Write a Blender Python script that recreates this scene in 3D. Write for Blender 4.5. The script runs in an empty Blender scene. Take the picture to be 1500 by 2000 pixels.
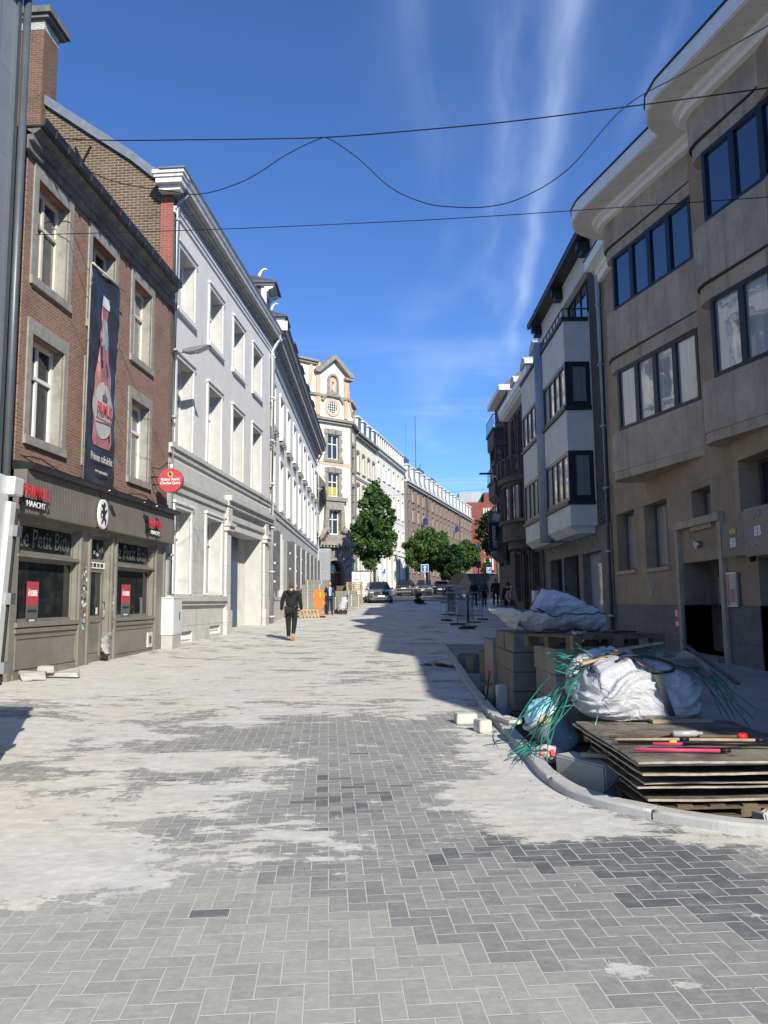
import bpy, bmesh, math, random
from mathutils import Vector, Matrix, noise as mnoise
random.seed(7)
R = math.radians
scene = bpy.context.scene
COL = scene.collection
# ------------------------------------------------------------------ camera
cam_d = bpy.data.cameras.new('camera'); cam = bpy.data.objects.new('camera', cam_d); COL.objects.link(cam)
cam_d.sensor_fit = 'VERTICAL'; cam_d.sensor_height = 36; cam_d.sensor_width = 27
cam_d.lens = 27.09; cam_d.clip_start = .05; cam_d.clip_end = 3000
cam.location = (0, 0, 1.6)
cam.rotation_euler = (Matrix.Rotation(R(90 + 6.6), 4, 'X') @ Matrix.Rotation(R(-.62), 4, 'Z')).to_euler()
scene.camera = cam
scene.render.resolution_x = 768; scene.render.resolution_y = 1024
# ------------------------------------------------------------------ light
LIGHT = Vector((-.60, 1.5, -1.0)).normalized()         # the way sunlight travels
SUN_EL = math.asin(-LIGHT.z); SUN_AZ = math.atan2(-LIGHT.x, -LIGHT.y)
world = bpy.data.worlds.new('World'); scene.world = world; world.use_nodes = True
sl = bpy.data.lights.new('sun', 'SUN'); sun = bpy.data.objects.new('sun', sl); COL.objects.link(sun)
sl.energy = 5.0; sl.angle = R(.5); sl.color = (1, .948, .815)
sun.location = (20, -50, 40); sun.rotation_euler = LIGHT.to_track_quat('-Z', 'Y').to_euler()
scene.view_settings.view_transform = 'Standard'; scene.view_settings.look = 'None'
scene.view_settings.exposure = 0.42; scene.view_settings.gamma = 1

class NT:
    def __init__(s, nt): s.nt = nt; s.n = nt.nodes; s.l = nt.links
    def put(s, inp, v):
        if v is None: return
        if hasattr(v, 'is_output'): s.l.new(v, inp)
        else:
            try: inp.default_value = v
            except Exception: inp.default_value = (v, v, v)
    def m(s, op, a, b=None, c=None, clamp=False):
        n = s.n.new('ShaderNodeMath'); n.operation = op; n.use_clamp = clamp
        s.put(n.inputs[0], a); s.put(n.inputs[1], b)
        if c is not None: s.put(n.inputs[2], c)
        return n.outputs[0]
    def vm(s, op, a, b=None):
        n = s.n.new('ShaderNodeVectorMath'); n.operation = op
        s.put(n.inputs[0], a); s.put(n.inputs[1], b); return n.outputs[0]
    def xyz(s, x, y, z):
        n = s.n.new('ShaderNodeCombineXYZ')
        for i, v in enumerate((x, y, z)): s.put(n.inputs[i], v)
        return n.outputs[0]
    def sep(s, v):
        n = s.n.new('ShaderNodeSeparateXYZ'); s.put(n.inputs[0], v); return n.outputs
    def obj(s): return s.n.new('ShaderNodeTexCoord').outputs['Object']
    def noise(s, vec, scale, detail=4, rough=.55, dist=0):
        n = s.n.new('ShaderNodeTexNoise'); s.put(n.inputs['Vector'], vec)
        n.inputs['Scale'].default_value = scale; n.inputs['Detail'].default_value = detail
        n.inputs['Roughness'].default_value = rough; n.inputs['Distortion'].default_value = dist
        return n.outputs['Fac']
    def white(s, vec):
        n = s.n.new('ShaderNodeTexWhiteNoise'); n.noise_dimensions = '3D'; s.put(n.inputs['Vector'], vec); return n.outputs['Value']
    def ss(s, v, a, b, lo=0, hi=1):
        n = s.n.new('ShaderNodeMapRange'); n.interpolation_type = 'SMOOTHSTEP'
        s.put(n.inputs[0], v); n.inputs[1].default_value = a; n.inputs[2].default_value = b
        n.inputs[3].default_value = lo; n.inputs[4].default_value = hi; return n.outputs[0]
    def mix(s, f, a, b, mode='MIX'):
        n = s.n.new('ShaderNodeMix'); n.data_type = 'RGBA'; n.blend_type = mode
        s.put(n.inputs[0], f)
        for i, v in ((6, a), (7, b)):
            if isinstance(v, tuple) and len(v) == 3: v = v + (1,)
            s.put(n.inputs[i], v)
        return n.outputs[2]
    def bump(s, h, strength=.3, dist=.02):
        n = s.n.new('ShaderNodeBump'); s.put(n.inputs['Height'], h)
        n.inputs['Strength'].default_value = strength; n.inputs['Distance'].default_value = dist; return n.outputs[0]
    def scale(s, v, k): return s.vm('MULTIPLY', v, k)

# sky: Nishita plus thin cirrus on a high cloud plane
w = NT(world.node_tree); w.n.clear()
sky = w.n.new('ShaderNodeTexSky'); sky.sky_type = 'NISHITA'; sky.sun_disc = False
sky.sun_elevation = SUN_EL; sky.sun_rotation = SUN_AZ; sky.altitude = 900; sky.air_density = 1.0; sky.dust_density = .05; sky.ozone_density = 4.5
geo = w.n.new('ShaderNodeTexCoord').outputs['Generated']
sx, sy, sz = w.sep(geo)
zc = w.m('MAXIMUM', sz, .03)
px_ = w.m('DIVIDE', sx, zc); py_ = w.m('DIVIDE', sy, zc)
u0 = w.m('SUBTRACT', px_, w.m('ADD', w.m('MULTIPLY', py_, .108), .19))       # across the main streak
wob = w.m('MULTIPLY', w.m('SUBTRACT', w.noise(w.xyz(w.m('MULTIPLY', px_, 1.5), py_, 0), 1.2, 3, .45), .5), .16)
u1 = w.m('ADD', u0, wob)
wid = w.m('ADD', .008, w.m('MULTIPLY', w.noise(w.xyz(px_, py_, 4), 1.1, 3), .036))
st = w.m('EXPONENT', w.m('MULTIPLY', w.m('POWER', w.m('ABSOLUTE', w.m('DIVIDE', u1, wid)), 2), -1))
fib = w.noise(w.xyz(w.m('MULTIPLY', u1, 9), w.m('MULTIPLY', py_, 1.6), 0), 1, 5, .55)
wide = w.m('EXPONENT', w.m('MULTIPLY', w.m('POWER', w.m('ABSOLUTE', w.m('DIVIDE', w.m('ADD', u1, .03), w.m('ADD', .06, w.m('MULTIPLY', wid, 1.6)))), 2), -1))
c1 = w.m('ADD', w.m('MULTIPLY', st, w.ss(fib, .20, .75, .35, 1)), w.m('MULTIPLY', wide, w.ss(fib, .3, .75, .06, .36)))
c1 = w.m('MULTIPLY', c1, w.m('MULTIPLY', w.ss(py_, 3.4, 2.4), .36))
def faint(off, wd, k, lo, hi):
    e = w.m('EXPONENT', w.m('MULTIPLY', w.m('POWER', w.m('ABSOLUTE', w.m('DIVIDE', w.m('SUBTRACT', u1, off), wd)), 2), -1))
    return w.m('MULTIPLY', w.m('MULTIPLY', e, w.ss(fib, .35, .8)), w.m('MULTIPLY', w.ss(py_, hi, lo), k))
c1 = w.m('ADD', c1, w.m('ADD', faint(.17, .022, .22, 1.2, 2.0), w.m('ADD', faint(-.10, .03, .2, 1.8, 3.0), faint(-.24, .035, .13, 1.6, 2.8))))
n2 = w.noise(w.xyz(w.m('MULTIPLY', px_, 1.6), w.m('MULTIPLY', py_, .55), 7), 1.3, 6, .5, .3)
c2 = w.m('MULTIPLY', w.ss(n2, .50, .80), w.m('MULTIPLY', w.ss(px_, -.1, .3), .22))
n3 = w.noise(w.xyz(w.m('MULTIPLY', px_, .5), w.m('MULTIPLY', py_, 1.3), 2), 1.1, 7, .6, .4)
c3 = w.m('MULTIPLY', w.ss(n3, .50, .78), w.m('MULTIPLY', w.ss(py_, 2.2, 4.2), .35))
cl = w.m('MINIMUM', w.m('ADD', c1, w.m('ADD', c2, c3)), .7)
skyc = w.mix(1.0, sky.outputs[0], (.77, 1.035, 1.44), 'MULTIPLY')
colr = w.mix(cl, skyc, (5.6, 7.0, 9.4))
bg = w.n.new('ShaderNodeBackground'); w.l.new(colr, bg.inputs[0]); bg.inputs[1].default_value = .097
wo = w.n.new('ShaderNodeOutputWorld'); w.l.new(bg.outputs[0], wo.inputs[0])

# ------------------------------------------------------------------ materials
MATS = {}
def newmat(name):
    m = bpy.data.materials.new(name); m.use_nodes = True; m.node_tree.nodes.clear()
    t = NT(m.node_tree); b = t.n.new('ShaderNodeBsdfPrincipled'); o = t.n.new('ShaderNodeOutputMaterial')
    t.l.new(b.outputs[0], o.inputs[0]); MATS[name] = m; t.b = b; t.o = o
    return m, t
def bset(t, **k):
    names = dict(col='Base Color', rough='Roughness', metal='Metallic', spec='Specular IOR Level', normal='Normal', ior='IOR', coat='Coat Weight', coatr='Coat Roughness', alpha='Alpha', trans='Transmission Weight')
    for a, v in k.items():
        if isinstance(v, tuple) and len(v) == 3 and a == 'col': v = v + (1,)
        t.put(t.b.inputs[names[a]], v)
def mul(c, k): return tuple(min(1, x * k) for x in c)
def plain(name, col, rough=.6, metal=0, var=.12, scale=3, bump=.0, bscale=40, spec=.4, streak=0, dirt=None, panel=None, coat=0):
    """base colour with noise wear, optional rain streaks, stain colour and panel joints"""
    m, t = newmat(name); v = t.obj()
    c = t.mix(t.ss(t.noise(v, scale, 6, .65), .3, .7), mul(col, 1 - var), mul(col, 1 + var))
    if streak:
        sv = t.vm('MULTIPLY', v, (5.0, 5.0, .35))
        c = t.mix(t.m('MULTIPLY', t.ss(t.noise(sv, 1.0, 6, .7), .48, .78), streak), c, dirt or mul(col, .45))
    if dirt:
        c = t.mix(t.m('MULTIPLY', t.ss(t.noise(v, .9, 8, .7), .52, .75), .55), c, dirt)
    nrm = None
    h = t.noise(v, bscale, 5, .6)
    if panel:
        pw, ph, w_ = panel
        x, y, z = t.sep(v); q = t.m('ADD', x, y)
        jx = t.m('ABSOLUTE', t.m('SUBTRACT', t.m('FRACT', t.m('DIVIDE', q, pw)), .5))
        jz = t.m('ABSOLUTE', t.m('SUBTRACT', t.m('FRACT', t.m('DIVIDE', z, ph)), .5))
        j = t.m('MAXIMUM', t.m('MULTIPLY', t.m('GREATER_THAN', jx, .5 - w_ / pw), 1), t.m('MULTIPLY', t.m('GREATER_THAN', jz, .5 - w_ / ph), 1))
        cid = t.white(t.xyz(t.m('FLOOR', t.m('DIVIDE', q, pw)), t.m('FLOOR', t.m('DIVIDE', z, ph)), 0))
        c = t.mix(1.0, c, t.mix(cid, (.9, .9, .9), (1.08, 1.07, 1.05)), 'MULTIPLY')
        c = t.mix(t.m('MULTIPLY', j, .6), c, mul(col, .35))
        h = t.m('SUBTRACT', h, t.m('MULTIPLY', j, 2))
        bump = max(bump, .25)
    if bump: nrm = t.bump(h, bump, .01)
    bset(t, col=c, rough=rough, metal=metal, spec=spec, normal=nrm, coat=coat)
    return m
def brick(name, c1, c2, mortar, bw=.215, bh=.068, mw=.011, dirt=(.05, .04, .035), dirtamt=.5, bump=.6):
    m, t = newmat(name); v = t.obj(); x, y, z = t.sep(v)
    q = t.xyz(t.m('ADD', x, y), z, 0)
    n = t.n.new('ShaderNodeTexBrick'); t.l.new(q, n.inputs['Vector'])
    n.inputs['Color1'].default_value = c1 + (1,); n.inputs['Color2'].default_value = c2 + (1,); n.inputs['Mortar'].default_value = mortar + (1,)
    n.inputs['Scale'].default_value = 1; n.inputs['Brick Width'].default_value = bw; n.inputs['Row Height'].default_value = bh
    n.inputs['Mortar Size'].default_value = mw; n.inputs['Mortar Smooth'].default_value = .2
    nz = t.noise(q, 1.1, 8, .7); fine = t.noise(q, 30, 3, .6)
    c = t.mix(t.m('MULTIPLY', t.ss(nz, .45, .72), dirtamt), n.outputs['Color'], dirt)
    c = t.mix(t.ss(fine, .35, .75), mulc(t, c, .8), mulc(t, c, 1.15))
    h = t.m('ADD', t.m('MULTIPLY', n.outputs['Fac'], -1), t.m('MULTIPLY', fine, .5))
    bset(t, col=c, rough=.9, spec=.2, normal=t.bump(h, bump, .012)); return m
def mulc(t, c, k): return t.mix(1.0, c, (k, k, k), 'MULTIPLY')
def glassm(name, base=(.015, .02, .025), rough=.03, wav=.03, curtain=None, cscale=14, ior=1.55, dust=0):
    m, t = newmat(name); v = t.obj()
    c = base
    if curtain:
        x, y, z = t.sep(v)
        f = t.noise(t.xyz(t.m('MULTIPLY', t.m('ADD', x, y), cscale), t.m('MULTIPLY', z, .25), 0), 1, 3, .5)
        c = t.mix(t.ss(f, .3, .7), mul(curtain, .55), curtain)
    nm = t.bump(t.noise(v, 2.2, 2, .5), wav, .05)
    if dust:
        c = t.mix(t.m('MULTIPLY', t.ss(t.noise(v, 2.5, 7, .7), .4, .8), dust), c if not isinstance(c, tuple) else c, (.35, .34, .32))
    bset(t, col=c, rough=rough if not curtain else .6, spec=.5, normal=nm, ior=ior)
    if curtain:
        t.put(t.b.inputs['Coat Weight'], 1.0); t.put(t.b.inputs['Coat Roughness'], rough); t.put(t.b.inputs['Coat IOR'], ior)
        t.l.new(nm, t.b.inputs['Coat Normal'])
    return m
def emission(name, col, k=1):
    m, t = newmat(name); bset(t, col=col); t.put(t.b.inputs['Emission Color'], col + (1,)); t.put(t.b.inputs['Emission Strength'], k); return m

brick('brick_red', (.34, .175, .122), (.25, .125, .09), (.30, .25, .21), bw=.19, bh=.062, dirtamt=.35)
brick('brick_yellow', (.150, .102, .068), (.088, .063, .047), (.30, .245, .175), bw=.24, bh=.082, mw=.013, dirtamt=.35, dirt=(.045, .035, .03))
brick('brick_chimney', (.23, .105, .065), (.13, .075, .055), (.22, .18, .14), bw=.22, bh=.07, dirtamt=.5)
brick('brick_edge', (.36, .10, .075), (.28, .085, .065), (.32, .20, .16), bw=.22, bh=.07, dirtamt=.2)
brick('brick_pale', (.30, .205, .165), (.245, .165, .13), (.32, .27, .22), bw=.6, bh=.25, dirtamt=.25)
brick('brick_dark_red', (.26, .085, .065), (.20, .066, .052), (.22, .10, .08), bw=.9, bh=.35, dirtamt=.15)
brick('brick_white_paint', (.55, .54, .52), (.46, .45, .43), (.35, .34, .32), dirtamt=.3, dirt=(.25, .22, .2))
brick('brick_grey_slim', (.16, .16, .165), (.11, .11, .115), (.03, .03, .03), bw=.5, bh=.075, mw=.02, dirtamt=.3)
plain('bluestone', (.27, .262, .235), .8, var=.18, scale=4, bump=.2, streak=.3)
plain('bluestone_dark', (.15, .145, .135), .8, var=.25, scale=4, bump=.25, streak=.5)
plain('stucco_white', (.655, .635, .60), .85, var=.06, scale=1.3, bump=.08, streak=.30, dirt=(.50, .49, .46))
plain('stucco_trim', (.68, .675, .65), .8, var=.05, scale=2, bump=.05, streak=.2, dirt=(.5, .49, .46))
plain('stucco_base', (.50, .50, .48), .85, var=.1, scale=2, bump=.15, streak=.35, dirt=(.33, .32, .3), panel=(2.6, .95, .008))
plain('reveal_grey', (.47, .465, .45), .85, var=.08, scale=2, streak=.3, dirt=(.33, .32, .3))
plain('stucco_cream', (.70, .685, .61), .85, var=.06, scale=1.5, bump=.08, streak=.2, dirt=(.45, .43, .38))
plain('stucco_greywhite', (.48, .475, .455), .85, var=.1, scale=1.5, bump=.1, streak=.4, dirt=(.3, .29, .27))
plain('church_cream', (.76, .71, .57), .85, var=.05, scale=1, bump=.06, streak=.15, dirt=(.55, .5, .4))
plain('warm_white', (.72, .69, .62), .85, var=.05, scale=1, bump=.06, streak=.12, dirt=(.5, .47, .42))
plain('church_pink', (.56, .37, .26), .85, var=.08, scale=1, bump=.06, streak=.2)
plain('church_grey', (.25, .235, .205), .85, var=.2, scale=2, bump=.2, streak=.5)
plain('peeling_paint', (.66, .65, .62), .7, var=.1, scale=5, bump=.3, dirt=(.16, .14, .12), streak=.35)
plain('cornice_dirty', (.17, .165, .155), .8, var=.3, scale=3, bump=.3, streak=.5, dirt=(.05, .05, .048))
plain('cornice_midgrey', (.36, .355, .34), .8, var=.15, scale=3, bump=.2, streak=.4, dirt=(.2, .19, .18))  # mid-grey cornice colour with streaks and stains
plain('gutter_black', (.022, .023, .026), .45, var=.3)
plain('zinc', (.22, .235, .26), .45, metal=.4, var=.15, scale=4, bump=.05)
plain('zinc_pipe', (.34, .38, .43), .45, metal=.3, var=.1, scale=4)
plain('white_pipe', (.62, .62, .60), .5, var=.1, scale=4, streak=.2)
plain('slate', (.085, .08, .085), .55, var=.35, scale=9, bump=.3, panel=(.3, .18, .01))
plain('frame_white', (.72, .71, .68), .45, var=.05)
plain('frame_cream', (.60, .57, .47), .5, var=.08)
plain('frame_blueblack', (.012, .017, .028), .35, var=.2)
plain('frame_grey', (.075, .08, .09), .4, var=.2)
plain('pub_taupe', (.20, .186, .158), .5, var=.12, scale=2, bump=.05, dirt=(.34, .33, .30), spec=.35)
plain('pub_fascia', (.155, .140, .122), .55, var=.10, scale=2, streak=.35, dirt=(.17, .155, .14))
plain('sign_red', (.55, .025, .035), .35, var=.06)
plain('sign_red_faded', (.44, .055, .075), .5, var=.12, scale=6)
plain('sign_white', (.75, .75, .73), .5, var=.06)
plain('sign_dark', (.03, .028, .025), .5, var=.1)
plain('sign_blue', (.02, .09, .42), .4, var=.05)
plain('banner_black', (.035, .036, .042), .4, var=.2, scale=1.5)
plain('banner_pink', (.38, .16, .165), .5, var=.15, scale=3)
plain('banner_label', (.42, .415, .40), .5, var=.12, scale=9)
plain('faint_grey', (.11, .12, .118), .5, var=.1)
plain('gold', (.5, .38, .08), .5)
plain('panel_grey', (.23, .245, .27), .5, var=.08, scale=1, panel=(1.15, 1.55, .006), metal=.15)
plain('panel_edge', (.09, .105, .115), .4, var=.1, metal=.2)
plain('cabinet_grey', (.55, .57, .56), .55, var=.06, streak=.15)
plain('truck_white', (.78, .78, .76), .3, var=.04, coat=.4, dirt=(.6, .58, .54))
plain('seal_black', (.02, .02, .02), .6)
plain('travertine', (.40, .34, .265), .75, var=.16, scale=1.6, bump=.12, streak=.62, dirt=(.15, .128, .098), panel=(.62, 30, .004))
plain('travertine_plain', (.39, .325, .235), .75, var=.16, scale=1.8, bump=.12, streak=.75, dirt=(.12, .10, .07))
plain('stone_wall', (.30, .238, .165), .75, var=.15, scale=1.6, bump=.12, streak=.25, dirt=(.12, .10, .08), panel=(1.15, 1.35, .005))
plain('dado_grey', (.125, .128, .135), .7, var=.15, scale=3, bump=.1, panel=(.85, .72, .006))
plain('eaves_white', (.80, .80, .80), .55, var=.05, streak=.1)
plain('soffit_grey', (.66, .65, .62), .7, var=.05, scale=1)
plain('render_white', (.56, .57, .545), .8, var=.07, scale=1.5, bump=.1, streak=.12, dirt=(.36, .36, .33))
plain('render_grey', (.255, .28, .33), .75, var=.1, scale=1.5, bump=.1)
plain('dark_wood', (.018, .019, .024), .5, var=.3)
plain('black_void', (.006, .006, .007), .9)
plain('dark_stone', (.085, .077, .068), .85, var=.3, scale=2, bump=.4, streak=.4, dirt=(.03, .028, .025))
plain('dark_balcony', (.075, .075, .08), .8, var=.3, scale=2, bump=.3, streak=.5)
plain('red_frame', (.13, .022, .022), .5)
plain('iron', (.02, .021, .024), .45, metal=.5)
plain('steel', (.42, .43, .44), .35, metal=.85, var=.1)
plain('rubber', (.022, .022, .022), .8, var=.2)
plain('door_blue', (.010, .045, .12), .4, var=.15, scale=1)
plain('door_brown', (.105, .048, .032), .5, var=.1)
plain('concrete', (.40, .395, .375), .9, var=.12, scale=5, bump=.4, bscale=60)
plain('concrete_block', (.36, .36, .33), .9, var=.12, scale=5, bump=.3, bscale=80, dirt=(.24, .23, .2))
plain('block_dark', (.135, .128, .108), .85, var=.16, scale=3, bump=.3, dirt=(.07, .065, .055))
plain('block_grey', (.22, .215, .19), .85, var=.1, scale=3, bump=.25)
plain('pale_block', (.50, .485, .44), .9, var=.1, scale=9, bump=.4)
plain('wood_pallet', (.33, .255, .165), .85, var=.25, scale=6, bump=.3, streak=.2)
plain('wood_dark', (.115, .082, .052), .85, var=.3, scale=6, bump=.35)
plain('wood_fresh', (.42, .28, .15), .8, var=.2, scale=6, bump=.2)
plain('plywood', (.14, .12, .095), .75, var=.6, scale=4, bump=.3, dirt=(.36, .34, .30), streak=.3)
plain('plywood_edge', (.36, .30, .235), .8, var=.3, scale=8, bump=.2)
plain('pink_paint', (.75, .05, .13), .5, var=.15)
plain('red_plastic', (.6, .02, .02), .4)
plain('bag_white', (.56, .57, .60), .55, var=.05, scale=2, spec=.3)
plain('bag_coolwhite', (.54, .56, .61), .55, var=.06, scale=2)
plain('strap_black', (.025, .027, .035), .6)
plain('strap_green', (.015, .15, .105), .3, var=.3, spec=.6)
plain('bucket', (.46, .50, .55), .5, var=.06)
plain('plastic_cyan', (.22, .48, .56), .25, var=.35, scale=12, spec=.7)
plain('plastic_clear', (.34, .34, .32), .2, var=.2, scale=6, spec=.7)
plain('yellow', (.7, .5, .03), .5)
plain('orange', (.85, .16, .025), .5, var=.06)
plain('dirt', (.055, .043, .032), .95, var=.45, scale=8, bump=.9, bscale=18)
plain('skin', (.46, .27, .19), .6, var=.05)
plain('skin_dark', (.14, .075, .05), .6)
plain('hair_brown', (.085, .05, .03), .8, var=.3, scale=60)
plain('hair_black', (.01, .009, .008), .7)
plain('cloth_black', (.009, .009, .011), .85, var=.2, scale=5, bump=.2, bscale=200)
plain('cloth_navy', (.012, .018, .04), .8, var=.2)
plain('cloth_shirt', (.42, .52, .68), .7)
plain('cloth_dark', (.010, .011, .014), .85)
plain('cloth_grey', (.06, .062, .068), .85)
plain('cloth_pink', (.33, .22, .19), .85)
plain('shoe_tan', (.42, .22, .12), .7)
plain('car_silver', (.33, .34, .37), .28, metal=.65, var=.03, coat=1)
plain('car_dark', (.035, .036, .040), .28, metal=.4, var=.03, coat=1)
plain('car_grey', (.12, .125, .13), .3, metal=.5, var=.03, coat=1)
plain('car_black', (.006, .006, .007), .55, coat=0)
plain('car_trim', (.015, .015, .017), .45)
plain('car_light', (.5, .5, .52), .15, spec=.8)
plain('car_red_light', (.35, .01, .01), .2)
plain('bark', (.11, .095, .075), .9, var=.3, scale=8, bump=.6, bscale=25)
plain('terracotta', (.05, .05, .05), .8)
plain('mesh_grey', (.11, .115, .12), .8, var=.2)
plain('asphalt', (.055, .056, .058), .9, var=.15, scale=2, bump=.3, bscale=90)
plain('flag_blue', (.02, .03, .12), .7)
plain('flag_multi', (.5, .25, .35), .7, var=.6, scale=3)
plain('metal_clad', (.34, .355, .37), .4, metal=.3, var=.05, panel=(2.2, 1.4, .02))
plain('blind_white', (.66, .66, .64), .7, var=.04)
plain('yellow_panel', (.42, .37, .06), .6)
glassm('glass', wav=.04)
glassm('glass_far', base=(.03, .04, .055), wav=.01)
glassm('glass_shop', base=(.014, .019, .019), wav=.02, dust=.12)
glassm('glass_curtain', curtain=(.30, .315, .315), wav=.07, ior=2.5)
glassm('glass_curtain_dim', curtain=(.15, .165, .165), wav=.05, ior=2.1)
glassm('glass_blue', base=(.012, .02, .04), wav=.03, ior=2.4)
glassm('glass_white', curtain=(.30, .31, .30), wav=.03, cscale=6)
M = MATS

def bagmat(name, col):
    m, t = newmat(name); v = t.obj()
    w_ = t.noise(v, 2.5, 3, .5); q = t.vm('ADD', t.vm('MULTIPLY', v, (1.2, 1.2, 3.2)), t.xyz(w_, t.m('MULTIPLY', w_, .5), t.m('MULTIPLY', w_, 1.5)))
    r1 = t.m('ABSOLUTE', t.m('SUBTRACT', t.noise(q, 3.2, 2, .5), .5)); r2 = t.m('ABSOLUTE', t.m('SUBTRACT', t.noise(t.vm('MULTIPLY', v, (1, 1, 1.6)), 9, 3, .6), .5))
    h = t.m('ADD', t.m('MULTIPLY', t.m('MINIMUM', r1, .10), 6), t.m('MULTIPLY', t.m('MINIMUM', r2, .08), 1.2))
    wv = t.noise(v, 220, 1, .5); h = t.m('ADD', h, t.m('MULTIPLY', wv, .08))
    c = t.mix(t.m('MULTIPLY', t.ss(t.noise(v, 3.5, 7, .7), .5, .78), .5), col, mul(col, .62)); c = t.mix(t.ss(t.noise(v, 30, 3), .3, .7), mulc(t, c, .94), mulc(t, c, 1.04))
    bset(t, col=c, rough=.6, spec=.3, normal=t.bump(h, .5, .025))
bagmat('bag_white', (.43, .435, .45)); bagmat('bag_coolwhite', (.50, .51, .54))  # second bag tone is slightly paler and cooler
def leafmat(name, c1, c2):
    m, t = newmat(name); v = t.obj()
    a = t.white(t.vm('FLOOR', t.scale(v, (14, 14, 14))))
    c = t.mix(t.m('ADD', t.m('MULTIPLY', a, .7), t.m('MULTIPLY', t.ss(t.noise(v, 1.6, 4, .6), .35, .65), .3)), c1, c2)
    bset(t, col=c, rough=.55, spec=.35)
    tr = t.n.new('ShaderNodeBsdfTranslucent'); t.put(tr.inputs[0], t.mix(1.0, c, (1.3, 1.6, .5), 'MULTIPLY'))
    mx = t.n.new('ShaderNodeMixShader'); mx.inputs[0].default_value = .28
    t.l.new(t.b.outputs[0], mx.inputs[1]); t.l.new(tr.outputs[0], mx.inputs[2]); t.l.new(mx.outputs[0], t.o.inputs[0])
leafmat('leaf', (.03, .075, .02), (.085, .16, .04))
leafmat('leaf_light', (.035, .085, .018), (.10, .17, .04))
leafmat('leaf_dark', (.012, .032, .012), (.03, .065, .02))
leafmat('conifer', (.03, .07, .03), (.07, .13, .05))
leafmat('grass_blade', (.05, .09, .02), (.10, .12, .04))

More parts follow.
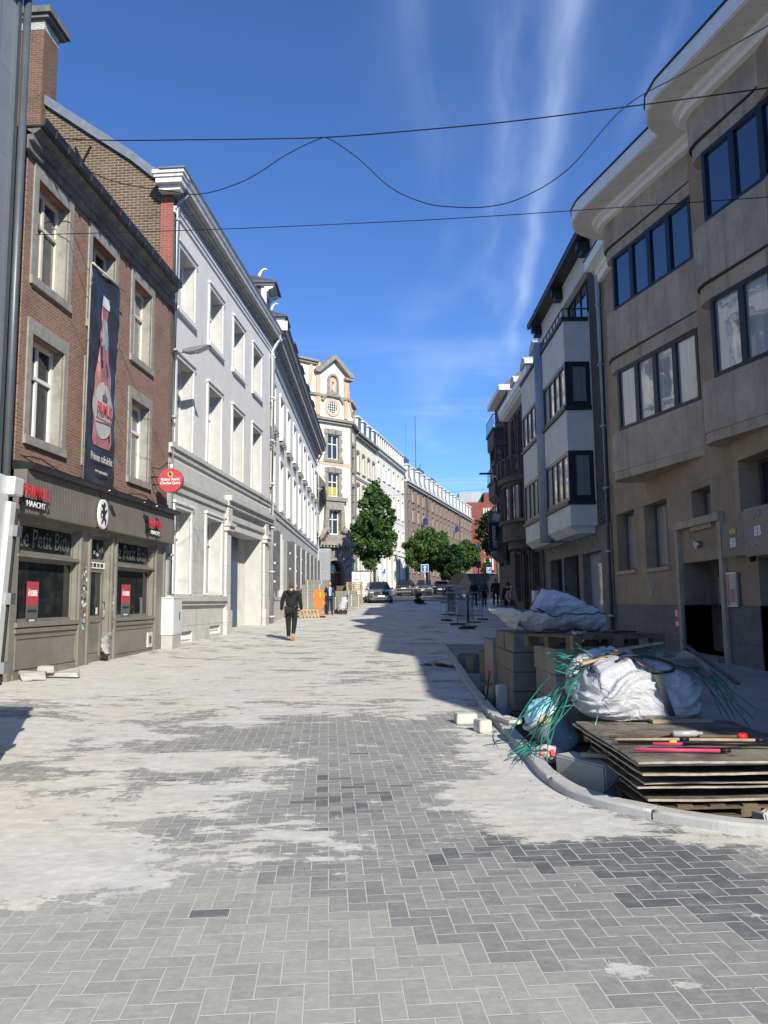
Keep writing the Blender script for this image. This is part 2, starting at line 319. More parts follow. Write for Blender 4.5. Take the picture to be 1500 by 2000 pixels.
# ---- paving: herringbone clay-grey pavers 10 x 20 cm under drifts of jointing sand
def paving(name):
    m, t = newmat(name); v = t.obj(); x0, y0, z0 = t.sep(v)
    a = R(4.2); ca, sa = math.cos(a), math.sin(a)
    x = t.m('ADD', t.m('MULTIPLY', x0, ca), t.m('MULTIPLY', y0, sa)); y = t.m('SUBTRACT', t.m('MULTIPLY', y0, ca), t.m('MULTIPLY', x0, sa))
    S = .0985
    X = t.m('DIVIDE', x, S); Y = t.m('DIVIDE', y, S)
    ix = t.m('FLOOR', X); iy = t.m('FLOOR', Y); fx = t.m('SUBTRACT', X, ix); fy = t.m('SUBTRACT', Y, iy)
    k = t.m('FLOORED_MODULO', t.m('SUBTRACT', ix, iy), 4)
    k0 = t.m('COMPARE', k, 0, .1); k1 = t.m('COMPARE', k, 1, .1); k2 = t.m('COMPARE', k, 2, .1); k3 = t.m('COMPARE', k, 3, .1)
    hor = t.m('ADD', k0, k1)
    # distances to the four cell edges; blocked edges are pushed away
    dl = t.m('ADD', fx, t.m('MULTIPLY', k1, 9)); dr = t.m('ADD', t.m('SUBTRACT', 1, fx), t.m('MULTIPLY', k0, 9))
    db = t.m('ADD', fy, t.m('MULTIPLY', k2, 9)); dt = t.m('ADD', t.m('SUBTRACT', 1, fy), t.m('MULTIPLY', k3, 9))
    d = t.m('MINIMUM', t.m('MINIMUM', dl, dr), t.m('MINIMUM', db, dt))
    bx = t.m('SUBTRACT', ix, k1); by = t.m('SUBTRACT', iy, k2)
    bid = t.xyz(bx, by, 0); rnd = t.white(bid); rnd2 = t.white(t.xyz(by, bx, 5))
    bc = t.xyz(t.m('MULTIPLY', bx, S), t.m('MULTIPLY', by, S), 0)          # position of the brick, in metres (rotated frame)
    def blob(cx, cy, rx, ry, px, py):
        ex = t.m('DIVIDE', t.m('SUBTRACT', px, cx), rx); ey = t.m('DIVIDE', t.m('SUBTRACT', py, cy), ry)
        return t.m('EXPONENT', t.m('MULTIPLY', t.m('ADD', t.m('MULTIPLY', ex, ex), t.m('MULTIPLY', ey, ey)), -1))
    def blobs(lst, px, py):
        tot = 0
        for (cx, cy, rx, ry, wt) in lst: tot = t.m('ADD', tot, t.m('MULTIPLY', blob(cx, cy, rx, ry, px, py), wt))
        return tot
    bX, bY, _ = t.sep(bc)
    # delivery batches: paler pavers front left, near-black ones in a band to the right
    line = t.m('ADD', t.m('MULTIPLY', bX, .95), t.m('MULTIPLY', bY, 1.0))          # front-left wedge
    paleN = t.m('ADD', line, t.m('MULTIPLY', t.m('SUBTRACT', t.noise(bc, 1.5, 2), .5), 2.0))
    pale = t.m('MULTIPLY', t.ss(paleN, 4.2, 3.95), 1)
    pale = t.m('MAXIMUM', pale, t.m('GREATER_THAN', rnd2, .985))
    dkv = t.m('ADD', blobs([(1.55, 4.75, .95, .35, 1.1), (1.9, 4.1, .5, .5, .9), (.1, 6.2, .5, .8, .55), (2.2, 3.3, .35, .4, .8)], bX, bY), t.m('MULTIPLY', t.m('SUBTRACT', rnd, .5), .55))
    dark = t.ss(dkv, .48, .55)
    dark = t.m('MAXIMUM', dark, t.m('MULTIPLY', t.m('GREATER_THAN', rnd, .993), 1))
    base = t.mix(rnd, (.212, .210, .203), (.272, .269, .257))
    base = t.mix(pale, base, t.mix(rnd2, (.305, .297, .267), (.37, .361, .325)))
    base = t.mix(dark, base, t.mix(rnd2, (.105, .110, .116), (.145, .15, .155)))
    base = t.mix(t.ss(t.noise(v, 26, 6, .7), .3, .8), mulc(t, base, .88), mulc(t, base, 1.12))
    # light scuffs of dust that follow nothing
    scuff = t.m('MULTIPLY', t.ss(t.noise(t.vm('MULTIPLY', v, (.8, 2.4, 1)), 6.0, 9, .78), .46, .76), .48)
    base = t.mix(scuff, base, (.46, .455, .43))
    wv = t.m('MULTIPLY', t.noise(v, 16, 3), .035)
    joint = t.ss(t.m('ADD', d, t.m('SUBTRACT', wv, .0175)), .022, .042, 1, 0)
    jfill = t.m('MULTIPLY', joint, t.ss(t.noise(v, 3.2, 4, .6), .22, .40))
    base = t.mix(joint, base, (.07, .068, .062))
    base = t.mix(jfill, base, (.50, .49, .45))
    # sand drifts
    bias = blobs([(-1.1, 8.3, 1.5, .8, -.30), (.2, 7.3, .9, 1.3, -.28), (-.8, 6.9, .7, .5, -.2), (1.0, 3.45, .14, .10, .75), (1.22, 3.3, .10, .06, .7), (1.72, 3.95, .13, .07, .7), (.45, 3.68, .09, .05, .7), (-.28, 4.55, .12, .07, .6), (2.0, 3.2, .12, .05, .5), (-2.1, 4.6, .8, .75, .62), (1.05, 6.2, .5, 1.0, .45), (.95, 8.0, .4, .9, .30), (-3.0, 5.6, 1.5, 1.3, .34), (-4.0, 8.5, 2.3, 1.5, .22), (-1.9, 7.6, .75, .5, .25), (-1.0, 6.6, .55, .6, .16), (1.15, 6.3, .55, 1.1, .50), (1.0, 8.6, .5, 1.2, .16), (1.6, 5.35, .6, .30, .34),
                  (-.25, 7.7, .45, .5, .22), (-.9, 11.6, 2.3, 1.6, .22), (2.5, 4.95, .8, .28, .35), (-5, 14, 3, 5, .30), (2.3, 4.35, .25, .18, .30), (-.5, 12.3, 2.5, 1.4, .12),
                  (-.35, 5.0, .35, .25, .12), (0, 24, 9, 9, .10), (-1, 38, 10, 12, .14),
                  (.2, 3.6, 1.7, 1.0, -.50), (-1.2, 3.7, 1.0, .9, -.22), (1.6, 4.3, 1.2, .75, -.45), (.1, 5.9, .75, .9, -.30), (.1, 9.3, 1.6, .9, -.24), (-1.5, 8.6, .5, .7, -.14), (-.7, 9.4, .8, .5, -.16), (-2.6, 7.0, .5, .35, -.13), (-1.5, 11.3, .6, .25, -.15), (-3.8, 9.9, .9, .35, -.15)], x0, y0)
    n1 = t.noise(t.vm('MULTIPLY', v, (.75, 1.0, 1)), 1.3, 12, .74, .25)
    n2 = t.noise(t.vm('MULTIPLY', v, (.30, 1.0, 1)), 6.0, 8, .75, .2)
    f = t.m('ADD', t.m('ADD', t.m('MULTIPLY', n1, 2.0), t.m('MULTIPLY', n2, 1.0)), t.m('ADD', t.m('MULTIPLY', bias, .62), t.m('ADD', -.925, t.m('ADD', t.ss(y0, 4.4, 6.0, 0, .03), t.ss(y0, 9, 16, 0, .08)))))
    f = t.m('SUBTRACT', f, t.m('MULTIPLY', t.ss(d, .02, .2), .012))
    f = t.m('MINIMUM', f, .79); sand = t.m('MULTIPLY', t.ss(f, .60, .655), t.ss(t.noise(t.vm('MULTIPLY', v, (.6, 1, 1)), 15, 6, .75), .56, .74, 1, .72))
    film = t.m('MULTIPLY', t.ss(f, .50, .66), .32)
    base = t.mix(film, base, (.42, .415, .395))
    scol = t.mix(t.ss(t.noise(v, 1.1, 6, .6), .35, .7), (.58, .57, .54), (.585, .545, .47))
    scol = t.mix(t.ss(t.noise(v, 9, 6, .7), .35, .75), mulc(t, scol, .88), mulc(t, scol, 1.10))
    # thin sand lets the joints read through
    thin = t.m('MULTIPLY', joint, t.ss(f, .84, .70))
    scol = t.mix(t.m('MULTIPLY', thin, .45), scol, (.60, .58, .54))
    gh = t.m('MULTIPLY', t.ss(n2, .35, .62, 1, 0), .34); scol = t.mix(gh, scol, (.30, .30, .295))
    base = t.mix(sand, base, scol)
    h = t.m('ADD', t.m('MULTIPLY', joint, -.35), t.m('MULTIPLY', t.noise(v, 45, 4, .7), .25))
    h = t.m('ADD', t.m('MULTIPLY', h, t.m('SUBTRACT', 1, t.m('MULTIPLY', sand, .8))), t.m('MULTIPLY', sand, t.m('ADD', .4, t.m('MULTIPLY', t.noise(v, 7, 8, .75), 1.4))))
    h = t.m('ADD', h, t.m('MULTIPLY', rnd, .12))
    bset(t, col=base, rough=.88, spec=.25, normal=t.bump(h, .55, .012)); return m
paving('paving')
def sidewalk(name):
    m, t = newmat(name); v = t.obj()
    n1 = t.noise(t.vm('MULTIPLY', v, (1, .6, 1)), .8, 8, .6)
    c = t.mix(t.ss(n1, .35, .7), (.22, .22, .225), (.36, .355, .345))
    c = t.mix(t.ss(t.noise(v, 22, 5, .7), .3, .8), mulc(t, c, .85), mulc(t, c, 1.1))
    bset(t, col=c, rough=.9, spec=.2, normal=t.bump(t.noise(v, 20, 6, .7), .3, .01))
sidewalk('sidewalk')

# ------------------------------------------------------------------ geometry helpers
class MB:
    def __init__(s): s.v = []; s.f = []; s.mi = []; s.cur = 0; s.sm = []; s.smooth = False
    def add(s, vs, fs, mi=None):
        o = len(s.v); s.v += [tuple(v) for v in vs]
        for f in fs: s.f.append([i + o for i in f]); s.mi.append(s.cur if mi is None else mi); s.sm.append(s.smooth)
        return s
    def box(s, x0, x1, y0, y1, z0, z1, mi=None):
        if x0 > x1: x0, x1 = x1, x0
        if y0 > y1: y0, y1 = y1, y0
        if z0 > z1: z0, z1 = z1, z0
        v = [(x0, y0, z0), (x1, y0, z0), (x1, y1, z0), (x0, y1, z0), (x0, y0, z1), (x1, y0, z1), (x1, y1, z1), (x0, y1, z1)]
        return s.add(v, [(0, 3, 2, 1), (4, 5, 6, 7), (0, 1, 5, 4), (1, 2, 6, 5), (2, 3, 7, 6), (3, 0, 4, 7)], mi)
    def obox(s, c, sz, rz=0, rx=0, ry=0, mi=None):
        m = Matrix.Translation(c) @ Matrix.Rotation(rz, 4, 'Z') @ Matrix.Rotation(ry, 4, 'Y') @ Matrix.Rotation(rx, 4, 'X')
        a, b, d = sz[0] / 2, sz[1] / 2, sz[2] / 2
        v = [m @ Vector(p) for p in ((-a, -b, -d), (a, -b, -d), (a, b, -d), (-a, b, -d), (-a, -b, d), (a, -b, d), (a, b, d), (-a, b, d))]
        return s.add(v, [(0, 3, 2, 1), (4, 5, 6, 7), (0, 1, 5, 4), (1, 2, 6, 5), (2, 3, 7, 6), (3, 0, 4, 7)], mi)
    def cyl(s, p0, p1, r0, r1=None, n=12, caps=True, mi=None):
        r1 = r0 if r1 is None else r1; p0 = Vector(p0); p1 = Vector(p1); d = (p1 - p0)
        if d.length < 1e-6: return s
        q = d.normalized().to_track_quat('Z', 'Y'); vs = []
        for p, r in ((p0, r0), (p1, r1)):
            for i in range(n):
                a = 2 * math.pi * i / n; vs.append(p + q @ Vector((math.cos(a) * r, math.sin(a) * r, 0)))
        fs = [(i, (i + 1) % n, n + (i + 1) % n, n + i) for i in range(n)]
        sv = s.smooth; s.smooth = True; s.add(vs, fs, mi); s.smooth = sv
        if caps: o = len(s.v) - 2 * n; s.f.append([o + i for i in range(n)][::-1]); s.f.append([o + n + i for i in range(n)]); s.mi += [s.cur if mi is None else mi] * 2; s.sm += [False] * 2
        return s
    def tube(s, pts, r, n=6, mi=None, flat=None):
        pts = [Vector(p) for p in pts]; vs = []
        for i, p in enumerate(pts):
            d = (pts[min(i + 1, len(pts) - 1)] - pts[max(i - 1, 0)])
            if d.length < 1e-7: d = Vector((0, 0, 1))
            q = d.normalized().to_track_quat('Z', 'Y'); rr = r[i] if isinstance(r, (list, tuple)) else r
            for k in range(n):
                a = 2 * math.pi * k / n; vs.append(p + q @ Vector((math.cos(a) * rr, math.sin(a) * rr * (flat or 1), 0)))
        fs = [(i * n + k, i * n + (k + 1) % n, (i + 1) * n + (k + 1) % n, (i + 1) * n + k) for i in range(len(pts) - 1) for k in range(n)]
        fs += [tuple(range(n))[::-1], tuple((len(pts) - 1) * n + k for k in range(n))]
        sv = s.smooth; s.smooth = True; s.add(vs, fs, mi); s.smooth = sv; return s
    def prism(s, poly, a, b, axis='z', mi=None):
        """poly in the two other axes, extruded from a to b; axis y: poly is (x,z); axis x: poly is (y,z)"""
        f = {'z': lambda p, h: (p[0], p[1], h), 'y': lambda p, h: (p[0], h, p[1]), 'x': lambda p, h: (h, p[0], p[1])}[axis]
        n = len(poly); vs = [f(p, a) for p in poly] + [f(p, b) for p in poly]
        return s.add(vs, [tuple(range(n))[::-1], tuple(range(n, 2 * n))] + [(i, (i + 1) % n, n + (i + 1) % n, n + i) for i in range(n)], mi)
    def lathe(s, prof, c=(0, 0, 0), n=16, mi=None):
        vs = []
        for r, z in prof:
            for k in range(n): a = 2 * math.pi * k / n; vs.append((c[0] + r * math.cos(a), c[1] + r * math.sin(a), c[2] + z))
        fs = [(i * n + k, i * n + (k + 1) % n, (i + 1) * n + (k + 1) % n, (i + 1) * n + k) for i in range(len(prof) - 1) for k in range(n)]
        sv = s.smooth; s.smooth = True; s.add(vs, fs, mi); s.smooth = sv; return s
    def wall(s, x0, x1, z0, z1, holes, y=0, depth=.3, thick=.5, mi=None, rmi=None):
        """front skin at y with openings (x0,x1,z0,z1) and their reveals; ends, top and back close it"""
        xs = sorted({x0, x1} | {h[0] for h in holes} | {h[1] for h in holes}); zs = sorted({z0, z1} | {h[2] for h in holes} | {h[3] for h in holes})
        xs = [a for a in xs if x0 <= a <= x1]; zs = [a for a in zs if z0 <= a <= z1]
        def inh(cx, cz): return any(h[0] < cx < h[1] and h[2] < cz < h[3] for h in holes)
        for i in range(len(xs) - 1):
            for j in range(len(zs) - 1):
                if not inh((xs[i] + xs[i + 1]) / 2, (zs[j] + zs[j + 1]) / 2):
                    s.add([(xs[i], y, zs[j]), (xs[i + 1], y, zs[j]), (xs[i + 1], y, zs[j + 1]), (xs[i], y, zs[j + 1])], [(0, 1, 2, 3)], mi)
        for h in holes:
            a, b, c, d = h[:4]; e = y + (h[4] if len(h) > 4 else depth)
            s.add([(a, y, c), (b, y, c), (b, y, d), (a, y, d), (a, e, c), (b, e, c), (b, e, d), (a, e, d)], [(0, 4, 5, 1), (1, 5, 6, 2), (2, 6, 7, 3), (3, 7, 4, 0)], rmi if rmi is not None else mi)
        t = y + thick
        s.add([(x0, y, z0), (x0, y, z1), (x0, t, z1), (x0, t, z0), (x1, y, z0), (x1, y, z1), (x1, t, z1), (x1, t, z0)], [(0, 1, 2, 3), (4, 7, 6, 5), (1, 5, 6, 2), (3, 2, 6, 7)], mi)
        return s
    def build(s, name, mats, parent=None, loc=None, fix=True):
        me = bpy.data.meshes.new(name); me.from_pydata(s.v, [], s.f)
        for m in (mats if isinstance(mats, (list, tuple)) else [mats]): me.materials.append(M[m])
        me.polygons.foreach_set('material_index', s.mi); me.polygons.foreach_set('use_smooth', s.sm)
        if fix:
            bm = bmesh.new(); bm.from_mesh(me); bmesh.ops.recalc_face_normals(bm, faces=bm.faces); bm.to_mesh(me); bm.free()
        o = bpy.data.objects.new(name, me); COL.objects.link(o)
        if parent is not None: o.parent = parent
        if loc is not None: o.location = loc
        return o
def bevel(o, w=.01, seg=2):
    bm = bmesh.new(); bm.from_mesh(o.data); bmesh.ops.remove_doubles(bm, verts=bm.verts, dist=1e-5)
    bmesh.ops.bevel(bm, geom=list(bm.edges), offset=w, segments=seg, affect='EDGES', profile=.6); bm.to_mesh(o.data); bm.free(); return o
def tag(o, label, cat, group=None, kind=None):
    o['label'] = label
    if cat: o['category'] = cat
    if group: o['group'] = group
    if kind: o['kind'] = kind
    return o
def thing(name, label, cat, loc=(0, 0, 0), rz=0, group=None):
    o = bpy.data.objects.new(name, None); COL.objects.link(o); o.location = loc; o.rotation_euler = (0, 0, rz); o.empty_display_size = .3
    return tag(o, label, cat, group)
def kids(o): return list(o.children)
def dup(o, loc=None, rz=None, label=None, parent=None, name=None):
    c = o.copy(); COL.objects.link(c); c.parent = parent
    if loc is not None: c.location = loc
    if rz is not None: c.rotation_euler.z = rz
    if label: c['label'] = label
    for k in kids(o):
        dup(k, parent=c)
    return c
def text(s, size, mat, parent, loc, rot=(R(90), 0, 0), depth=.008, name='lettering', align='CENTER', sx=1, bold=0, sy=1, shear=0):
    cu = bpy.data.curves.new('t', 'FONT'); cu.body = s; cu.size = size; cu.align_x = align; cu.align_y = 'CENTER'; cu.extrude = depth; cu.offset = bold; cu.shear = shear
    cu.resolution_u = 3
    o = bpy.data.objects.new('t', cu); COL.objects.link(o)
    dg = bpy.context.evaluated_depsgraph_get(); me = bpy.data.meshes.new_from_object(o.evaluated_get(dg))
    bpy.data.objects.remove(o); me.materials.clear(); me.materials.append(M[mat])
    n = bpy.data.objects.new(name, me); COL.objects.link(n); n.parent = parent; n.location = loc; n.rotation_euler = rot; n.scale = (sx, sy, 1); return n
def gz(y):
    P = [(-50, -.3), (0, 0), (24, .4), (42, .88), (62, 1.6), (86, 2.25), (150, 4.2), (170, 4.5), (2000, 4.5)]
    for (a, b), (c, d) in zip(P, P[1:]):
        if y <= c: return b + (d - b) * (y - a) / (c - a) if y > a else b
    return 4.5
def gl(x, y):
    k = max(0, min(1, (-x - 3.6) / 2.2)) * max(0, min(1, (60 - y) / 25)); return gz(y) + .11 * k

# ------------------------------------------------------------------ ground
KERB = [(21.9, 1.53), (16, 1.40), (12.8, 1.30), (10, 1.27), (8.2, 1.29), (7.2, 1.29), (6.73, 1.29), (6.28, 1.34), (6.0, 1.42), (5.73, 1.59), (5.5, 1.82), (5.29, 2.08), (5.16, 2.32), (5.04, 2.7), (4.97, 3.3), (4.93, 4.4), (4.9, 7.2)]
def kx(y):
    for (a, b), (c, d) in zip(KERB, KERB[1:]):
        if c <= y <= a: return b + (d - b) * (a - y) / (a - c)
    return 7.2 if y < 4.9 else 1.53
def strip(mb, ys, xl, xr, nx, zf):
    o = len(mb.v)
    for y in ys:
        a, b = xl(y), xr(y)
        for i in range(nx + 1): x = a + (b - a) * i / nx; mb.v.append((x, y, zf(x, y)))
    for j in range(len(ys) - 1):
        for i in range(nx): k = o + j * (nx + 1) + i; mb.f.append([k, k + 1, k + nx + 2, k + nx + 1]); mb.mi.append(0); mb.sm.append(True)
def fr(a, b, n): return [a + (b - a) * i / n for i in range(n + 1)]
g = MB(); strip(g, fr(-8, 4.9, 14), lambda y: -14, lambda y: 16, 30, gl)
strip(g, sorted({k[0] for k in KERB} | set(fr(5.05, 21.9, 42))), lambda y: -14, kx, 30, gl)
strip(g, fr(21.9, 62, 60), lambda y: -14, lambda y: 16, 40, gl)
tag(g.build('street', 'paving', fix=False), 'grey herringbone street paving dusted with pale sand', None, kind='structure')
g = MB(); strip(g, fr(62, 260, 40), lambda y: -30, lambda y: 90, 12, lambda x, y: gz(y))
tag(g.build('road', 'asphalt', fix=False), 'grey asphalt road climbing beyond the paved stretch', None, kind='structure')
g = MB(); strip(g, [-1200, -60, -8, 0, 24, 42, 62, 86, 150, 170, 1500], lambda y: -1500, lambda y: 1500, 2, lambda x, y: gz(y) - .32)
tag(g.build('ground', 'dirt', fix=False), 'bare earth under the town', None, kind='structure')
g = MB(); strip(g, fr(4.85, 13.0, 32), lambda y: 1.3, lambda y: 4.3, 14, lambda x, y: gz(y) - .13 + .10 * max(0, min(1, (y - 9) / 4)) + .05 * mnoise.noise(Vector((x * 2.5, y * 2.5, 0))))
tag(g.build('excavated_strip', 'dirt', fix=False), 'dark excavated strip of earth behind the new kerb', None, kind='structure')
g = MB(); strip(g, fr(12.6, 22.2, 30), lambda y: 1.48, lambda y: 4.3, 14, lambda x, y: gz(y) - .012 + .03 * mnoise.noise(Vector((x * 1.5, y * 1.5, 0))))
tag(g.build('levelled_strip', 'sidewalk', fix=False), 'levelled sandy strip behind the upper kerb', None, kind='structure')
g = MB(); strip(g, fr(4.95, 21.9, 30), lambda y: 3.55 + .1 * math.sin(y * 1.7), lambda y: 7.2, 8, lambda x, y: gz(y) + .02 + .03 * (x > 5))
tag(g.build('pavement', 'sidewalk', fix=False), 'sandy pavement in front of the stone apartment block', None, kind='structure')
# kerb: one curved concrete edging, real 10 cm step, with stone joints
def path_pts(P, step):
    P = [Vector(p) for p in P]; out = [P[0]]; 
    for a, b in zip(P, P[1:]):
        n = max(1, int((b - a).length / step))
        for i in range(1, n + 1): out.append(a.lerp(b, i / n))
    return out
kp = [Vector((x, y, 0)) for y, x in KERB]
def catmull(P, n=6):
    out = []
    for i in range(len(P) - 1):
        p0, p1, p2, p3 = P[max(i - 1, 0)], P[i], P[i + 1], P[min(i + 2, len(P) - 1)]
        for k in range(n):
            t = k / n; out.append(.5 * ((2 * p1) + (p2 - p0) * t + (2 * p0 - 5 * p1 + 4 * p2 - p3) * t * t + (3 * p1 - p0 - 3 * p2 + p3) * t ** 3))
    return out + [P[-1]]
kc = path_pts(catmull(kp, 5), .12)
kb = MB(); acc = 0; seg = []
prof = [(0, -.15), (0, .050), (.018, .068), (.115, .073), (.13, .06), (.13, -.15)]
def kerb_run(pts, mb):
    n = len(prof); o = len(mb.v)
    for i, p in enumerate(pts):
        d = (pts[min(i + 1, len(pts) - 1)] - pts[max(i - 1, 0)]).normalized(); nn = Vector((-d.y, d.x, 0))    # towards the pit
        for (a, h) in prof: q = p + nn * (a - .01); mb.v.append((q.x, q.y, gz(p.y) + h + .004 * mnoise.noise(q * 5)))
    for i in range(len(pts) - 1):
        for k in range(n - 1): mb.f.append([o + i * n + k, o + i * n + k + 1, o + (i + 1) * n + k + 1, o + (i + 1) * n + k]); mb.mi.append(0); mb.sm.append(k in (1, 3))
    for e in (0, len(pts) - 1): mb.f.append([o + e * n + k for k in range(n)]); mb.mi.append(0); mb.sm.append(False)
stones = []; cur = [kc[0]]; L_ = 0
for a, b in zip(kc, kc[1:]):
    L_ += (b - a).length; cur.append(b)
    if L_ > 1.05:
        stones.append(cur); L_ = 0; cur = [b]
for i, s_ in enumerate(stones):
    a = list(s_); d = (a[-1] - a[-2]).normalized() * .008; a[-1] = a[-1] - d; a[0] = a[0] + (a[1] - a[0]).normalized() * .008
    if i == 14: pass
    kerb_run(a, kb)
tag(kb.build('kerb', 'concrete'), 'new curved concrete kerb beside the dug-up strip', None, kind='structure')

# ------------------------------------------------------------------ windows (frame > pane)
WC = {}
def window(parent, x0, x1, z0, z1, y, fm, cols=2, rows=(.66,), glass='glass', fw=.06, name='window', mw=.05, d=.07, head=0):
    W = x1 - x0; H = z1 - z0; key = (round(W, 3), round(H, 3), fm, cols, rows, glass, fw, mw, d, head)
    if key not in WC:
        b = MB(); b.box(0, fw, 0, d, 0, H); b.box(W - fw, W, 0, d, 0, H); b.box(fw, W - fw, 0, d, 0, fw * 1.2); b.box(fw, W - fw, 0, d, H - fw, H)
        zs = [fw * 1.2] + [H * r for r in rows] + [H - fw]
        for r in rows: b.box(fw, W - fw, -.012, d, H * r - mw / 2, H * r + mw / 2)
        for c in range(1, cols):
            xc = fw + (W - 2 * fw) * c / cols
            for a, e in zip(zs, zs[1:]):
                b.box(xc - mw / 2, xc + mw / 2, .004, d, a + (mw / 2 if a != zs[0] else 0), e - (mw / 2 if e != zs[-1] else 0))
        f = b.build(name, fm); p = MB().box(fw * .5, W - fw * .5, d * .55, d * .55 + .012, fw * .5, H - fw * .5).build('pane', glass, f)
        WC[key] = (f.data, p.data); f.parent = parent; f.location = (x0, y, z0); return f
    fd, pd = WC[key]
    f = bpy.data.objects.new(name, fd); COL.objects.link(f); f.parent = parent; f.location = (x0, y, z0)
    p = bpy.data.objects.new('pane', pd); COL.objects.link(p); p.parent = f; return f
SC = {}
def part(parent, name, mat, fn, key=None, loc=(0, 0, 0)):
    if key is not None and key in SC:
        o = bpy.data.objects.new(name, SC[key]); COL.objects.link(o); o.parent = parent; o.location = loc; return o
    b = MB(); fn(b); o = b.build(name, mat, parent, loc)
    if key is not None: SC[key] = o.data
    return o
def surround(b, W, H, l=.16, t=.26, bt=.16, p=.03, keyst=False):
    """stone frame round an opening W x H whose lower left corner is the origin"""
    b.box(-l, 0, -p, .02, 0, H); b.box(W, W + l, -p, .02, 0, H); b.box(-l, W + l, -p - .002, .02, H, H + t); b.box(-l, W + l, -p - .03, .02, -bt, 0)
    b.box(0.001, .02, .02, .24, 0, H); b.box(W - .02, W - .001, .02, .24, 0, H)
PHI = math.atan(.0744)
def facadeL(Yo): return (-7.4 + .0744 * Yo, Yo, 0), R(90) - PHI
KS = 1 / math.cos(PHI)
def dentils(b, x0, x1, y0, y1, z0, z1, w_, gap):
    x = x0
    while x + w_ <= x1: b.box(x, x + w_, y0, y1, z0, z1); x += w_ + gap

# ================================================================== grey panelled building, left edge
loc, rz = facadeL(3.0); s0 = lambda Y: (Y - 3.0) * KS
t = thing('panelled_building', 'grey panelled building with a dark downpipe at the left edge', 'building', loc, rz)
MB().wall(0, s0(12.72), 0, 12.8, [], y=-.01, thick=8).build('wall', 'panel_grey', t)
MB().tube([(s0(12.82), -.09, 0), (s0(12.82), -.09, 12.75)], .07, 8).build('downpipe', 'panel_edge', t)
b = MB(); b.box(s0(12.60), s0(12.71), -.06, -.011, 0, 12.75); b.build('corner_profile', 'panel_edge', t)
b = MB(); b.box(-.1, s0(13.0), -.40, .3, 12.80, 12.92); b.box(-.1, s0(13.05), -.50, .3, 12.922, 13.2); b.build('cornice', 'cabinet_grey', t)
MB().box(-.1, s0(12.7), -.2, 8, 13.2, 13.9).build('roof', 'slate', t)

# ================================================================== brick pub
Y0 = 13.2; loc, rz = facadeL(Y0); S = lambda Y: (Y - Y0) * KS
t = thing('brick_pub', 'narrow red brick pub building with a taupe shopfront', 'building', loc, rz)
WN = [(13.58, 14.77), (15.80, 16.98), (18.07, 19.22)]
holes = []
for a, c in WN: holes += [(S(a), S(c), 4.62, 6.52, .32), (S(a), S(c), 7.58, 9.50, .32)]
b = MB(); b.wall(0, S(20.66), 4.02, 10.15, holes, thick=7); b.build('wall', ['brick_red', 'bluestone'], t)
for i, (a, c) in enumerate(WN):
    for z0, z1, fm in ((4.62, 6.52, 'frame_white'), (7.58, 9.50, 'frame_cream')):
        W = S(c) - S(a); H = z1 - z0
        sr = part(t, 'window_surround', 'bluestone', lambda q: surround(q, W, H), ('ps', round(W, 2), round(H, 2)), (S(a), 0, z0))
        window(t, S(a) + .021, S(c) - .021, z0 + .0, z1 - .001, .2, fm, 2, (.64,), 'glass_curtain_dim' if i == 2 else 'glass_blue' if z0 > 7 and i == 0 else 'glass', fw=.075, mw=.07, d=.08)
# cornice: dark board gutter over a stained moulding
b = MB(); b.box(-.15, S(20.66), -.09, .02, 9.80, 9.95); b.box(-.15, S(20.5), -.17, .02, 9.952, 10.06); b.prism([(-.17, 10.062), (-.30, 10.15), (-.30, 10.18), (0, 10.18)], -.15, S(20.4), 'x')
b.build('cornice', 'cornice_dirty', t)
b = MB(); b.prism([(-.31, 10.182), (-.39, 10.2), (-.42, 10.34), (-.39, 10.34), (-.36, 10.22), (0.0, 10.22), (0, 10.182)], -.17, S(20.36), 'x')
for i in range(15): b.box(.2 + i * .48, .225 + i * .48, -.43, -.36, 10.17, 10.355)
b.build('gutter', 'gutter_black', t)
b = MB(); b.prism([(-.1, 10.22), (3.5, 11.35), (7, 10.3)], 0, S(20.66), 'x'); b.build('roof', 'slate', t)
# shop front
fy = -.10
b = MB()
b.wall(-.1, S(20.36), .1, 3.16, [(S(13.3), S(15.46), 2.5, 3.06, .16), (S(13.3), S(15.44), 1.3, 2.42, .16), (S(16.0), S(16.95), .38, 3.04, .22), (S(17.26), S(19.5), 2.5, 3.06, .16), (S(17.26), S(19.5), 1.3, 2.42, .16)], y=fy, thick=.35)
for a, c in ((13.25, 15.5), (17.2, 19.55)):     # raised frames, sills and stall-riser panels
    b.box(S(a), S(c), fy - .05, fy, 1.22, 1.298); b.box(S(a), S(c), fy - .03, fy, 1.12, 1.19); b.box(S(a), S(c), fy - .03, fy, 2.44, 2.48)
    b.box(S(a) + .03, S(c) - .03, fy - .018, fy, .50, .53); b.box(S(a) + .03, S(c) - .03, fy - .018, fy, 1.02, 1.05); b.box(S(a) + .03, S(a) + .06, fy - .018, fy, .531, 1.019); b.box(S(c) - .06, S(c) - .03, fy - .018, fy, .531, 1.019)
    b.box(S(a) - .02, S(c) + .02, fy - .03, fy, .1, .42)
for a in (15.5, 15.9, 17.0, 17.2, 19.62, 20.2): b.box(S(a), S(a) + .07, fy - .045, fy, .1, 3.05)
b.build('shopfront', 'pub_taupe', t)
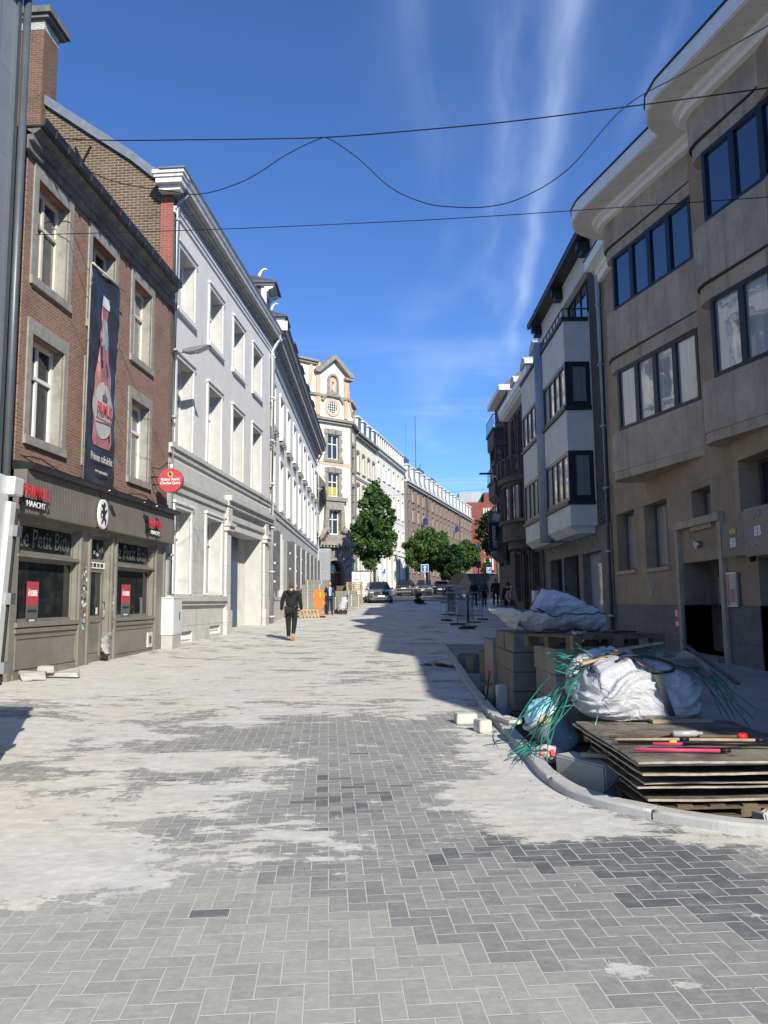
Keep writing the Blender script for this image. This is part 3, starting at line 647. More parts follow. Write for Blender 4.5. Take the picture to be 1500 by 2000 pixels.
for a, c, gs in ((13.3, 15.46, 'glass_shop'), (17.26, 19.5, 'glass_shop')):
    window(t, S(a), S(c), 2.5, 3.06, fy + .10, 'pub_taupe', 1, (), gs, fw=.05, d=.05); window(t, S(a), S(c), 1.3, 2.42, fy + .10, 'pub_taupe', 1, (), gs, fw=.05, d=.05)
    xm = (S(a) + S(c)) / 2
    text('Le Petit Bitu', .47, 'faint_grey', t, (xm, fy + .112, 2.78), sx=.80, sy=1.05, name='shop_lettering', depth=.004)
# door
d_ = MB(); x0, x1 = S(16.0), S(16.95); dy = fy + .13
d_.box(x0, x0 + .10, dy, dy + .06, .38, 2.36); d_.box(x1 - .10, x1, dy, dy + .06, .38, 2.36); d_.box(x0 + .1, x1 - .1, dy, dy + .06, 1.22, 1.36); d_.box(x0 + .1, x1 - .1, dy, dy + .06, 2.28, 2.36); d_.box(x0 + .1, x1 - .1, dy, dy + .06, .38, .50)
d_.box(x0 + .1, x1 - .1, dy + .02, dy + .05, .50, 1.22); d_.box(x0 + .17, x1 - .17, dy + .005, dy + .02, .58, 1.14)
dd = d_.build('door', 'pub_taupe', t); MB().box(x0 + .1, x1 - .1, dy + .02, dy + .035, 1.36, 2.28).build('pane', 'glass_shop', dd)
MB().tube([(x1 - .06, dy - .02, 1.3), (x1 - .06, dy - .07, 1.34), (x1 - .06, dy - .07, 1.66), (x1 - .06, dy - .02, 1.7)], .012, 6).build('handle', 'steel', dd)
MB().box(x0, x1, dy - .02, dy + .06, 2.361, 2.50).build('transom', 'sign_white', t)
window(t, x0, x1, 2.51, 3.03, dy - .01, 'pub_taupe', 1, (), 'glass_shop', fw=.04, d=.04)
MB().box(x0 - .1, x1 + .1, fy - .22, dy + .3, .1, .37).build('doorstep', 'bluestone', t)
# fascia board with tongue and groove boards and moulded cap
b = MB(); b.box(-.1, S(20.42), -.30, -.06, 3.162, 3.93)
for i in range(64): b.box(.0 + i * .112, .008 + i * .112, -.304, -.298, 3.19, 3.91)
b.build('fascia', 'pub_fascia', t)
b = MB(); b.prism([(0, 3.932), (-.36, 3.932), (-.44, 3.99), (-.44, 4.03), (0, 4.10)], -.1, S(20.52), 'x'); b.build('fascia_cap', 'dark_wood', t)
# stickers pasted on the door posts
b = MB(); cols_ = ['sign_white', 'faint_grey', 'sign_dark', 'sign_red', 'banner_label', 'yellow', 'plastic_cyan']
for px0, px1 in ((S(15.62), S(15.88)), (S(17.06), S(17.2))):
    for i in range(62 if px1 - px0 > .2 else 40):
        x = random.uniform(px0, px1); z = random.triangular(.95, 2.55, 1.7); w_ = random.uniform(.025, .07); h_ = random.uniform(.03, .085); a = random.uniform(-.25, .25)
        b.obox((x, fy - .002 - .0006 * i / 60, z), (w_, .002, h_), ry=a, mi=random.choice([0, 0, 0, 0, 1, 1, 1, 2, 2, 2, 3, 4, 4, 1, 6]))
for i in range(9):
    b.obox((random.uniform(x0 + .1, x1 - .1), dy - .025, random.uniform(2.6, 2.95)), (.05, .002, .06), ry=random.uniform(-.5, .5), mi=0)
for x_, z_ in ((x0 + .07, 1.42), (x0 + .2, 1.44), (x1 - .3, 1.46)): b.obox((x_, dy - .002, z_), (.09, .002, .14), mi=0)
b.build('stickers', cols_, t)['kind'] = 'stuff'
b = MB()
for i in range(5): b.box(x0 + .06 + .17 * i, x0 + .18 + .17 * i, dy - .024, dy - .021, 2.39, 2.47, mi=i % 2)
b.build('door_notice', ['sign_dark', 'faint_grey'], t)
# chimney stack standing on the party wall is a part of the white building below
# posters
for i, (a, lab, zt, w_) in enumerate(((13.98, 'red and grey to-let poster inside the wide left shop window', 2.02, .40), (18.10, 'red and grey to-let poster inside the narrower right shop window', 2.05, .50))):
    p = thing('poster', lab, 'poster', Vector(loc) + Matrix.Rotation(rz, 3, 'Z') @ Vector((S(a), fy + .095, zt - .95)), rz, 'to-let posters in the pub windows')
    MB().box(-w_ / 2, w_ / 2, 0, .006, .52, .95).build('heading', 'sign_red_faded', p); MB().box(-w_ / 2, w_ / 2, 0, .006, .05, .519).build('sheet', 'faint_grey', p)
    text('À LOUER', .125, 'sign_white', p, (0, -.003, .735), sx=.62 * w_ / .4, sy=1.3, depth=.003)
    MB().box(-w_ * .38, w_ * .38, -.004, 0, .40, .445).build('text_line', 'sign_dark', p)
    MB().box(-w_ * .22, w_ * .22, -.003, 0, .24, .27).box(-w_ * .25, w_ * .25, -.003, 0, .17, .20).build('small_print', 'sign_white', p)
def onfac(x, y, z): return Vector(loc) + Matrix.Rotation(rz, 3, 'Z') @ Vector((x, y, z))
# beer neon signs
for Yc, lab, k in ((13.17, 'red letter sign with small white line, nearest end of the fascia', 1.0), (18.72, 'red letter sign with small white line, far end of the fascia by the round sign', .95)):
    p = thing('letter_sign', lab, 'sign', onfac(S(Yc), -.34, 3.38), rz, 'red brewery letter signs on the fascia')
    text('PRIMUS', .30 * k, 'sign_red', p, (0, -.10, .13), depth=.005, sx=.90, bold=.002, name='red_letters')
    text('HAACHT', .145 * k, 'sign_white', p, (.03, -.09, -.075), depth=.004, sx=1.05, bold=.001, name='white_letters')
    MB().box(-.42 * k, .42 * k, -.05, -.035, -.02, .02).box(-.3, -.27, -.05, .04, -.1, .2).box(.27, .3, -.05, .04, -.1, .2).build('bracket', 'iron', p)
# lion shield
p = thing('shield_sign', 'oval white shield with a black heraldic lion over the pub door', 'sign', onfac(S(15.95), -.36, 3.46), rz)
b = MB(); b.prism([(.21 * math.cos(a), .31 * math.sin(a)) for a in fr(0, 2 * math.pi, 24)[:-1]], -.03, .02, 'y'); b.build('plate', 'sign_white', p)
b = MB()
lion = [(-.02, .24), (.05, .23), (.07, .17), (.02, .13), (.05, .06), (.13, .12), (.15, .08), (.07, 0), (.05, -.07), (.12, -.12), (.10, -.22), (.06, -.24), (.05, -.16), (-.01, -.12), (-.06, -.20), (-.12, -.22), (-.10, -.15), (-.05, -.08), (-.06, 0), (-.13, .02), (-.14, .06), (-.07, .07), (-.08, .12), (-.14, .16), (-.12, .2), (-.05, .18)]
b.prism(lion, -.036, -.031, 'y'); b.tube([(-.07, -.034, -.06), (-.14, -.034, -.08), (-.15, -.034, .0), (-.12, -.034, .0)], .012, 5); b.build('lion', 'sign_dark', p)
b = MB(); b.tube([(0, .0, .30), (0, .06, .40), (0, .2, .42)], .018, 6); b.tube([(-.15, 0, -.28), (-.17, .05, -.3)], .02, 5); b.tube([(.15, 0, -.28), (.17, .05, -.3)], .02, 5); b.build('bracket', 'iron', p)
# round hanging sign (sticks out at right angles, faces the camera)
p = thing('round_sign', 'round red hanging sign with white lettering beside the grey downpipe', 'sign', onfac(S(19.5), -.52, 4.72), rz + R(-90) + PHI * 0, None)
b = MB(); b.cyl((0, -.07, 0), (0, .07, 0), .31, n=40); b.build('disc', 'sign_red_faded', p)
b = MB(); b.cyl((0, -.075, .15), (0, -.068, .15), .075, n=24); b.build('emblem', 'gold', p)
b = MB(); b.prism([(-.03, .12), (.03, .12), (.045, .16), (.01, .15), (.03, .19), (-.02, .2), (-.045, .17), (-.02, .16)], -.08, -.076, 'y'); b.build('emblem_mark', 'sign_dark', p)
text('Kaizer Karel', .10, 'sign_white', p, (0, -.075, .02), depth=.004, sx=.95, bold=.002); text('Charles Quint', .10, 'sign_white', p, (0, -.075, -.075), depth=.004, sx=.9, bold=.002)
b = MB(); b.tube([(0, 0, .31), (0, 0, .42)], .045, 8, mi=1); b.tube([(-.30, 0, .1), (-.55, 0, .1)], .02, 6, mi=0); b.tube([(-.30, 0, -.1), (-.55, 0, -.1)], .02, 6, mi=0); b.tube([(0, 0, .42), (-.1, 0, .47), (-.3, .0, .3), (-.5, 0, .35)], .012, 5, mi=0); b.build('bracket', ['iron', 'sign_white'], p)
# wires and small lamps along the fascia cap
b = MB()
for k in range(3):
    b.tube([(S(13.3 + i * .35), -.05 - .03 * math.sin(i * 1.3 + k), 4.20 - .05 * k + .06 * math.sin(i * .9 + k * 2) - .012 * i * (k == 1)) for i in range(21)], .011, 5)
b.tube([(S(17.2 + i * .2), -.3 + .02 * math.sin(i), 3.98 + .07 * math.sin(i * 1.9)) for i in range(16)], .012, 5)
o = b.build('cable_run', 'iron'); o.location = loc; o.rotation_euler = (0, 0, rz); tag(o, 'tangled black cables strung along the top of the pub fascia', 'cable')
for i, (Yc, lab) in enumerate(((16.05, 'small black spotlight above the pub door, left of the shield'), (18.0, 'black floodlight box on the fascia cap, right of the shield'), (18.75, 'small black spotlight near the far end of the fascia cap'))):
    p = thing('spotlight', lab, 'lamp', onfac(S(Yc), -.5, 3.95), rz, 'spotlights on the pub fascia')
    MB().obox((0, -.05, 0), (.2 if i == 1 else .11, .12, .14 if i == 1 else .09), rx=.5).build('housing', 'iron', p); MB().tube([(0, .2, 0), (0, 0, .03)], .012, 5).build('arm', 'steel', p)
# banner hanging in front of the middle windows
BW = S(16.86) - S(15.46); p = thing('beer_banner', 'tall black vertical banner showing a pink beer bottle', 'banner', onfac(S(15.46), -.16, 3.98), rz)
b = MB(); nx, nz = 14, 44; BH = 4.72
def bw(x, z): return -.03 * math.sin(x * 5 + z * 1.7) * (.3 + z / BH) - .012 * math.sin(z * 9 + x * 3) - .05 * math.exp(-((BH - z) / .5) ** 2) * math.sin(x * math.pi / BW)
for j in range(nz + 1):
    for i in range(nx + 1): x = BW * i / nx; z = BH * j / nz; b.v.append((x, bw(x, z), z))
for j in range(nz):
    for i in range(nx): k = j * (nx + 1) + i; b.f.append([k, k + 1, k + nx + 2, k + nx + 1]); b.mi.append(0); b.sm.append(True)
b.build('cloth', 'banner_black', p, fix=False)
def sheet(name, poly, mat, off, parent=p):
    """flat print following the cloth"""
    bm = bmesh.new(); vs = [bm.verts.new((x, 0, z)) for x, z in poly]; bm.faces.new(vs); bmesh.ops.triangulate(bm, faces=bm.faces)
    bmesh.ops.subdivide_edges(bm, edges=bm.edges, cuts=3, use_grid_fill=True); bmesh.ops.triangulate(bm, faces=bm.faces)
    for v in bm.verts: v.co.y = bw(v.co.x, v.co.z) - off
    me = bpy.data.meshes.new(name); bm.to_mesh(me); bm.free(); me.materials.append(M[mat]); o = bpy.data.objects.new(name, me); COL.objects.link(o); o.parent = parent
    for q in me.polygons: q.use_smooth = True
    return o
cx = BW * .53
def sym(pts): return [(cx + x, z) for x, z in pts] + [(cx - x, z) for x, z in reversed(pts)]
sheet('bottle_print', sym([(.38, .95), (.42, 1.1), (.43, 2.0), (.36, 2.5), (.24, 3.0), (.20, 3.3), (.17, 4.10)]), 'banner_pink', .012)
sheet('neck_label', sym([(.21, 3.10), (.20, 3.5), (.17, 3.78)]), 'banner_label', .02)
sheet('bottle_cap', sym([(.19, 4.03), (.20, 4.12), (.15, 4.27)]), 'sign_white', .022)
sheet('label_print', [(cx + .44 * math.cos(a), 1.75 + .62 * math.sin(a)) for a in fr(0, 2 * math.pi, 20)[:-1]], 'banner_label', .024)
text('PRIMUS', .33, 'sign_red_faded', p, (cx, -.06, 1.75), sx=.66, sy=1.05, bold=.004, depth=.003)
MB().box(cx - .4, cx + .4, -.062, -.057, 1.50, 1.535).build('underline', 'sign_red_faded', p)
sheet('crest_print', [(cx - .09, 1.95), (cx + .09, 1.95), (cx + .12, 2.05), (cx + .03, 2.1), (cx, 2.24), (cx - .03, 2.1), (cx - .12, 2.05)], 'faint_grey', .034)
text('Primus rafraîchit', .20, 'banner_label', p, (BW / 2, -.05, .68), sx=.78, sy=1.2, depth=.003); text('www.primus.be', .105, 'banner_label', p, (BW / 2, -.05, .40), sx=.9, depth=.003)
MB().tube([(-.03, -.05, BH), (BW + .05, -.09, BH)], .022, 8).build('top_rod', 'frame_cream', p); MB().tube([(-.03, -.0, 0), (-.03, -.02, BH)], .018, 6).tube([(-.03, -.0, .0), (BW, 0, .0)], .018, 6).build('frame_rail', 'bluestone', p)
# street cabinet, gas box, rubble
cx_, cy_ = -5.62, 20.45
p = thing('utility_cabinet', 'pale grey street cabinet standing against the white facade', 'cabinet', (cx_, cy_, gl(cx_, cy_) - .02), R(90) - PHI)
b = MB(); b.box(-.34, .34, -.16, .16, .36, 1.30); b.box(-.355, .355, -.175, .175, 1.302, 1.34); bevel(b.build('housing', 'cabinet_grey', p), .012)
MB().box(-.32, .32, -.15, .15, -.1, .355).build('plinth', 'concrete', p); MB().box(-.30, .32, -.166, -.161, .40, 1.27).build('door', 'cabinet_grey', p); MB().box(.1, .13, -.19, -.167, .75, .95).build('handle', 'frame_grey', p)
p = thing('gas_meter_box', 'small cream meter box low on the pub corner', 'meter box', (-5.93, 19.35, gl(-5.9, 19.3)), R(90) - PHI)
bevel(MB().box(-.16, .16, -.10, .1, .10, .46).build('housing', 'frame_cream', p), .012); MB().box(-.08, .05, -.112, -.101, .2, .38).build('window', 'frame_grey', p); MB().cyl((0, 0, -.1), (0, 0, .1), .05).build('pipe', 'seal_black', p)
def rubble(loc, size, mat, label, name='paving_block', cat='block', rz=0, seedv=0, group=None, chip=.03, rx=0, ry=0):
    bm = bmesh.new(); bmesh.ops.create_cube(bm, size=1); 
    for v in bm.verts: v.co = Vector((v.co.x * size[0], v.co.y * size[1], v.co.z * size[2]))
    bmesh.ops.bevel(bm, geom=list(bm.edges), offset=min(size) * .08, segments=2, affect='EDGES')
    bmesh.ops.subdivide_edges(bm, edges=bm.edges, cuts=1, use_grid_fill=True)
    for v in bm.verts: v.co += Vector((mnoise.noise(v.co * 9 + Vector((seedv, 0, 0))), mnoise.noise(v.co * 9 + Vector((0, seedv, 5))), mnoise.noise(v.co * 9 + Vector((3, 0, seedv))))) * chip
    me = bpy.data.meshes.new(name); bm.to_mesh(me); bm.free(); me.materials.append(M[mat]); o = bpy.data.objects.new(name, me); COL.objects.link(o)
    o.rotation_euler = (rx, ry, rz); bpy.context.view_layer.update(); mz = min((o.rotation_euler.to_matrix() @ v.co).z for v in me.vertices); o.location = (loc[0], loc[1], loc[2] - mz - .004)
    if label: tag(o, label, cat, group)
    return o
rubble((-5.98, 13.30, gl(-6, 13.3)), (.40, .30, .14), 'concrete_block', 'flat pale cement lump on the dust in front of the pub', 'cement_lump', 'rubble', rz=.5, chip=.05)
rubble((-5.70, 13.75, gl(-5.7, 13.7)), (.60, .34, .10), 'concrete_block', 'flat grey cement lump beside the pale one by the pub', 'cement_lump', 'rubble', rz=.2, seedv=3, chip=.05)
rubble((-5.86, 13.52, gl(-5.9, 13.5) + .10), (.26, .16, .12), 'concrete_block', 'grey cut stone block perched on the cement lumps', 'cut_stone', 'block', rz=.3, seedv=7, chip=.01)
b = MB(); pv = []
for j in range(9):
    for i in range(9): u, v_ = i / 8, j / 8; b.v.append((u * .62 * (1 - v_ * .5), -.10 - .12 * math.sin(u * 3) * v_ - .02 * math.sin(j * 2 + i), 1.10 - v_ * .42 - .15 * u * v_ + .03 * math.sin(i * 2.1)))
for j in range(8):
    for i in range(8): k = j * 9 + i; b.f.append([k, k + 1, k + 10, k + 9]); b.mi.append(0); b.sm.append(True)
o = b.build('plastic_sheet', 'plastic_clear'); o.scale = (.75, 1, .9); o.location = onfac(S(16.45), fy, 0); o.rotation_euler.z = rz; tag(o, 'crumpled clear plastic sheet hanging off the pub door', 'sheet')

# ================================================================== white building
Y1 = 20.68; loc, rz = facadeL(Y1); S = lambda Y: (Y - Y1) * KS
onW = lambda x, y, z: Vector(loc) + Matrix.Rotation(rz, 3, 'Z') @ Vector((x, y, z))
t = thing('white_town_house', 'tall white stucco building with a blue carriage doorway', 'building', loc, rz)
E1 = S(33.0)
cols4 = [(21.14, 22.58), (24.10, 25.56), (26.98, 28.42), (29.86, 31.28)]
holes = []
for a, c in cols4: holes += [(S(a), S(c), 9.98, 11.80, .42), (S(a), S(c), 6.05, 8.52, .42)]
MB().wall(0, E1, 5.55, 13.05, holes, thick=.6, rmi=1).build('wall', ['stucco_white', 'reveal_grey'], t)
def frame_trim(q, W, H, sill=True):
    q.box(-.12, 0, -.045, .02, 0, H); q.box(W, W + .12, -.045, .02, 0, H); q.box(-.12, W + .12, -.05, .02, H, H + .12); q.box(-.16, W + .16, -.10, .02, H + .121, H + .19)
    if sill: q.box(-.15, W + .15, -.10, .02, -.14, 0)
for i, (a, c) in enumerate(cols4):
    W = S(c) - S(a)
    part(t, 'window_surround', 'stucco_trim', lambda q: frame_trim(q, W, 1.82), None, (S(a), 0, 9.98)); part(t, 'window_surround', 'stucco_trim', lambda q: frame_trim(q, W, 2.47, False), None, (S(a), 0, 6.05))
    for z0, z1 in ((9.98, 11.8), (6.05, 8.52)):
        window(t, S(a) + .003, S(c) - .003, z0, z1, .34, 'frame_white', 2, (.68,), 'glass_white', fw=.07, mw=.06, d=.06)
# ground floor
gh = [(S(21.18), S(22.55), 1.86, 4.25, .42), (S(24.05), S(25.72), 1.86, 4.28, .42), (S(26.85), S(31.5), .3, 4.15, 1.15), (S(21.45), S(22.9), .45, .80, .3), (S(24.6), S(25.75), .62, .88, .3)]
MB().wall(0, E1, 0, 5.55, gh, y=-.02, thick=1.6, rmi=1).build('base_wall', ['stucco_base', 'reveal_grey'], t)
for (a, c, z0, z1, _d) in gh[:2]:
    W = c - a; part(t, 'window_surround', 'stucco_trim', lambda q: frame_trim(q, W, z1 - z0, False), None, (a, -.02, z0)); window(t, a + .003, c - .003, z0, z1, .33, 'frame_white', 2, (.68,), 'glass_white', fw=.07, mw=.06, d=.06)
for (a, c, z0, z1, _d) in gh[3:]:
    b = MB(); n = 9
    for i in range(n): x = a + (c - a) * (i + .5) / n; b.box(x - .022, x + .022, .05, .09, z0, z1)
    b.box(a, c, .04, .10, z0 + .1, z0 + .14); b.box(a, c, .27, .29, z0, z1, mi=1); b.build('vent_grille', ['frame_white', 'black_void'], t)
b = MB()
b.box(0, S(26.2), -.16, -.021, 1.66, 1.82); b.box(0, S(26.2), -.10, -.021, 1.54, 1.658); b.box(0, S(26.2), -.05, -.021, .1, .36)
b.box(0, E1, -.12, -.001, 5.86, 5.98); b.box(0, E1, -.06, -.001, 5.70, 5.858)                     # string course
b.box(0, S(26.1), -.15, -.021, 4.92, 5.06); b.box(0, S(26.1), -.08, -.021, 4.70, 4.918); b.box(S(26.1), E1, -.28, -.021, 5.08, 5.26); b.box(S(26.1), E1, -.18, -.021, 4.90, 5.078); b.box(S(26.1), E1, -.1, -.021, 4.45, 4.60)
b.build('string_course', 'stucco_greywhite', t)
for a in (26.12, 31.75): b = MB(); b.box(S(a), S(a) + .62, -.16, -.021, .2, 1.35); b.box(S(a) + .05, S(a) + .57, -.10, -.021, 1.352, 4.05); b.box(S(a) - .02, S(a) + .64, -.2, -.021, 4.052, 4.2); b.box(S(a) - .06, S(a) + .68, -.26, -.021, 4.202, 4.32); b.box(S(a) + .06, S(a) + .56, -.14, -.021, 4.322, 5.06); b.build('pilaster', 'stucco_base', t)
b = MB(); b.box(S(26.87), S(30.4), .66, .74, .3, 4.1); b.build('door', 'door_blue', t)
b = MB(); b.box(S(30.4), S(31.5), .70, .78, .3, 4.15); 
for i in range(8): b.box(S(30.42) + i * .14, S(30.42) + i * .14 + .06, .67, .70, .3, 4.15)
b.build('slatted_screen', 'stucco_greywhite', t)
# cornice with dentils, flaking end
b = MB(); b.box(-.02, E1, -.05, .02, 12.60, 12.72); b.box(-.02, E1, -.09, .02, 12.722, 12.78); b.build('moulding', 'stucco_trim', t)
b = MB(); b.box(-.10, E1, -.10, .02, 13.055, 13.16); dentils(b, 0, E1, -.16, -.101, 13.06, 13.16, .08, .08); b.box(-.12, E1, -.24, .02, 13.161, 13.22); b.box(-.14, E1 + .05, -.40, .02, 13.222, 13.28)
b.build('cornice', 'cornice_midgrey', t)
b = MB(); b.prism([(.0, 13.282), (-.38, 13.282), (-.40, 13.38), (-.45, 13.42), (-.49, 13.54), (0, 13.54)], -.145, E1 + .06, 'x'); b.box(-.62, -.146, -.49, .42, 13.44, 13.54); b.box(-.58, -.146, -.45, .38, 13.35, 13.438); b.box(-.54, -.146, -.40, .34, 13.2, 13.348); b.box(-.40, -.146, -.32, .3, 13.05, 13.198); b.build('cornice_crown', 'peeling_paint', t)
MB().box(-.66, E1 + .08, -.52, .2, 13.542, 13.585).build('gutter', 'zinc', t)
# gable end (party wall) with slate verge, and chimney
gab = [(0, 5), (0, 13.3), (.6, 13.68), (1.24, 14.22), (2.48, 15.1), (3.9, 16.1), (4.8, 16.6), (9.5, 13.2), (9.5, 5)]
b = MB(); b.prism(gab, -.06, .255, 'x'); b.build('gable_wall', 'brick_yellow', t)
MB().box(-.09, -.062, -.02, .34, 9.8, 13.05).build('gable_quoin', 'brick_edge', t)
vg = [(.0, 13.60), (.6, 13.92), (1.24, 14.46), (2.48, 15.33), (3.9, 16.35), (4.8, 16.9)]
b = MB()
for (a, z), (c, z2) in zip(vg, vg[1:]): b.prism([(a, z - .30), (c, z2 - .30), (c, z2), (a, z)], -.16, -.062, 'x')
b.build('verge_slates', 'zinc', t)
b = MB(); b.prism([(-.3, 13.58)] + vg[1:] + [(9.5, 13.6), (9.5, 13.4), (-.3, 13.4)], .26, E1, 'x'); b.build('roof', 'slate', t)
b = MB(); b.box(-.30, .50, 3.86, 5.6, 15.2, 18.25); b.build('chimney', 'brick_chimney', t)
chm = [o for o in kids(t) if o.name.startswith('chimney')][0]
MB().box(-.31, .51, 3.85, 5.61, 18.252, 18.55).build('painted_band', 'brick_white_paint', chm); b = MB(); b.box(-.42, .66, 3.70, 5.75, 18.552, 18.66); b.box(-.5, .76, 3.60, 5.85, 18.662, 18.86); b.build('cap', 'cornice_dirty', chm)
b = MB(); b.obox((-.10, 2.55, 14.45), (.03, .05, .5), rx=.45); b.obox((-.10, 2.8, 14.45), (.03, .05, .5), rx=-.45); b.build('wall_anchor', 'iron', t)
# downpipes
def downpipe(parent, x, y, z0, z1, mat, r=.055, top=None, name='downpipe'):
    b = MB(); pts = [(x, y, z0), (x, y, z1)] + (top or []); b.tube(pts, r, 8)
    z = z0 + .8
    while z < z1: b.cyl((x, y, z - .03), (x, y, z + .03), r * 1.35, n=8); z += 1.9
    return b.build(name, mat, parent)
downpipe(t, .10, -.10, .2, 12.85, 'zinc_pipe', top=[(.12, -.16, 13.0), (.16, -.28, 13.1), (.16, -.34, 13.2)])
downpipe(t, E1 - .05, -.12, .2, 12.6, 'white_pipe', .06, top=[(E1 + .12, -.3, 13.1), (E1 + .2, -.4, 13.25)])
# street lamp on the wall
p = thing('wall_lamp', 'flat grey led street lamp on an arm from the white facade', 'lamp', onW(.28, -.02, 8.55), rz + R(-90), None)
b = MB(); b.tube([(-.03, 0, -.35), (-.05, 0, -.35), (-.05, 0, .1), (-.03, 0, .1)], .012, 6); b.tube([(0, 0, 0), (.14, 0, .03), (.30, 0, .07)], .035, 8); b.build('arm', 'steel', p)
b = MB(); b.prism([(.25, .04), (.42, .0), (.72, .06), (1.02, .18), (1.02, .21), (.72, .18), (.42, .14), (.25, .10)], -.13, .13, 'y'); bevel(b.build('lamp_head', 'zinc', p), .01)
MB().obox((.80, 0, .088), (.42, .20, .02), ry=-.38).build('lens', 'glass_white', p)
p.rotation_euler.z = rz - R(90)

# ================================================================== cream building with six dormers
def dirfac(X, Y, deg): return (X, Y, 0), R(90) - R(deg)
X2, Y2 = -4.96, 33.05; loc, rz = dirfac(X2, Y2, -.7); S = lambda Y: (Y - Y2)
t = thing('cream_dormer_house', 'long cream stucco building with shutters and a row of dormers', 'building', loc, rz)
E2 = 27.3; n2 = 9; pit = E2 / n2; holes = []
ox = [.55 + i * pit for i in range(n2)]
for x in ox: holes += [(x, x + 1.05, 9.55, 11.45, .32), (x, x + 1.05, 6.05, 8.3, .32), (x, x + 1.05, 2.1, 4.7, .32)]
holes2 = [h for h in holes if h[2] < 5]; holes1 = [h for h in holes if h[2] > 5]
holes2[1] = (ox[1] - .3, ox[1] + 1.5, .9, 4.75, .8)
MB().wall(0, E2, 5.4, 13.05, holes1).build('wall', 'stucco_cream', t); MB().wall(0, E2, 0, 5.4, holes2, y=-.02, thick=1.2).build('base_wall', 'stucco_greywhite', t)
for i, x in enumerate(ox):
    window(t, x, x + 1.05, 9.55, 11.45, .24, 'frame_white', 2, (.68,), 'glass_white', fw=.07); window(t, x, x + 1.05, 6.05, 8.3, .24, 'frame_white', 2, (.68,), 'glass_white', fw=.07)
    if i != 1: window(t, x, x + 1.05, 2.1, 4.7, .22, 'frame_white', 2, (.68,), 'glass_white', fw=.07)
    def sh(q):
        for z0, z1 in ((9.5, 11.5), (6.0, 8.35)):
            q.box(-.17, 0, -.05, .02, z0, z1); q.box(1.05, 1.22, -.05, .02, z0, z1); q.box(-.2, 1.25, -.09, .02, z1, z1 + .16)
        q.box(-.22, 1.27, -.16, .02, 9.33, 9.5); q.box(-.22, 1.27, -.12, .02, 5.88, 6.0)
    part(t, 'window_surround', 'stucco_trim', sh, 'b2s', (x, 0, 0))
    for xx in (-.12, .4, .95): part(t, 'sill_console', 'cornice_dirty', lambda q: q.box(0, .16, -.22, -.001, 9.12, 9.32), 'b2c', (x + xx, 0, 0))
    if i != 1:
        def shut(q):
            for sgn, xx in ((-1, -.02), (1, 1.07)):
                q.obox((xx + sgn * .06, -.20, 3.4), (.04, .36, 2.5), rz=sgn * -.12)
                for z in (2.5, 3.3, 4.1): q.obox((xx + sgn * .09, -.2, z), (.03, .10, .09), rz=sgn * -.12)
        def gap_shade(q):
            q.box(-.035, -.022, -.42, -.02, 2.15, 4.65); q.box(-.12, -.10, -.40, -.02, 2.1, 4.7)  # dark strips put in as the shade of the gaps beside the shutters
        part(t, 'gap_shade_strip', 'frame_grey', gap_shade, 'b2st', (x, 0, 0))
        part(t, 'open_shutters', 'stucco_greywhite', shut, 'b2sh', (x, 0, 0))
b = MB(); b.box(ox[1] - .3, ox[1] + 1.5, .6, .68, .9, 4.75); b.build('doorway', 'door_brown', t)
b = MB(); b.box(0, E2, -.12, -.001, 5.66, 5.80); b.box(0, E2, -.07, -.001, 5.42, 5.658); b.box(0, E2, -.09, -.021, 1.7, 1.85); b.box(0, E2, -.06, -.021, .3, 1.698); b.build('string_course', 'stucco_greywhite', t)
b = MB(); b.box(-.05, E2 + .1, -.14, .02, 12.88, 13.04); b.box(-.05, E2 + .1, -.60, .02, 13.46, 13.56)
dentils(b, 0, E2, -.48, -.141, 13.18, 13.459, .13, .17); b.box(-.05, E2 + .1, -.145, .02, 13.042, 13.458); b.box(-.05, E2 + .1, -.06, .0, 12.3, 12.45); b.build('cornice', 'cornice_midgrey', t)
b = MB(); b.prism([(0, 13.562), (-.66, 13.562), (-.68, 13.85), (-.76, 13.95), (0, 13.95)], -.12, E2 + .15, 'x'); b.build('cornice_crown', 'cornice_dirty', t)
MB().box(-.16, -.121, -.78, -.0, 13.54, 13.97).build('cornice_end', 'peeling_paint', t)
b = MB(); b.prism([(-.4, 13.96), (1.2, 15.0), (6, 16.6), (11, 13.96)], -.05, E2, 'x'); b.build('roof', 'slate', t)
downpipe(t, .18, -.14, .2, 12.7, 'white_pipe', .07, top=[(.2, -.3, 13.1), (.35, -.55, 13.4)])
downpipe(t, E2 - .15, -.14, .2, 12.7, 'white_pipe', .07, top=[(E2 - .1, -.4, 13.3)])
b = MB(); b.tube([(.02, -.1, .3), (.02, -.1, 12)], .02, 5); b.build('cable', 'iron', t)
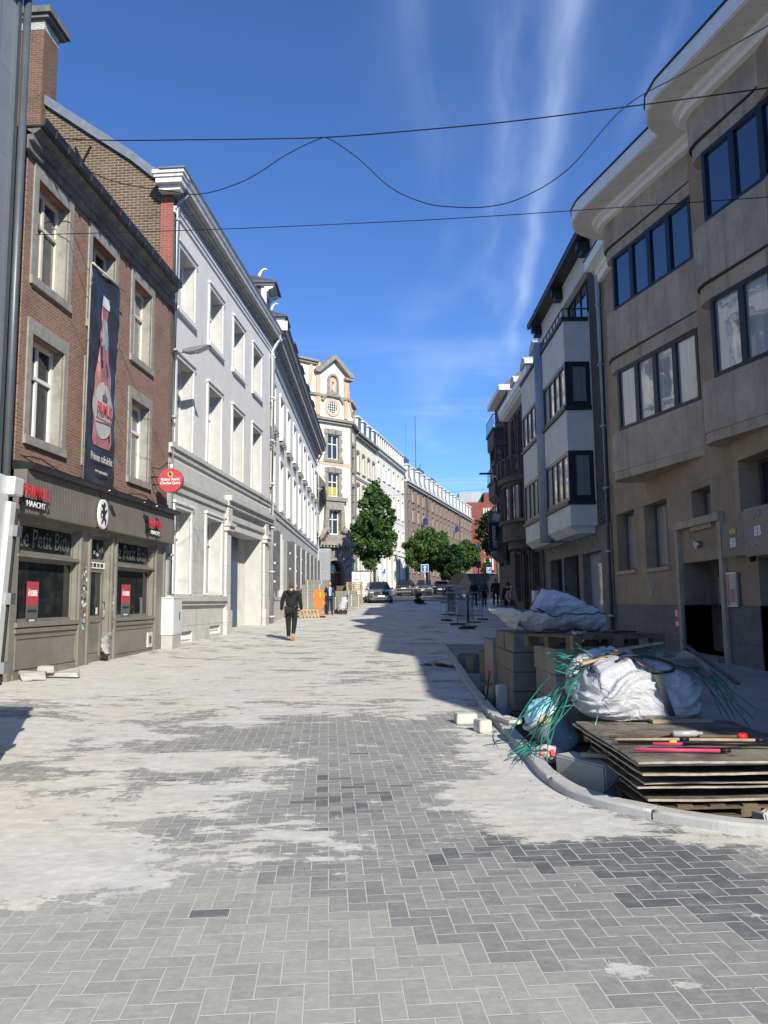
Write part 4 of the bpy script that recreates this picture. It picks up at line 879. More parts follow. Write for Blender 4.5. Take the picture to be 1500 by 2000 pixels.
for i in range(6):
    xo = 1.35 + i * 4.2; dm = MB()
    dm.box(-.62, .62, -.25, 1.6, 12.9, 14.55)
    f = dm.build('dormer', 'slate', t, (xo, .62, 1.40))
    b = MB(); b.box(-.70, -.56, -.34, -.251, 12.95, 14.55); b.box(.56, .70, -.34, -.251, 12.95, 14.55); b.box(-.56, .56, -.33, -.251, 14.25, 14.55); b.box(-.64, -.621, -.25, -.1, 12.95, 14.55); b.box(.621, .64, -.25, -.1, 12.95, 14.55)
    for sgn in (-1, 1): b.prism([(-.25, 14.2), (-.25, 14.55), (-.72, 14.55), (-.60, 14.42), (-.46, 14.38), (-.40, 14.28)], sgn * .56, sgn * .72, 'x')
    b.box(-.80, .80, -.72, 1.0, 14.552, 14.62); b.build('dormer_frame', 'stucco_trim', f)
    MB().box(-.5, .5, -.30, -.28, 13.1, 14.2).build('pane', 'glass', f)
    b = MB()                                                                       # pagoda roof
    prof = [(0, 14.622), (.10, 14.68), (.5, 14.85), (.9, 15.15)]
    P0 = [(-.9, -.82), (.9, -.82), (.9, 1.4), (-.9, 1.4)]
    vs = []; kz = [(1, 14.622), (1.0, 14.72), (.72, 14.86), (.42, 15.05), (.12, 15.28)]
    for k, z in kz: vs += [(x * k, (y - .3) * k + .3 * 1, z) for x, y in P0]
    fs = [(j * 4 + i2, j * 4 + (i2 + 1) % 4, (j + 1) * 4 + (i2 + 1) % 4, (j + 1) * 4 + i2) for j in range(len(kz) - 1) for i2 in range(4)] + [(0, 3, 2, 1), (16, 17, 18, 19)]
    b.add(vs, fs); b.build('dormer_roof', 'slate', f)
    b = MB(); b.tube([(0, .1, 15.2), (0, .08, 15.40), (.02, .0, 15.55), (.02, -.14, 15.66), (.02, -.26, 15.62)], [.09, .07, .055, .045, .03], 7); b.build('finial', 'stucco_trim', f)
# ================================================================== low grey house between
t = thing('low_grey_house', 'lower grey stucco house with a dark eaves, before the baroque tower', 'building', (-5.32, 60.5, 0), R(90 + 3.5))
hs = []; 
for x in (.6, 2.5, 4.4, 6.3, 8.2): hs += [(x, x + 1.1, 7.4, 9.6, .3), (x, x + 1.1, 3.0, 5.6, .3)]
MB().wall(0, 9.9, 0, 10.6, hs, thick=.8).build('wall', 'stucco_greywhite', t)
for h in hs: window(t, h[0], h[1], h[2], h[3], .2, 'frame_white', 2, (.66,), 'glass_far', fw=.08)
b = MB(); b.prism([(-.05, 10.6), (-.6, 10.75), (-.65, 11.05), (0, 11.9), (4, 14), (8, 10.6)], 0, 9.9, 'x'); b.build('roof', 'slate', t)
b = MB(); b.box(0, 9.9, -.3, -.001, 10.3, 10.6); dentils(b, 0, 9.9, -.45, -.301, 10.45, 10.6, .25, .3); b.box(0, 9.9, -.14, -.001, 6.9, 7.05); b.build('cornice', 'cornice_dirty', t)
MB().obox((2.0, -.55, 4.1), (.05, 1.0, 3.6), rz=-.1).build('shutter', 'metal_clad', t)

# ================================================================== baroque tower and its wing
def arch(cx, cz, r, a0=0, a1=180, n=14): return [(cx + r * math.cos(R(a)), cz + r * math.sin(R(a))) for a in fr(a0, a1, n)]
def archband(b, cx, cz, r0, r1, y0, y1, a0=0, a1=180, n=16, mi=None):
    A = fr(a0, a1, n)
    for a, c in zip(A, A[1:]):
        b.prism([(cx + r0 * math.cos(R(a)), cz + r0 * math.sin(R(a))), (cx + r1 * math.cos(R(a)), cz + r1 * math.sin(R(a))), (cx + r1 * math.cos(R(c)), cz + r1 * math.sin(R(c))), (cx + r0 * math.cos(R(c)), cz + r0 * math.sin(R(c)))], y0, y1, 'y', mi)
t = thing('baroque_tower', 'cream and pink baroque gable tower with round window and arched portal', 'building', (-4.72, 71.4, 0), R(38))
sh_ = [(-.62, .62, 14.9, 17.25, .35), (-.58, .58, 11.35, 13.6, .35), (-.66, .66, 7.8, 10.1, .35)]
MB().wall(-3.8, 1.95, 7.0, 18.5, sh_, thick=3).build('wall', 'church_cream', t)
MB().wall(-3.8, 1.95, 0, 7.0, [(-1.05, 1.05, 0, 5.4, .6)], y=-.05, thick=3).build('base_wall', 'church_grey', t)
for i, (a, c, z0, z1, _) in enumerate(sh_):
    window(t, a, c, z0, z1, .2, 'frame_white', 2, (.62,), 'glass_far', fw=.09, mw=.09)
    b = MB(); l = .32
    for k in range(int((z1 - z0) / .4) + 1):
        e = l if k % 2 else l + .12; za = z0 + k * .4; zb = min(za + .4, z1 + .02); b.box(a - e, a, -.05, .3, za, zb); b.box(c, c + e, -.05, .3, za, zb)
    b.box(a - .5, c + .5, -.12, .2, z0 - .3, z0 - .001)
    for k in range(5): w_ = (c - a + .8) / 5; b.box(a - .4 + k * w_, a - .4 + (k + 1) * w_ - .02, -.10 - .05 * (k % 2), .1, z1 + .022, z1 + .5 + .08 * (k == 2))
    b.build('window_surround', 'church_grey', t)
MB().box(-.54, .54, .21, .215, 11.45, 12.3).build('window_panel', 'yellow_panel', t)
b = MB(); b.box(-1.25, 1.25, -.6, -.06, 7.05, 7.4); b.box(-1.0, 1.0, -.5, -.06, 7.4, 7.75); b.prism([(-1.2, 7.75), (-1.0, 10.9), (1.0, 10.9), (1.2, 7.75), (.68, 7.75), (.68, 10.1), (-.68, 10.1), (-.68, 7.75)], -.35, -.001, 'y'); b.box(-1.35, 1.35, -.5, -.001, 10.902, 11.25)
b.build('stone_bay', 'church_grey', t)
b = MB()
for sg in (-1, 1):
    b.tube([(sg * 1.9, -.5, 7.2), (sg * 1.6, -.5, 7.5), (sg * 1.25, -.5, 8.1), (sg * .95, -.5, 8.3), (sg * .8, -.5, 8.05), (sg * .95, -.5, 7.85)], [.2, .22, .25, .28, .24, .15], 8)
b.box(-2.0, 2.0, -.75, -.051, 6.75, 7.04); dentils(b, -1.9, 1.9, -.7, -.1, 6.55, 6.749, .16, .2); b.build('scroll_pediment', 'church_grey', t)
b = MB(); archband(b, 0, 4.35, 1.05, 1.3, -.28, .5); b.box(-1.3, -1.05, -.28, .5, .5, 4.35); b.box(1.05, 1.3, -.28, .5, .5, 4.35)
for k in range(9):
    a = 10 + k * 20; archband(b, 0, 4.35, 1.32, 1.95 + .15 * (k % 2), -.2 - .06 * (k % 2), -.051, a - 8.5, a + 8.5, 2)
for k in range(9): b.box(-1.95, -1.32, -.2, -.051, .5 + k * .44, .5 + k * .44 + .40); b.box(1.32, 1.95, -.2, -.051, .5 + k * .44, .5 + k * .44 + .40)
b.build('portal', 'church_grey', t)
b = MB(); b.prism([(-1.05, 4.35)] + arch(0, 4.35, 1.05)[::-1] + [(1.05, 4.35)], .42, .46, 'y', mi=1); b.box(-1.05, 1.05, .30, .45, 4.25, 4.35, mi=2); b.box(-1.05, 1.05, .4, .46, 1.0, 4.24, mi=0); b.box(-.02, .02, .385, .4, 1.0, 4.2, mi=1)
b.build('door', ['door_brown', 'glass_far', 'church_grey'], t)
# pink bands and cornices
b = MB(); b.box(-3.85, 2.0, -.04, -.001, 14.3, 14.62); b.box(-1.95, -1.5, -.14, -.001, 18.95, 24.0); b.box(1.25, 1.62, -.14, -.001, 18.95, 23.0); b.build('pink_bands', 'church_pink', t); b = MB(); archband(b, -.1, 19.85, .62, .86, -.10, .0, 0, 360, 30); b.build('window_ring', 'church_pink', t); b = MB()
b.tube([(1.72, -.05, 22.9), (1.74, -.05, 22), (1.84, -.05, 20.9), (2.02, -.05, 20.0), (2.22, -.05, 19.2)], .10, 6)
b.tube([(-2.5, -.05, 23.6), (-2.55, -.05, 22.4), (-2.75, -.05, 21.4), (-3.1, -.05, 20.4), (-3.6, -.05, 19.5)], .16, 6)
b.build('pink_bands', 'church_pink', t)
b = MB()
for x0_, x1_, z in ((-3.9, 2.0, 18.5),): b.box(x0_, x1_, -.45, 3.0, z, z + .25); b.box(x0_, x1_, -.28, 3, z - .22, z - .001)
b.box(-3.85, -1.1, -.22, .0, 20.75, 21.0); b.box(.95, 2.0, -.22, .0, 20.75, 21.0); archband(b, -.1, 19.95, 1.12, 1.38, -.24, .0, 20, 160)
archband(b, -.05, 22.5, .42, .62, -.2, .0); b.box(-.68, -.45, -.2, 0, 21.0, 22.5); b.box(.38, .6, -.2, 0, 21.0, 22.5); b.box(-.8, .75, -.3, 0, 20.85, 21.02)
b.prism([(-2.2, 23.2), (-.0, 24.95), (2.15, 23.2), (2.15, 22.95), (1.75, 22.95), (-.0, 24.5), (-1.8, 22.95), (-2.2, 22.95)], -.5, .6, 'y'); b.box(-4.0, -1.8, -.42, 2, 23.9, 24.1); b.box(-3.95, -1.8, -.25, 1.9, 23.68, 23.899); b.box(1.2, 2.15, -.42, .5, 22.7, 22.949)
b.build('cornices', 'church_grey', t)
b = MB(); b.prism([(-3.75, 18.75), (-3.75, 23.7), (-2.0, 23.7), (-1.75, 23.2), (0, 24.6), (1.7, 23.0), (1.7, 22), (1.85, 20.5), (2.3, 19.2), (2.3, 18.75)], 0, 1.2, 'y'); b.build('gable', 'church_cream', t)
b = MB(); b.prism([(-.43, 21.05)] + arch(-.05, 22.5, .38, 180, 0) + [(.33, 21.05)], -.014, -.004, 'y', mi=0)
b.build('niche', ['church_pink'], t)
b = MB(); b.tube([(-.05, -.12, 21.1), (-.07, -.12, 21.5), (-.03, -.12, 21.9), (-.05, -.13, 22.2)], [.2, .17, .15, .06], 8); b.lathe([(0, -.11), (.08, -.08), (.1, 0), (.08, .09), (0, .12)], (-.05, -.13, 22.35), 8); b.tube([(-.05, -.12, 22.1), (.14, -.2, 21.95), (.12, -.25, 21.7)], .05, 6); b.build('statue', 'pale_block', t)
b = MB(); b.prism([(-.1 + .60 * math.cos(a), 19.85 + .60 * math.sin(a)) for a in fr(0, 2 * math.pi, 28)[:-1]], -.012, -.004, 'y'); f = b.build('round_window', 'glass_far', t)
b = MB(); archband(b, -.1, 19.85, .55, .62, -.05, -.012, 0, 360, 28)
for k in (-.36, -.12, .12, .36): h = math.sqrt(.58 ** 2 - k * k); b.box(-.1 + k - .022, -.1 + k + .022, -.04, -.014, 19.85 - h, 19.85 + h); b.box(-.1 - h, -.1 + h, -.043, -.016, 19.85 + k - .02, 19.85 + k + .02)
b.build('frame', 'frame_white', f)
def place(o, x, y, rz): o.location = (x, y, 0); o.rotation_euler.z = rz; return o
hs = [(1.0, 1.7, 14.2, 16.6), (1.0, 1.7, 9.9, 12.6), (1.0, 1.7, 5.6, 8.8)]
cr = R(45)
place(MB().wall(0, 3.3, 0, 18.5, hs, thick=2).build('corner_wall', 'church_cream', t), 1.95, 0, cr)
b = MB(); b.box(0, 3.3, -.4, 1.5, 18.52, 18.77); b.box(.1, .7, -.08, -.001, 0, 18.5); b.box(2.3, 3.2, -.08, -.001, 0, 18.5); b.box(0, 3.3, -.3, 0, 6.6, 7.0)
for h in hs:
    b.box(h[0] - .2, h[0], -.06, .1, h[2], h[3]); b.box(h[1], h[1] + .2, -.06, .1, h[2], h[3]); b.box(h[0] - .3, h[1] + .3, -.14, .1, h[3], h[3] + .3); b.box(h[0] - .3, h[1] + .3, -.14, .1, h[2] - .25, h[2]); b.box(h[0], h[1], -.1, .1, h[2] + 1.3, h[2] + 1.42)
place(b.build('corner_trim', 'church_grey', t), 1.95, 0, cr)
b = MB()
for h in hs: b.box(h[0], h[1], .2, .22, h[2], h[3])
place(b.build('pane', 'glass_far', t), 1.95, 0, cr)
b = MB(); b.box(.2, 3.0, 0, 1.0, 18.78, 20.7); b.box(.0, 3.2, -.25, 1.1, 20.7, 20.9); archband(b, 1.5, 19.7, .4, .6, -.1, 0, 0, 360, 20); place(b.build('corner_attic', 'church_pink', t), 1.95, 0, cr)
b = MB(); b.prism(arch(1.5, 19.7, .4, 0, 360, 20)[:-1], -.02, -.006, 'y'); place(b.build('oval_window', 'glass_far', t), 1.95, 0, cr)

def long_house(name, label, X, Y, deg, L_, ztop, cols, rows, wall, eaves, gbands=(), width=.95, arch_top=False, glass='glass_far', fm='frame_white', ground=True, sur='stucco_trim'):
    t = thing(name, label, 'building', (X, Y, 0), R(90 - deg)); hs = []; p_ = L_ / cols
    for i in range(cols):
        x = p_ * (i + .5) - width / 2
        for (z0, z1) in rows: hs.append((x, x + width, z0, z1, .3))
    MB().wall(0, L_, 0, ztop, hs, thick=6).build('wall', wall, t)
    for h in hs:
        window(t, h[0], h[1], h[2], h[3], .2, fm, 2, (.66,), glass, fw=.08, mw=.08)
        def sf(q):
            W = width; H = h[3] - h[2]; q.box(-.14, 0, -.04, .02, 0, H); q.box(W, W + .14, -.04, .02, 0, H); q.box(-.2, W + .2, -.12, .02, -.14, 0)
            if arch_top: q.prism([(-.18, H), (-.18, H + .12), (W * .25, H + .28), (W * .75, H + .28), (W + .18, H + .12), (W + .18, H)], -.07, .02, 'y')
            else: q.box(-.16, W + .16, -.06, .02, H, H + .2)
        part(t, 'window_surround', sur, sf, (name, round(h[3] - h[2], 2)), (h[0], 0, h[2]))
    b = MB(); b.box(0, L_, -.5, .02, ztop, ztop + .25); b.box(0, L_, -.3, .02, ztop - .3, ztop - .001); b.build('cornice', eaves, t)
    b = MB()
    for z0, z1, pr in gbands: b.box(0, L_, -pr, -.001, z0, z1)
    if gbands: b.build('string_course', eaves, t)
    return t
t = long_house('church_wing', 'cream wing with segmental window heads joined to the baroque tower', -2.85, 75.95, 13, 8.8, 18.35, 4, ((14.6, 16.6), (11.2, 13.3), (7.9, 10.0), (3.4, 6.2)), 'church_cream', 'church_grey', ((13.8, 14.1, .06), (6.9, 7.2, .12)), arch_top=True, sur='church_grey')
def mansard(t, L_, z0, z1, n, col='frame_white', roof='slate', wdt=1.05, glass='glass_white', dormer=True, back=5):
    b = MB(); b.prism([(-.1, z0), (.55, z1 + .15), (back, z1 + .6), (back + 3, z0)], 0, L_, 'x'); b.build('roof', roof, t)
    for i in range(n):
        x = L_ * (i + .5) / n
        f = part(t, 'dormer', col, lambda q: (q.box(-wdt / 2, wdt / 2, -.2, 1.4, z0 + .1, z1 - .1), q.box(-wdt / 2 - .15, wdt / 2 + .15, -.35, 1.5, z1 - .099, z1 + .06)), ('dm', round(z0, 1), wdt, col), (x, 0, 0))
        part(f, 'pane', glass, lambda q: (q.box(-wdt / 2 + .15, -.05, -.22, -.201, z0 + .3, z1 - .25), q.box(.05, wdt / 2 - .15, -.22, -.201, z0 + .3, z1 - .25)), ('dmp', round(z0, 1), wdt, glass))
mansard(t, 8.8, 18.6, 20.2, 4, wdt=1.3, glass='glass_blue')
t = long_house('white_office', 'long white office building with a continuous glazed attic', 5.7e-1 * 0 - .87, 84.52, 13, 15.8, 18.5, 6, ((15.5, 17.3), (11.9, 14.2), (7.9, 10.3), (3.2, 6.6)), 'warm_white', 'warm_white', ((7.15, 7.35, .1), (11.2, 11.35, .05)), sur='warm_white')
b = MB(); b.box(0, 15.8, .2, 5, 18.75, 20.5); b.build('glazed_attic', 'glass_blue', t)
b = MB(); b.box(-.05, 15.85, .0, 5.2, 20.502, 20.62); [b.box(i * 1.13 - .06, i * 1.13 + .06, .05, .199, 18.75, 20.5) for i in range(15)]; b.build('attic_frame', 'frame_white', t)
b = MB(); b.box(0, 15.8, -.08, -.001, 0, 2.9); b.build('plinth', 'church_grey', t)
t = long_house('brown_institute', 'long pale brown brick institute with white dormers and flags', 2.73, 99.85, 15.9, 52.5, 17.2, 17, ((15.0, 16.7), (12.3, 14.1), (9.2, 11.1), (5.4, 8.0)), 'brick_pale', 'stucco_greywhite', (), width=1.15, sur='church_grey')
mansard(t, 52.5, 17.5, 19.6, 17, wdt=1.35, back=7, col='warm_white')
for x in (9, 19, 28): MB().box(x, x + 3.6, 2.5, 6, 19.5, 22.6 - x * .02).build('roof_box', 'frame_grey', t); MB().box(x + .5, x + 3.3, 2.46, 2.499, 20.9, 22.2 - x * .02).build('pane', 'glass_blue', t)
b = MB(); b.box(-.05, .5, -.35, -.001, 0, 17.2); b.build('pilaster', 'bluestone_dark', t)
downpipe(t, 12.5, -.3, 3, 17, 'frame_grey', .1); downpipe(t, 38, -.3, 3, 17, 'frame_grey', .1)
t = thing('mast', 'thin tall radio mast above the far roofs', 'mast', (5.3, 125, 4), 0)
MB().cyl((0, 0, 0), (0, 0, 28), .12, .05, 6).cyl((-1.6, 0, 14), (-1.6, 0, 27), .02, n=4).cyl((.7, 0, 12), (.7, 0, 20), .06, n=4).build('pole', 'frame_grey', t)
t = thing('red_brick_block', 'plain dark red brick block with grey metal top floor at the street end', 'building', (16.9, 158, 0), R(0))
hs = [(3.6 + k * .52, 3.6 + k * .52 + .3, z, z + 2.6, .2) for z in (7.5, 11.2, 14.9, 18.0)[:4] for k in range(4)]
MB().wall(0, 5.9, 0, 21.7, hs, thick=14).build('wall', 'brick_dark_red', t)
b = MB(); [b.box(h[0] - .01, h[1] + .01, .1, .12, h[2], h[3]) for h in hs]; b.build('window_strips', 'blind_white', t)
MB().box(-1, 3.6, 3, 12, 21.72, 24.3).build('metal_storey', 'metal_clad', t); MB().box(3.9, 5.5, .5, 6, 21.72, 23.8).build('stair_head', 'brick_dark_red', t)
MB().wall(5.92, 30, 0, 15.5, [(8 + k * 3, 10 + k * 3, z, z + 2.2, .2) for z in (6.5, 11) for k in range(6)], y=.4, thick=9).build('side_wing', 'brick_dark_red', t)
b = MB(); [b.box(8 + k * 3, 10 + k * 3, .5, .52, z, z + 2.2) for z in (6.5, 11) for k in range(6)]; b.build('pane', 'glass_far', t)

# ================================================================== right side: stone block with saw-tooth bays
t = thing('stone_apartment_block', 'brown stone apartment block with curved saw-tooth bays and white eaves', 'building', (6.8, 22.9, 0), R(-90))
SY = lambda Y: 22.9 - Y
hs = [(SY(22.46), SY(20.84), 2.38, 4.03, .35), (SY(20.04), SY(18.40), 2.36, 4.0, .35), (SY(16.90), SY(15.90), 3.14, 3.94, .35), (SY(17.62), SY(15.50), .42, 2.38, .9), (SY(14.05), SY(12.0), .28, 2.3, 1.5), (SY(19.6), SY(19.15), .45, .72, .3), (SY(14.6), SY(12.2), 3.2, 4.2, .5)]
hb = [(xa, xb, z0, z1, .5) for xa, xb in ((5.2, 6.84), (8.6, 11.4)) for z0, z1 in ((5.81, 7.41), (8.96, 10.44))]
MB().wall(0, SY(3.0), 1.44, 11.4, [h for h in hs if h[3] > 1.5] + hb, thick=9).build('wall', 'stone_wall', t)
def clip(h): return (h[0], h[1], h[2], min(h[3], 1.44)) + h[4:]
MB().box(SY(3.0), SY(-3.9), 0.0, 8.9, 0, 10.5).build('unseen_shadow_wing', 'stone_wall', t)  # out-of-view end added, its height and length set for the street shadow
MB().wall(0, SY(3.0), 0, 1.44, [clip(h) for h in hs if h[2] < 1.4], y=-.025, thick=3).build('dado', 'dado_grey', t)
for i, h in enumerate(hs[:3]):
    window(t, h[0], h[1], h[2], h[3], .28, 'frame_grey', 2 if i < 2 else 1, (), 'glass_curtain', fw=.06); b = MB(); b.box(h[0] - .06, h[1] + .06, -.06, .1, h[2] - .09, h[2] - .001); b.build('sill', 'travertine_plain', t)
b = MB(); h = hs[3]; b.box(h[0] - .16, h[0] - .001, -.09, -.001, .3, 3.14); b.box(h[1] + .001, h[1] + .16, -.09, -.001, .3, 3.14); b.box(h[0] - .16, h[1] + .16, -.13, -.001, 3.142, 3.3); b.build('door_surround', 'travertine_plain', t)
MB().box(h[0], h[1], -.2, .9, .3, .418).build('doorstep', 'bluestone_dark', t)
b = MB(); b.box(h[0] + 1.05, h[1], .78, .86, .42, 2.38); b.build('door', 'frame_blueblack', t); MB().tube([(h[0] + 1.25, .76, 1.2), (h[0] + 1.25, .70, 1.25), (h[0] + 1.25, .70, 1.5), (h[0] + 1.25, .76, 1.55)], .014, 6).build('handle', 'steel', t)
b = MB(); b.box(h[0], h[0] + 1.0, .60, .80, .42, 2.38); b.box(h[0] + .48, h[0] + .5, .585, .6, .42, 2.38); b.build('entrance_panel', 'dado_grey', t)
b = MB(); b.box(h[0] + .62, h[0] + .86, .52, .599, 1.42, 2.05); [b.box(h[0] + .64, h[0] + .84, .505, .519, 1.45 + k * .1, 1.53 + k * .1) for k in range(6)]; b.build('letter_boxes', 'steel', t)
MB().box(hs[4][0], hs[4][1], 1.4, 1.5, .28, 2.3).build('dark_entrance', 'black_void', t)
b = MB(); b.box(hs[5][0], hs[5][1], .15, .2, .45, .72); b.build('cellar_vent', 'black_void', t)
window(t, hs[6][0], hs[6][1], hs[6][2], hs[6][3], .4, 'frame_grey', 2, (), 'glass', fw=.07)
b = MB(); b.cyl((0, 0, 0), (0, -.12, -.03), .07, .09); b.build('door_light', 'steel', t, (SY(16.55), -.001, 2.75))
# one bay: plan polyline from its near root to the curved far corner
def bay_plan(off=0):
    """plan outline (x,y) in the facade frame, x grows towards the camera; off grows it outwards"""
    P = [Vector((6.85, .0)), Vector((3.55, -.873))] + [Vector((3.42 + .47 * math.cos(R(a)), -.42 + .47 * math.sin(R(a)))) for a in fr(255, 150, 9)] + [Vector((2.98, .0))]
    if not off: return [(p.x, p.y) for p in P]
    out = [(6.85 + .256 * off + .967 * max(off, 0) / .2645, 0.0)]
    for i, p in enumerate(P[1:-1], 1):
        d = (P[i + 1] - P[i - 1]).normalized(); out.append((p.x - d.y * off, p.y + d.x * off))
    return out + [(2.98 - off, 0.0)]
def bay(dx, dz, dy):
    def pz(poly, z0, z1, mat, name):
        b = MB(); b.prism([(x + dx, y + dy) for x, y in poly], z0 + dz, z1 + dz, 'z'); return b.build(name, mat, t)
    pz(bay_plan(-.02), 4.60, 4.80, 'travertine_plain', 'bay_slab'); pz(bay_plan(), 4.803, 5.80, 'travertine', 'bay_parapet')
    pz(bay_plan(-.07), 7.42, 7.74, 'travertine_plain', 'bay_lintel'); pz(bay_plan(-.015), 7.742, 7.775, 'gutter_black', 'bay_drip'); pz(bay_plan(), 7.778, 8.95, 'travertine', 'bay_parapet')
    pz(bay_plan(-.07), 10.45, 10.72, 'travertine_plain', 'bay_lintel'); pz(bay_plan(-.015), 10.722, 10.75, 'gutter_black', 'bay_drip'); pz(bay_plan(), 10.753, 11.45, 'travertine', 'bay_parapet')
    L_ = math.hypot(3.3, .873); ang = math.atan2(.873, 3.3)
    for z0, z1, g in ((5.803, 7.418, 'glass_curtain'), (8.953, 10.448, 'glass_blue')):
        b = MB(); b.prism([(x + dx, y + dy) for x, y in [(6.83, .22), (3.68, -.60), (3.52, -.50), (3.2, .2)]], z0 + dz, z1 + dz, 'z'); b.build('bay_core', 'travertine_plain', t)
        f = window(t, 0, L_ - .22, z0 + dz, z1 + dz, 0, 'frame_blueblack', 4, (), g, fw=.09, mw=.15, d=.1, name='bay_window')
        f.rotation_euler.z = ang; f.location = (3.66 + dx, -.792 + dy, z0 + dz)
    # eaves following the bay
    ev = MB(); pl = bay_plan(.80); ev.prism([(x + dx, y + dy) for x, y in pl], 11.66 + dz, 11.98 + dz, 'z'); ev.build('eaves', 'eaves_white', t)
    ev = MB(); pl = bay_plan(.83); ev.prism([(x + dx, y + dy) for x, y in pl], 11.982 + dz, 12.02 + dz, 'z'); ev.build('eaves_edge', 'gutter_black', t)
    ev = MB(); pl = bay_plan(.76); ev.prism([(x + dx, y + dy) for x, y in pl], 11.632 + dz, 11.657 + dz, 'z'); 
    ev.build('soffit', 'soffit_grey', t)
    for k in range(7):
        ev = MB(); f_ = k / 7; x = 6.6 - 3.0 * f_; y = -.05 - .8 * f_; ev.obox((x + dx - .05, y + dy - .42, 11.625 + dz), (.03, .46, .02), rz=-.26); ev.build('soffit_joint', 'soffit_grey', t)
    ev = MB(); ev.prism([(x + dx, y + dy) for x, y in bay_plan(.14)], 11.40 + dz, 11.52 + dz, 'z'); ev.prism([(x + dx, y + dy) for x, y in bay_plan(.26)], 11.522 + dz, 11.631 + dz, 'z'); ev.build('eaves_moulding', 'eaves_white', t)
bay(0, 0, 0); bay(4.72, -.007, .41); MB().box(7.5, 9.2, -.03, 1.2, 11.42, 11.97).build('eaves_infill', 'eaves_white', t)
for x0_, x1_, z in ((-.02, 3.3, .013), (13.4, SY(3.0), -.3)):
    b = MB(); oh = .5 if x0_ < 12 else .2; b.box(x0_, x1_, -oh, 3, 11.66 + z, 11.96 + z); b.build('eaves', 'eaves_white', t); b = MB(); b.box(x0_, x1_, -oh - .03, 3, 11.962 + z, 12.0 + z); b.build('eaves_edge', 'gutter_black', t)
    b = MB(); b.box(x0_, x1_, -.14, 0.0, 11.30 + z, 11.52 + z); b.box(x0_, x1_, -.2, 0, 11.522 + z, 11.659 + z); b.build('eaves_moulding', 'eaves_white', t)
b = MB(); b.prism([(0, 12.0), (5, 13.0), (9, 12.0)], 0, SY(3.0), 'x'); b.build('roof', 'slate', t)
downpipe(t, .02, -.13, .3, 11.5, 'zinc_pipe', .075, top=[(.0, -.2, 11.7), (.1, -.3, 11.85)])
# shop signs, notices on that wall
RW = lambda Y, out, z: (6.8 - out, Y, z)
p = thing('hanging_board', 'dark grey-green bar sign with a gold crown over white back-to-back letters', 'sign', RW(14.55, .17, 2.37), R(-90), 'bar signs at the right edge')
MB().box(-.48, .48, -.03, .03, 0, .66).build('board', 'frame_grey', p); text('B', .24, 'sign_white', p, (.065, -.035, .25), sx=.8, bold=.008); 
o = text('B', .24, 'sign_white', p, (-.065, -.035, .25), sx=.8, bold=.008, name='mirrored_letter'); o.scale.x = -.8
MB().prism([(-.13, .42), (-.15, .54), (-.08, .49), (-.04, .57), (0, .5), (.04, .57), (.08, .49), (.15, .54), (.13, .42)], -.04, -.031, 'y').build('crown', 'gold', p); MB().tube([(-.48, .0, .5), (-.62, .08, .5)], .012, 5).tube([(-.48, .0, .3), (-.62, .08, .3)], .012, 5).build('bracket', 'steel', p)
p = thing('hanging_board', 'taupe bar sign with a white crown outline, cut by the right edge', 'sign', RW(13.6, .20, 2.33), R(-90), 'bar signs at the right edge')
MB().box(-.42, .6, -.03, .03, 0, .86).build('board', 'pub_taupe', p); text('B', .24, 'sign_white', p, (.16, -.035, .42), sx=.8, bold=.008); o = text('B', .24, 'sign_white', p, (.03, -.035, .42), sx=.8, bold=.008, name='mirrored_letter'); o.scale.x = -.8
b = MB(); b.tube([(0, -.035, .66), (-.03, -.035, .78), (.05, -.035, .70), (.1, -.035, .82), (.15, -.035, .70), (.23, -.035, .78), (.2, -.035, .66)], .008, 5); b.tube([(-.3, -.035, .2), (-.2, -.035, .26), (-.1, -.035, .18), (0, -.035, .24), (.1, -.035, .2)], .006, 5); b.build('crown', 'sign_white', p)
p = thing('notice_case', 'narrow framed poster case on the wall between the doorways', 'notice', RW(15.02, .03, 1.42), R(-90))
MB().box(-.22, .22, -.05, 0, 0, .66).build('frame', 'steel', p); MB().box(-.19, .19, -.056, -.051, .03, .63).build('poster', 'banner_label', p); MB().box(-.19, -.08, -.060, -.057, .03, .63).box(-.02, .14, -.060, -.057, .1, .34).build('picture', 'banner_pink', p)
p = thing('sticker', 'small red and white poster stuck low on the grey dado', 'poster', RW(18.03, .03, .88), R(-90))
MB().box(-.13, .13, -.008, 0, 0, .5).build('paper', 'sign_red_faded', p); MB().box(-.09, 0, -.012, -.009, .3, .44).box(.03, .08, -.012, -.009, .28, .44).box(-.06, .08, -.012, -.009, .08, .18).build('print', 'sign_white', p)
p = thing('bracket_camera', 'small dome security camera beneath the bar sign', 'camera', RW(14.0, .12, 2.3), R(-90))
MB().lathe([(0, -.07), (.05, -.05), (.06, 0), (.06, .04)], (0, 0, 0), 10).build('dome', 'car_trim', p); MB().box(-.06, .06, 0, .12, .04, .07).build('mount', 'frame_white', p)
b = MB(); pts = [(0, -.004, .16), (-.05, -.004, .24), (-.12, -.004, .25), (-.16, -.004, .17), (-.12, -.004, 0), (0, -.004, -.2), (.12, -.004, 0), (.16, -.004, .17), (.12, -.004, .25), (.05, -.004, .24), (0, -.004, .16)]
b.tube([(x * 1.5, y, z * 1.4) for x, y, z in pts], .013, 4); o = b.build('chalk_heart', 'pale_block'); o.location = RW(19.7, 0, 1.9); o.rotation_euler.z = R(-90); tag(o, 'faint white heart chalked on the stone wall under the windows', 'graffiti')

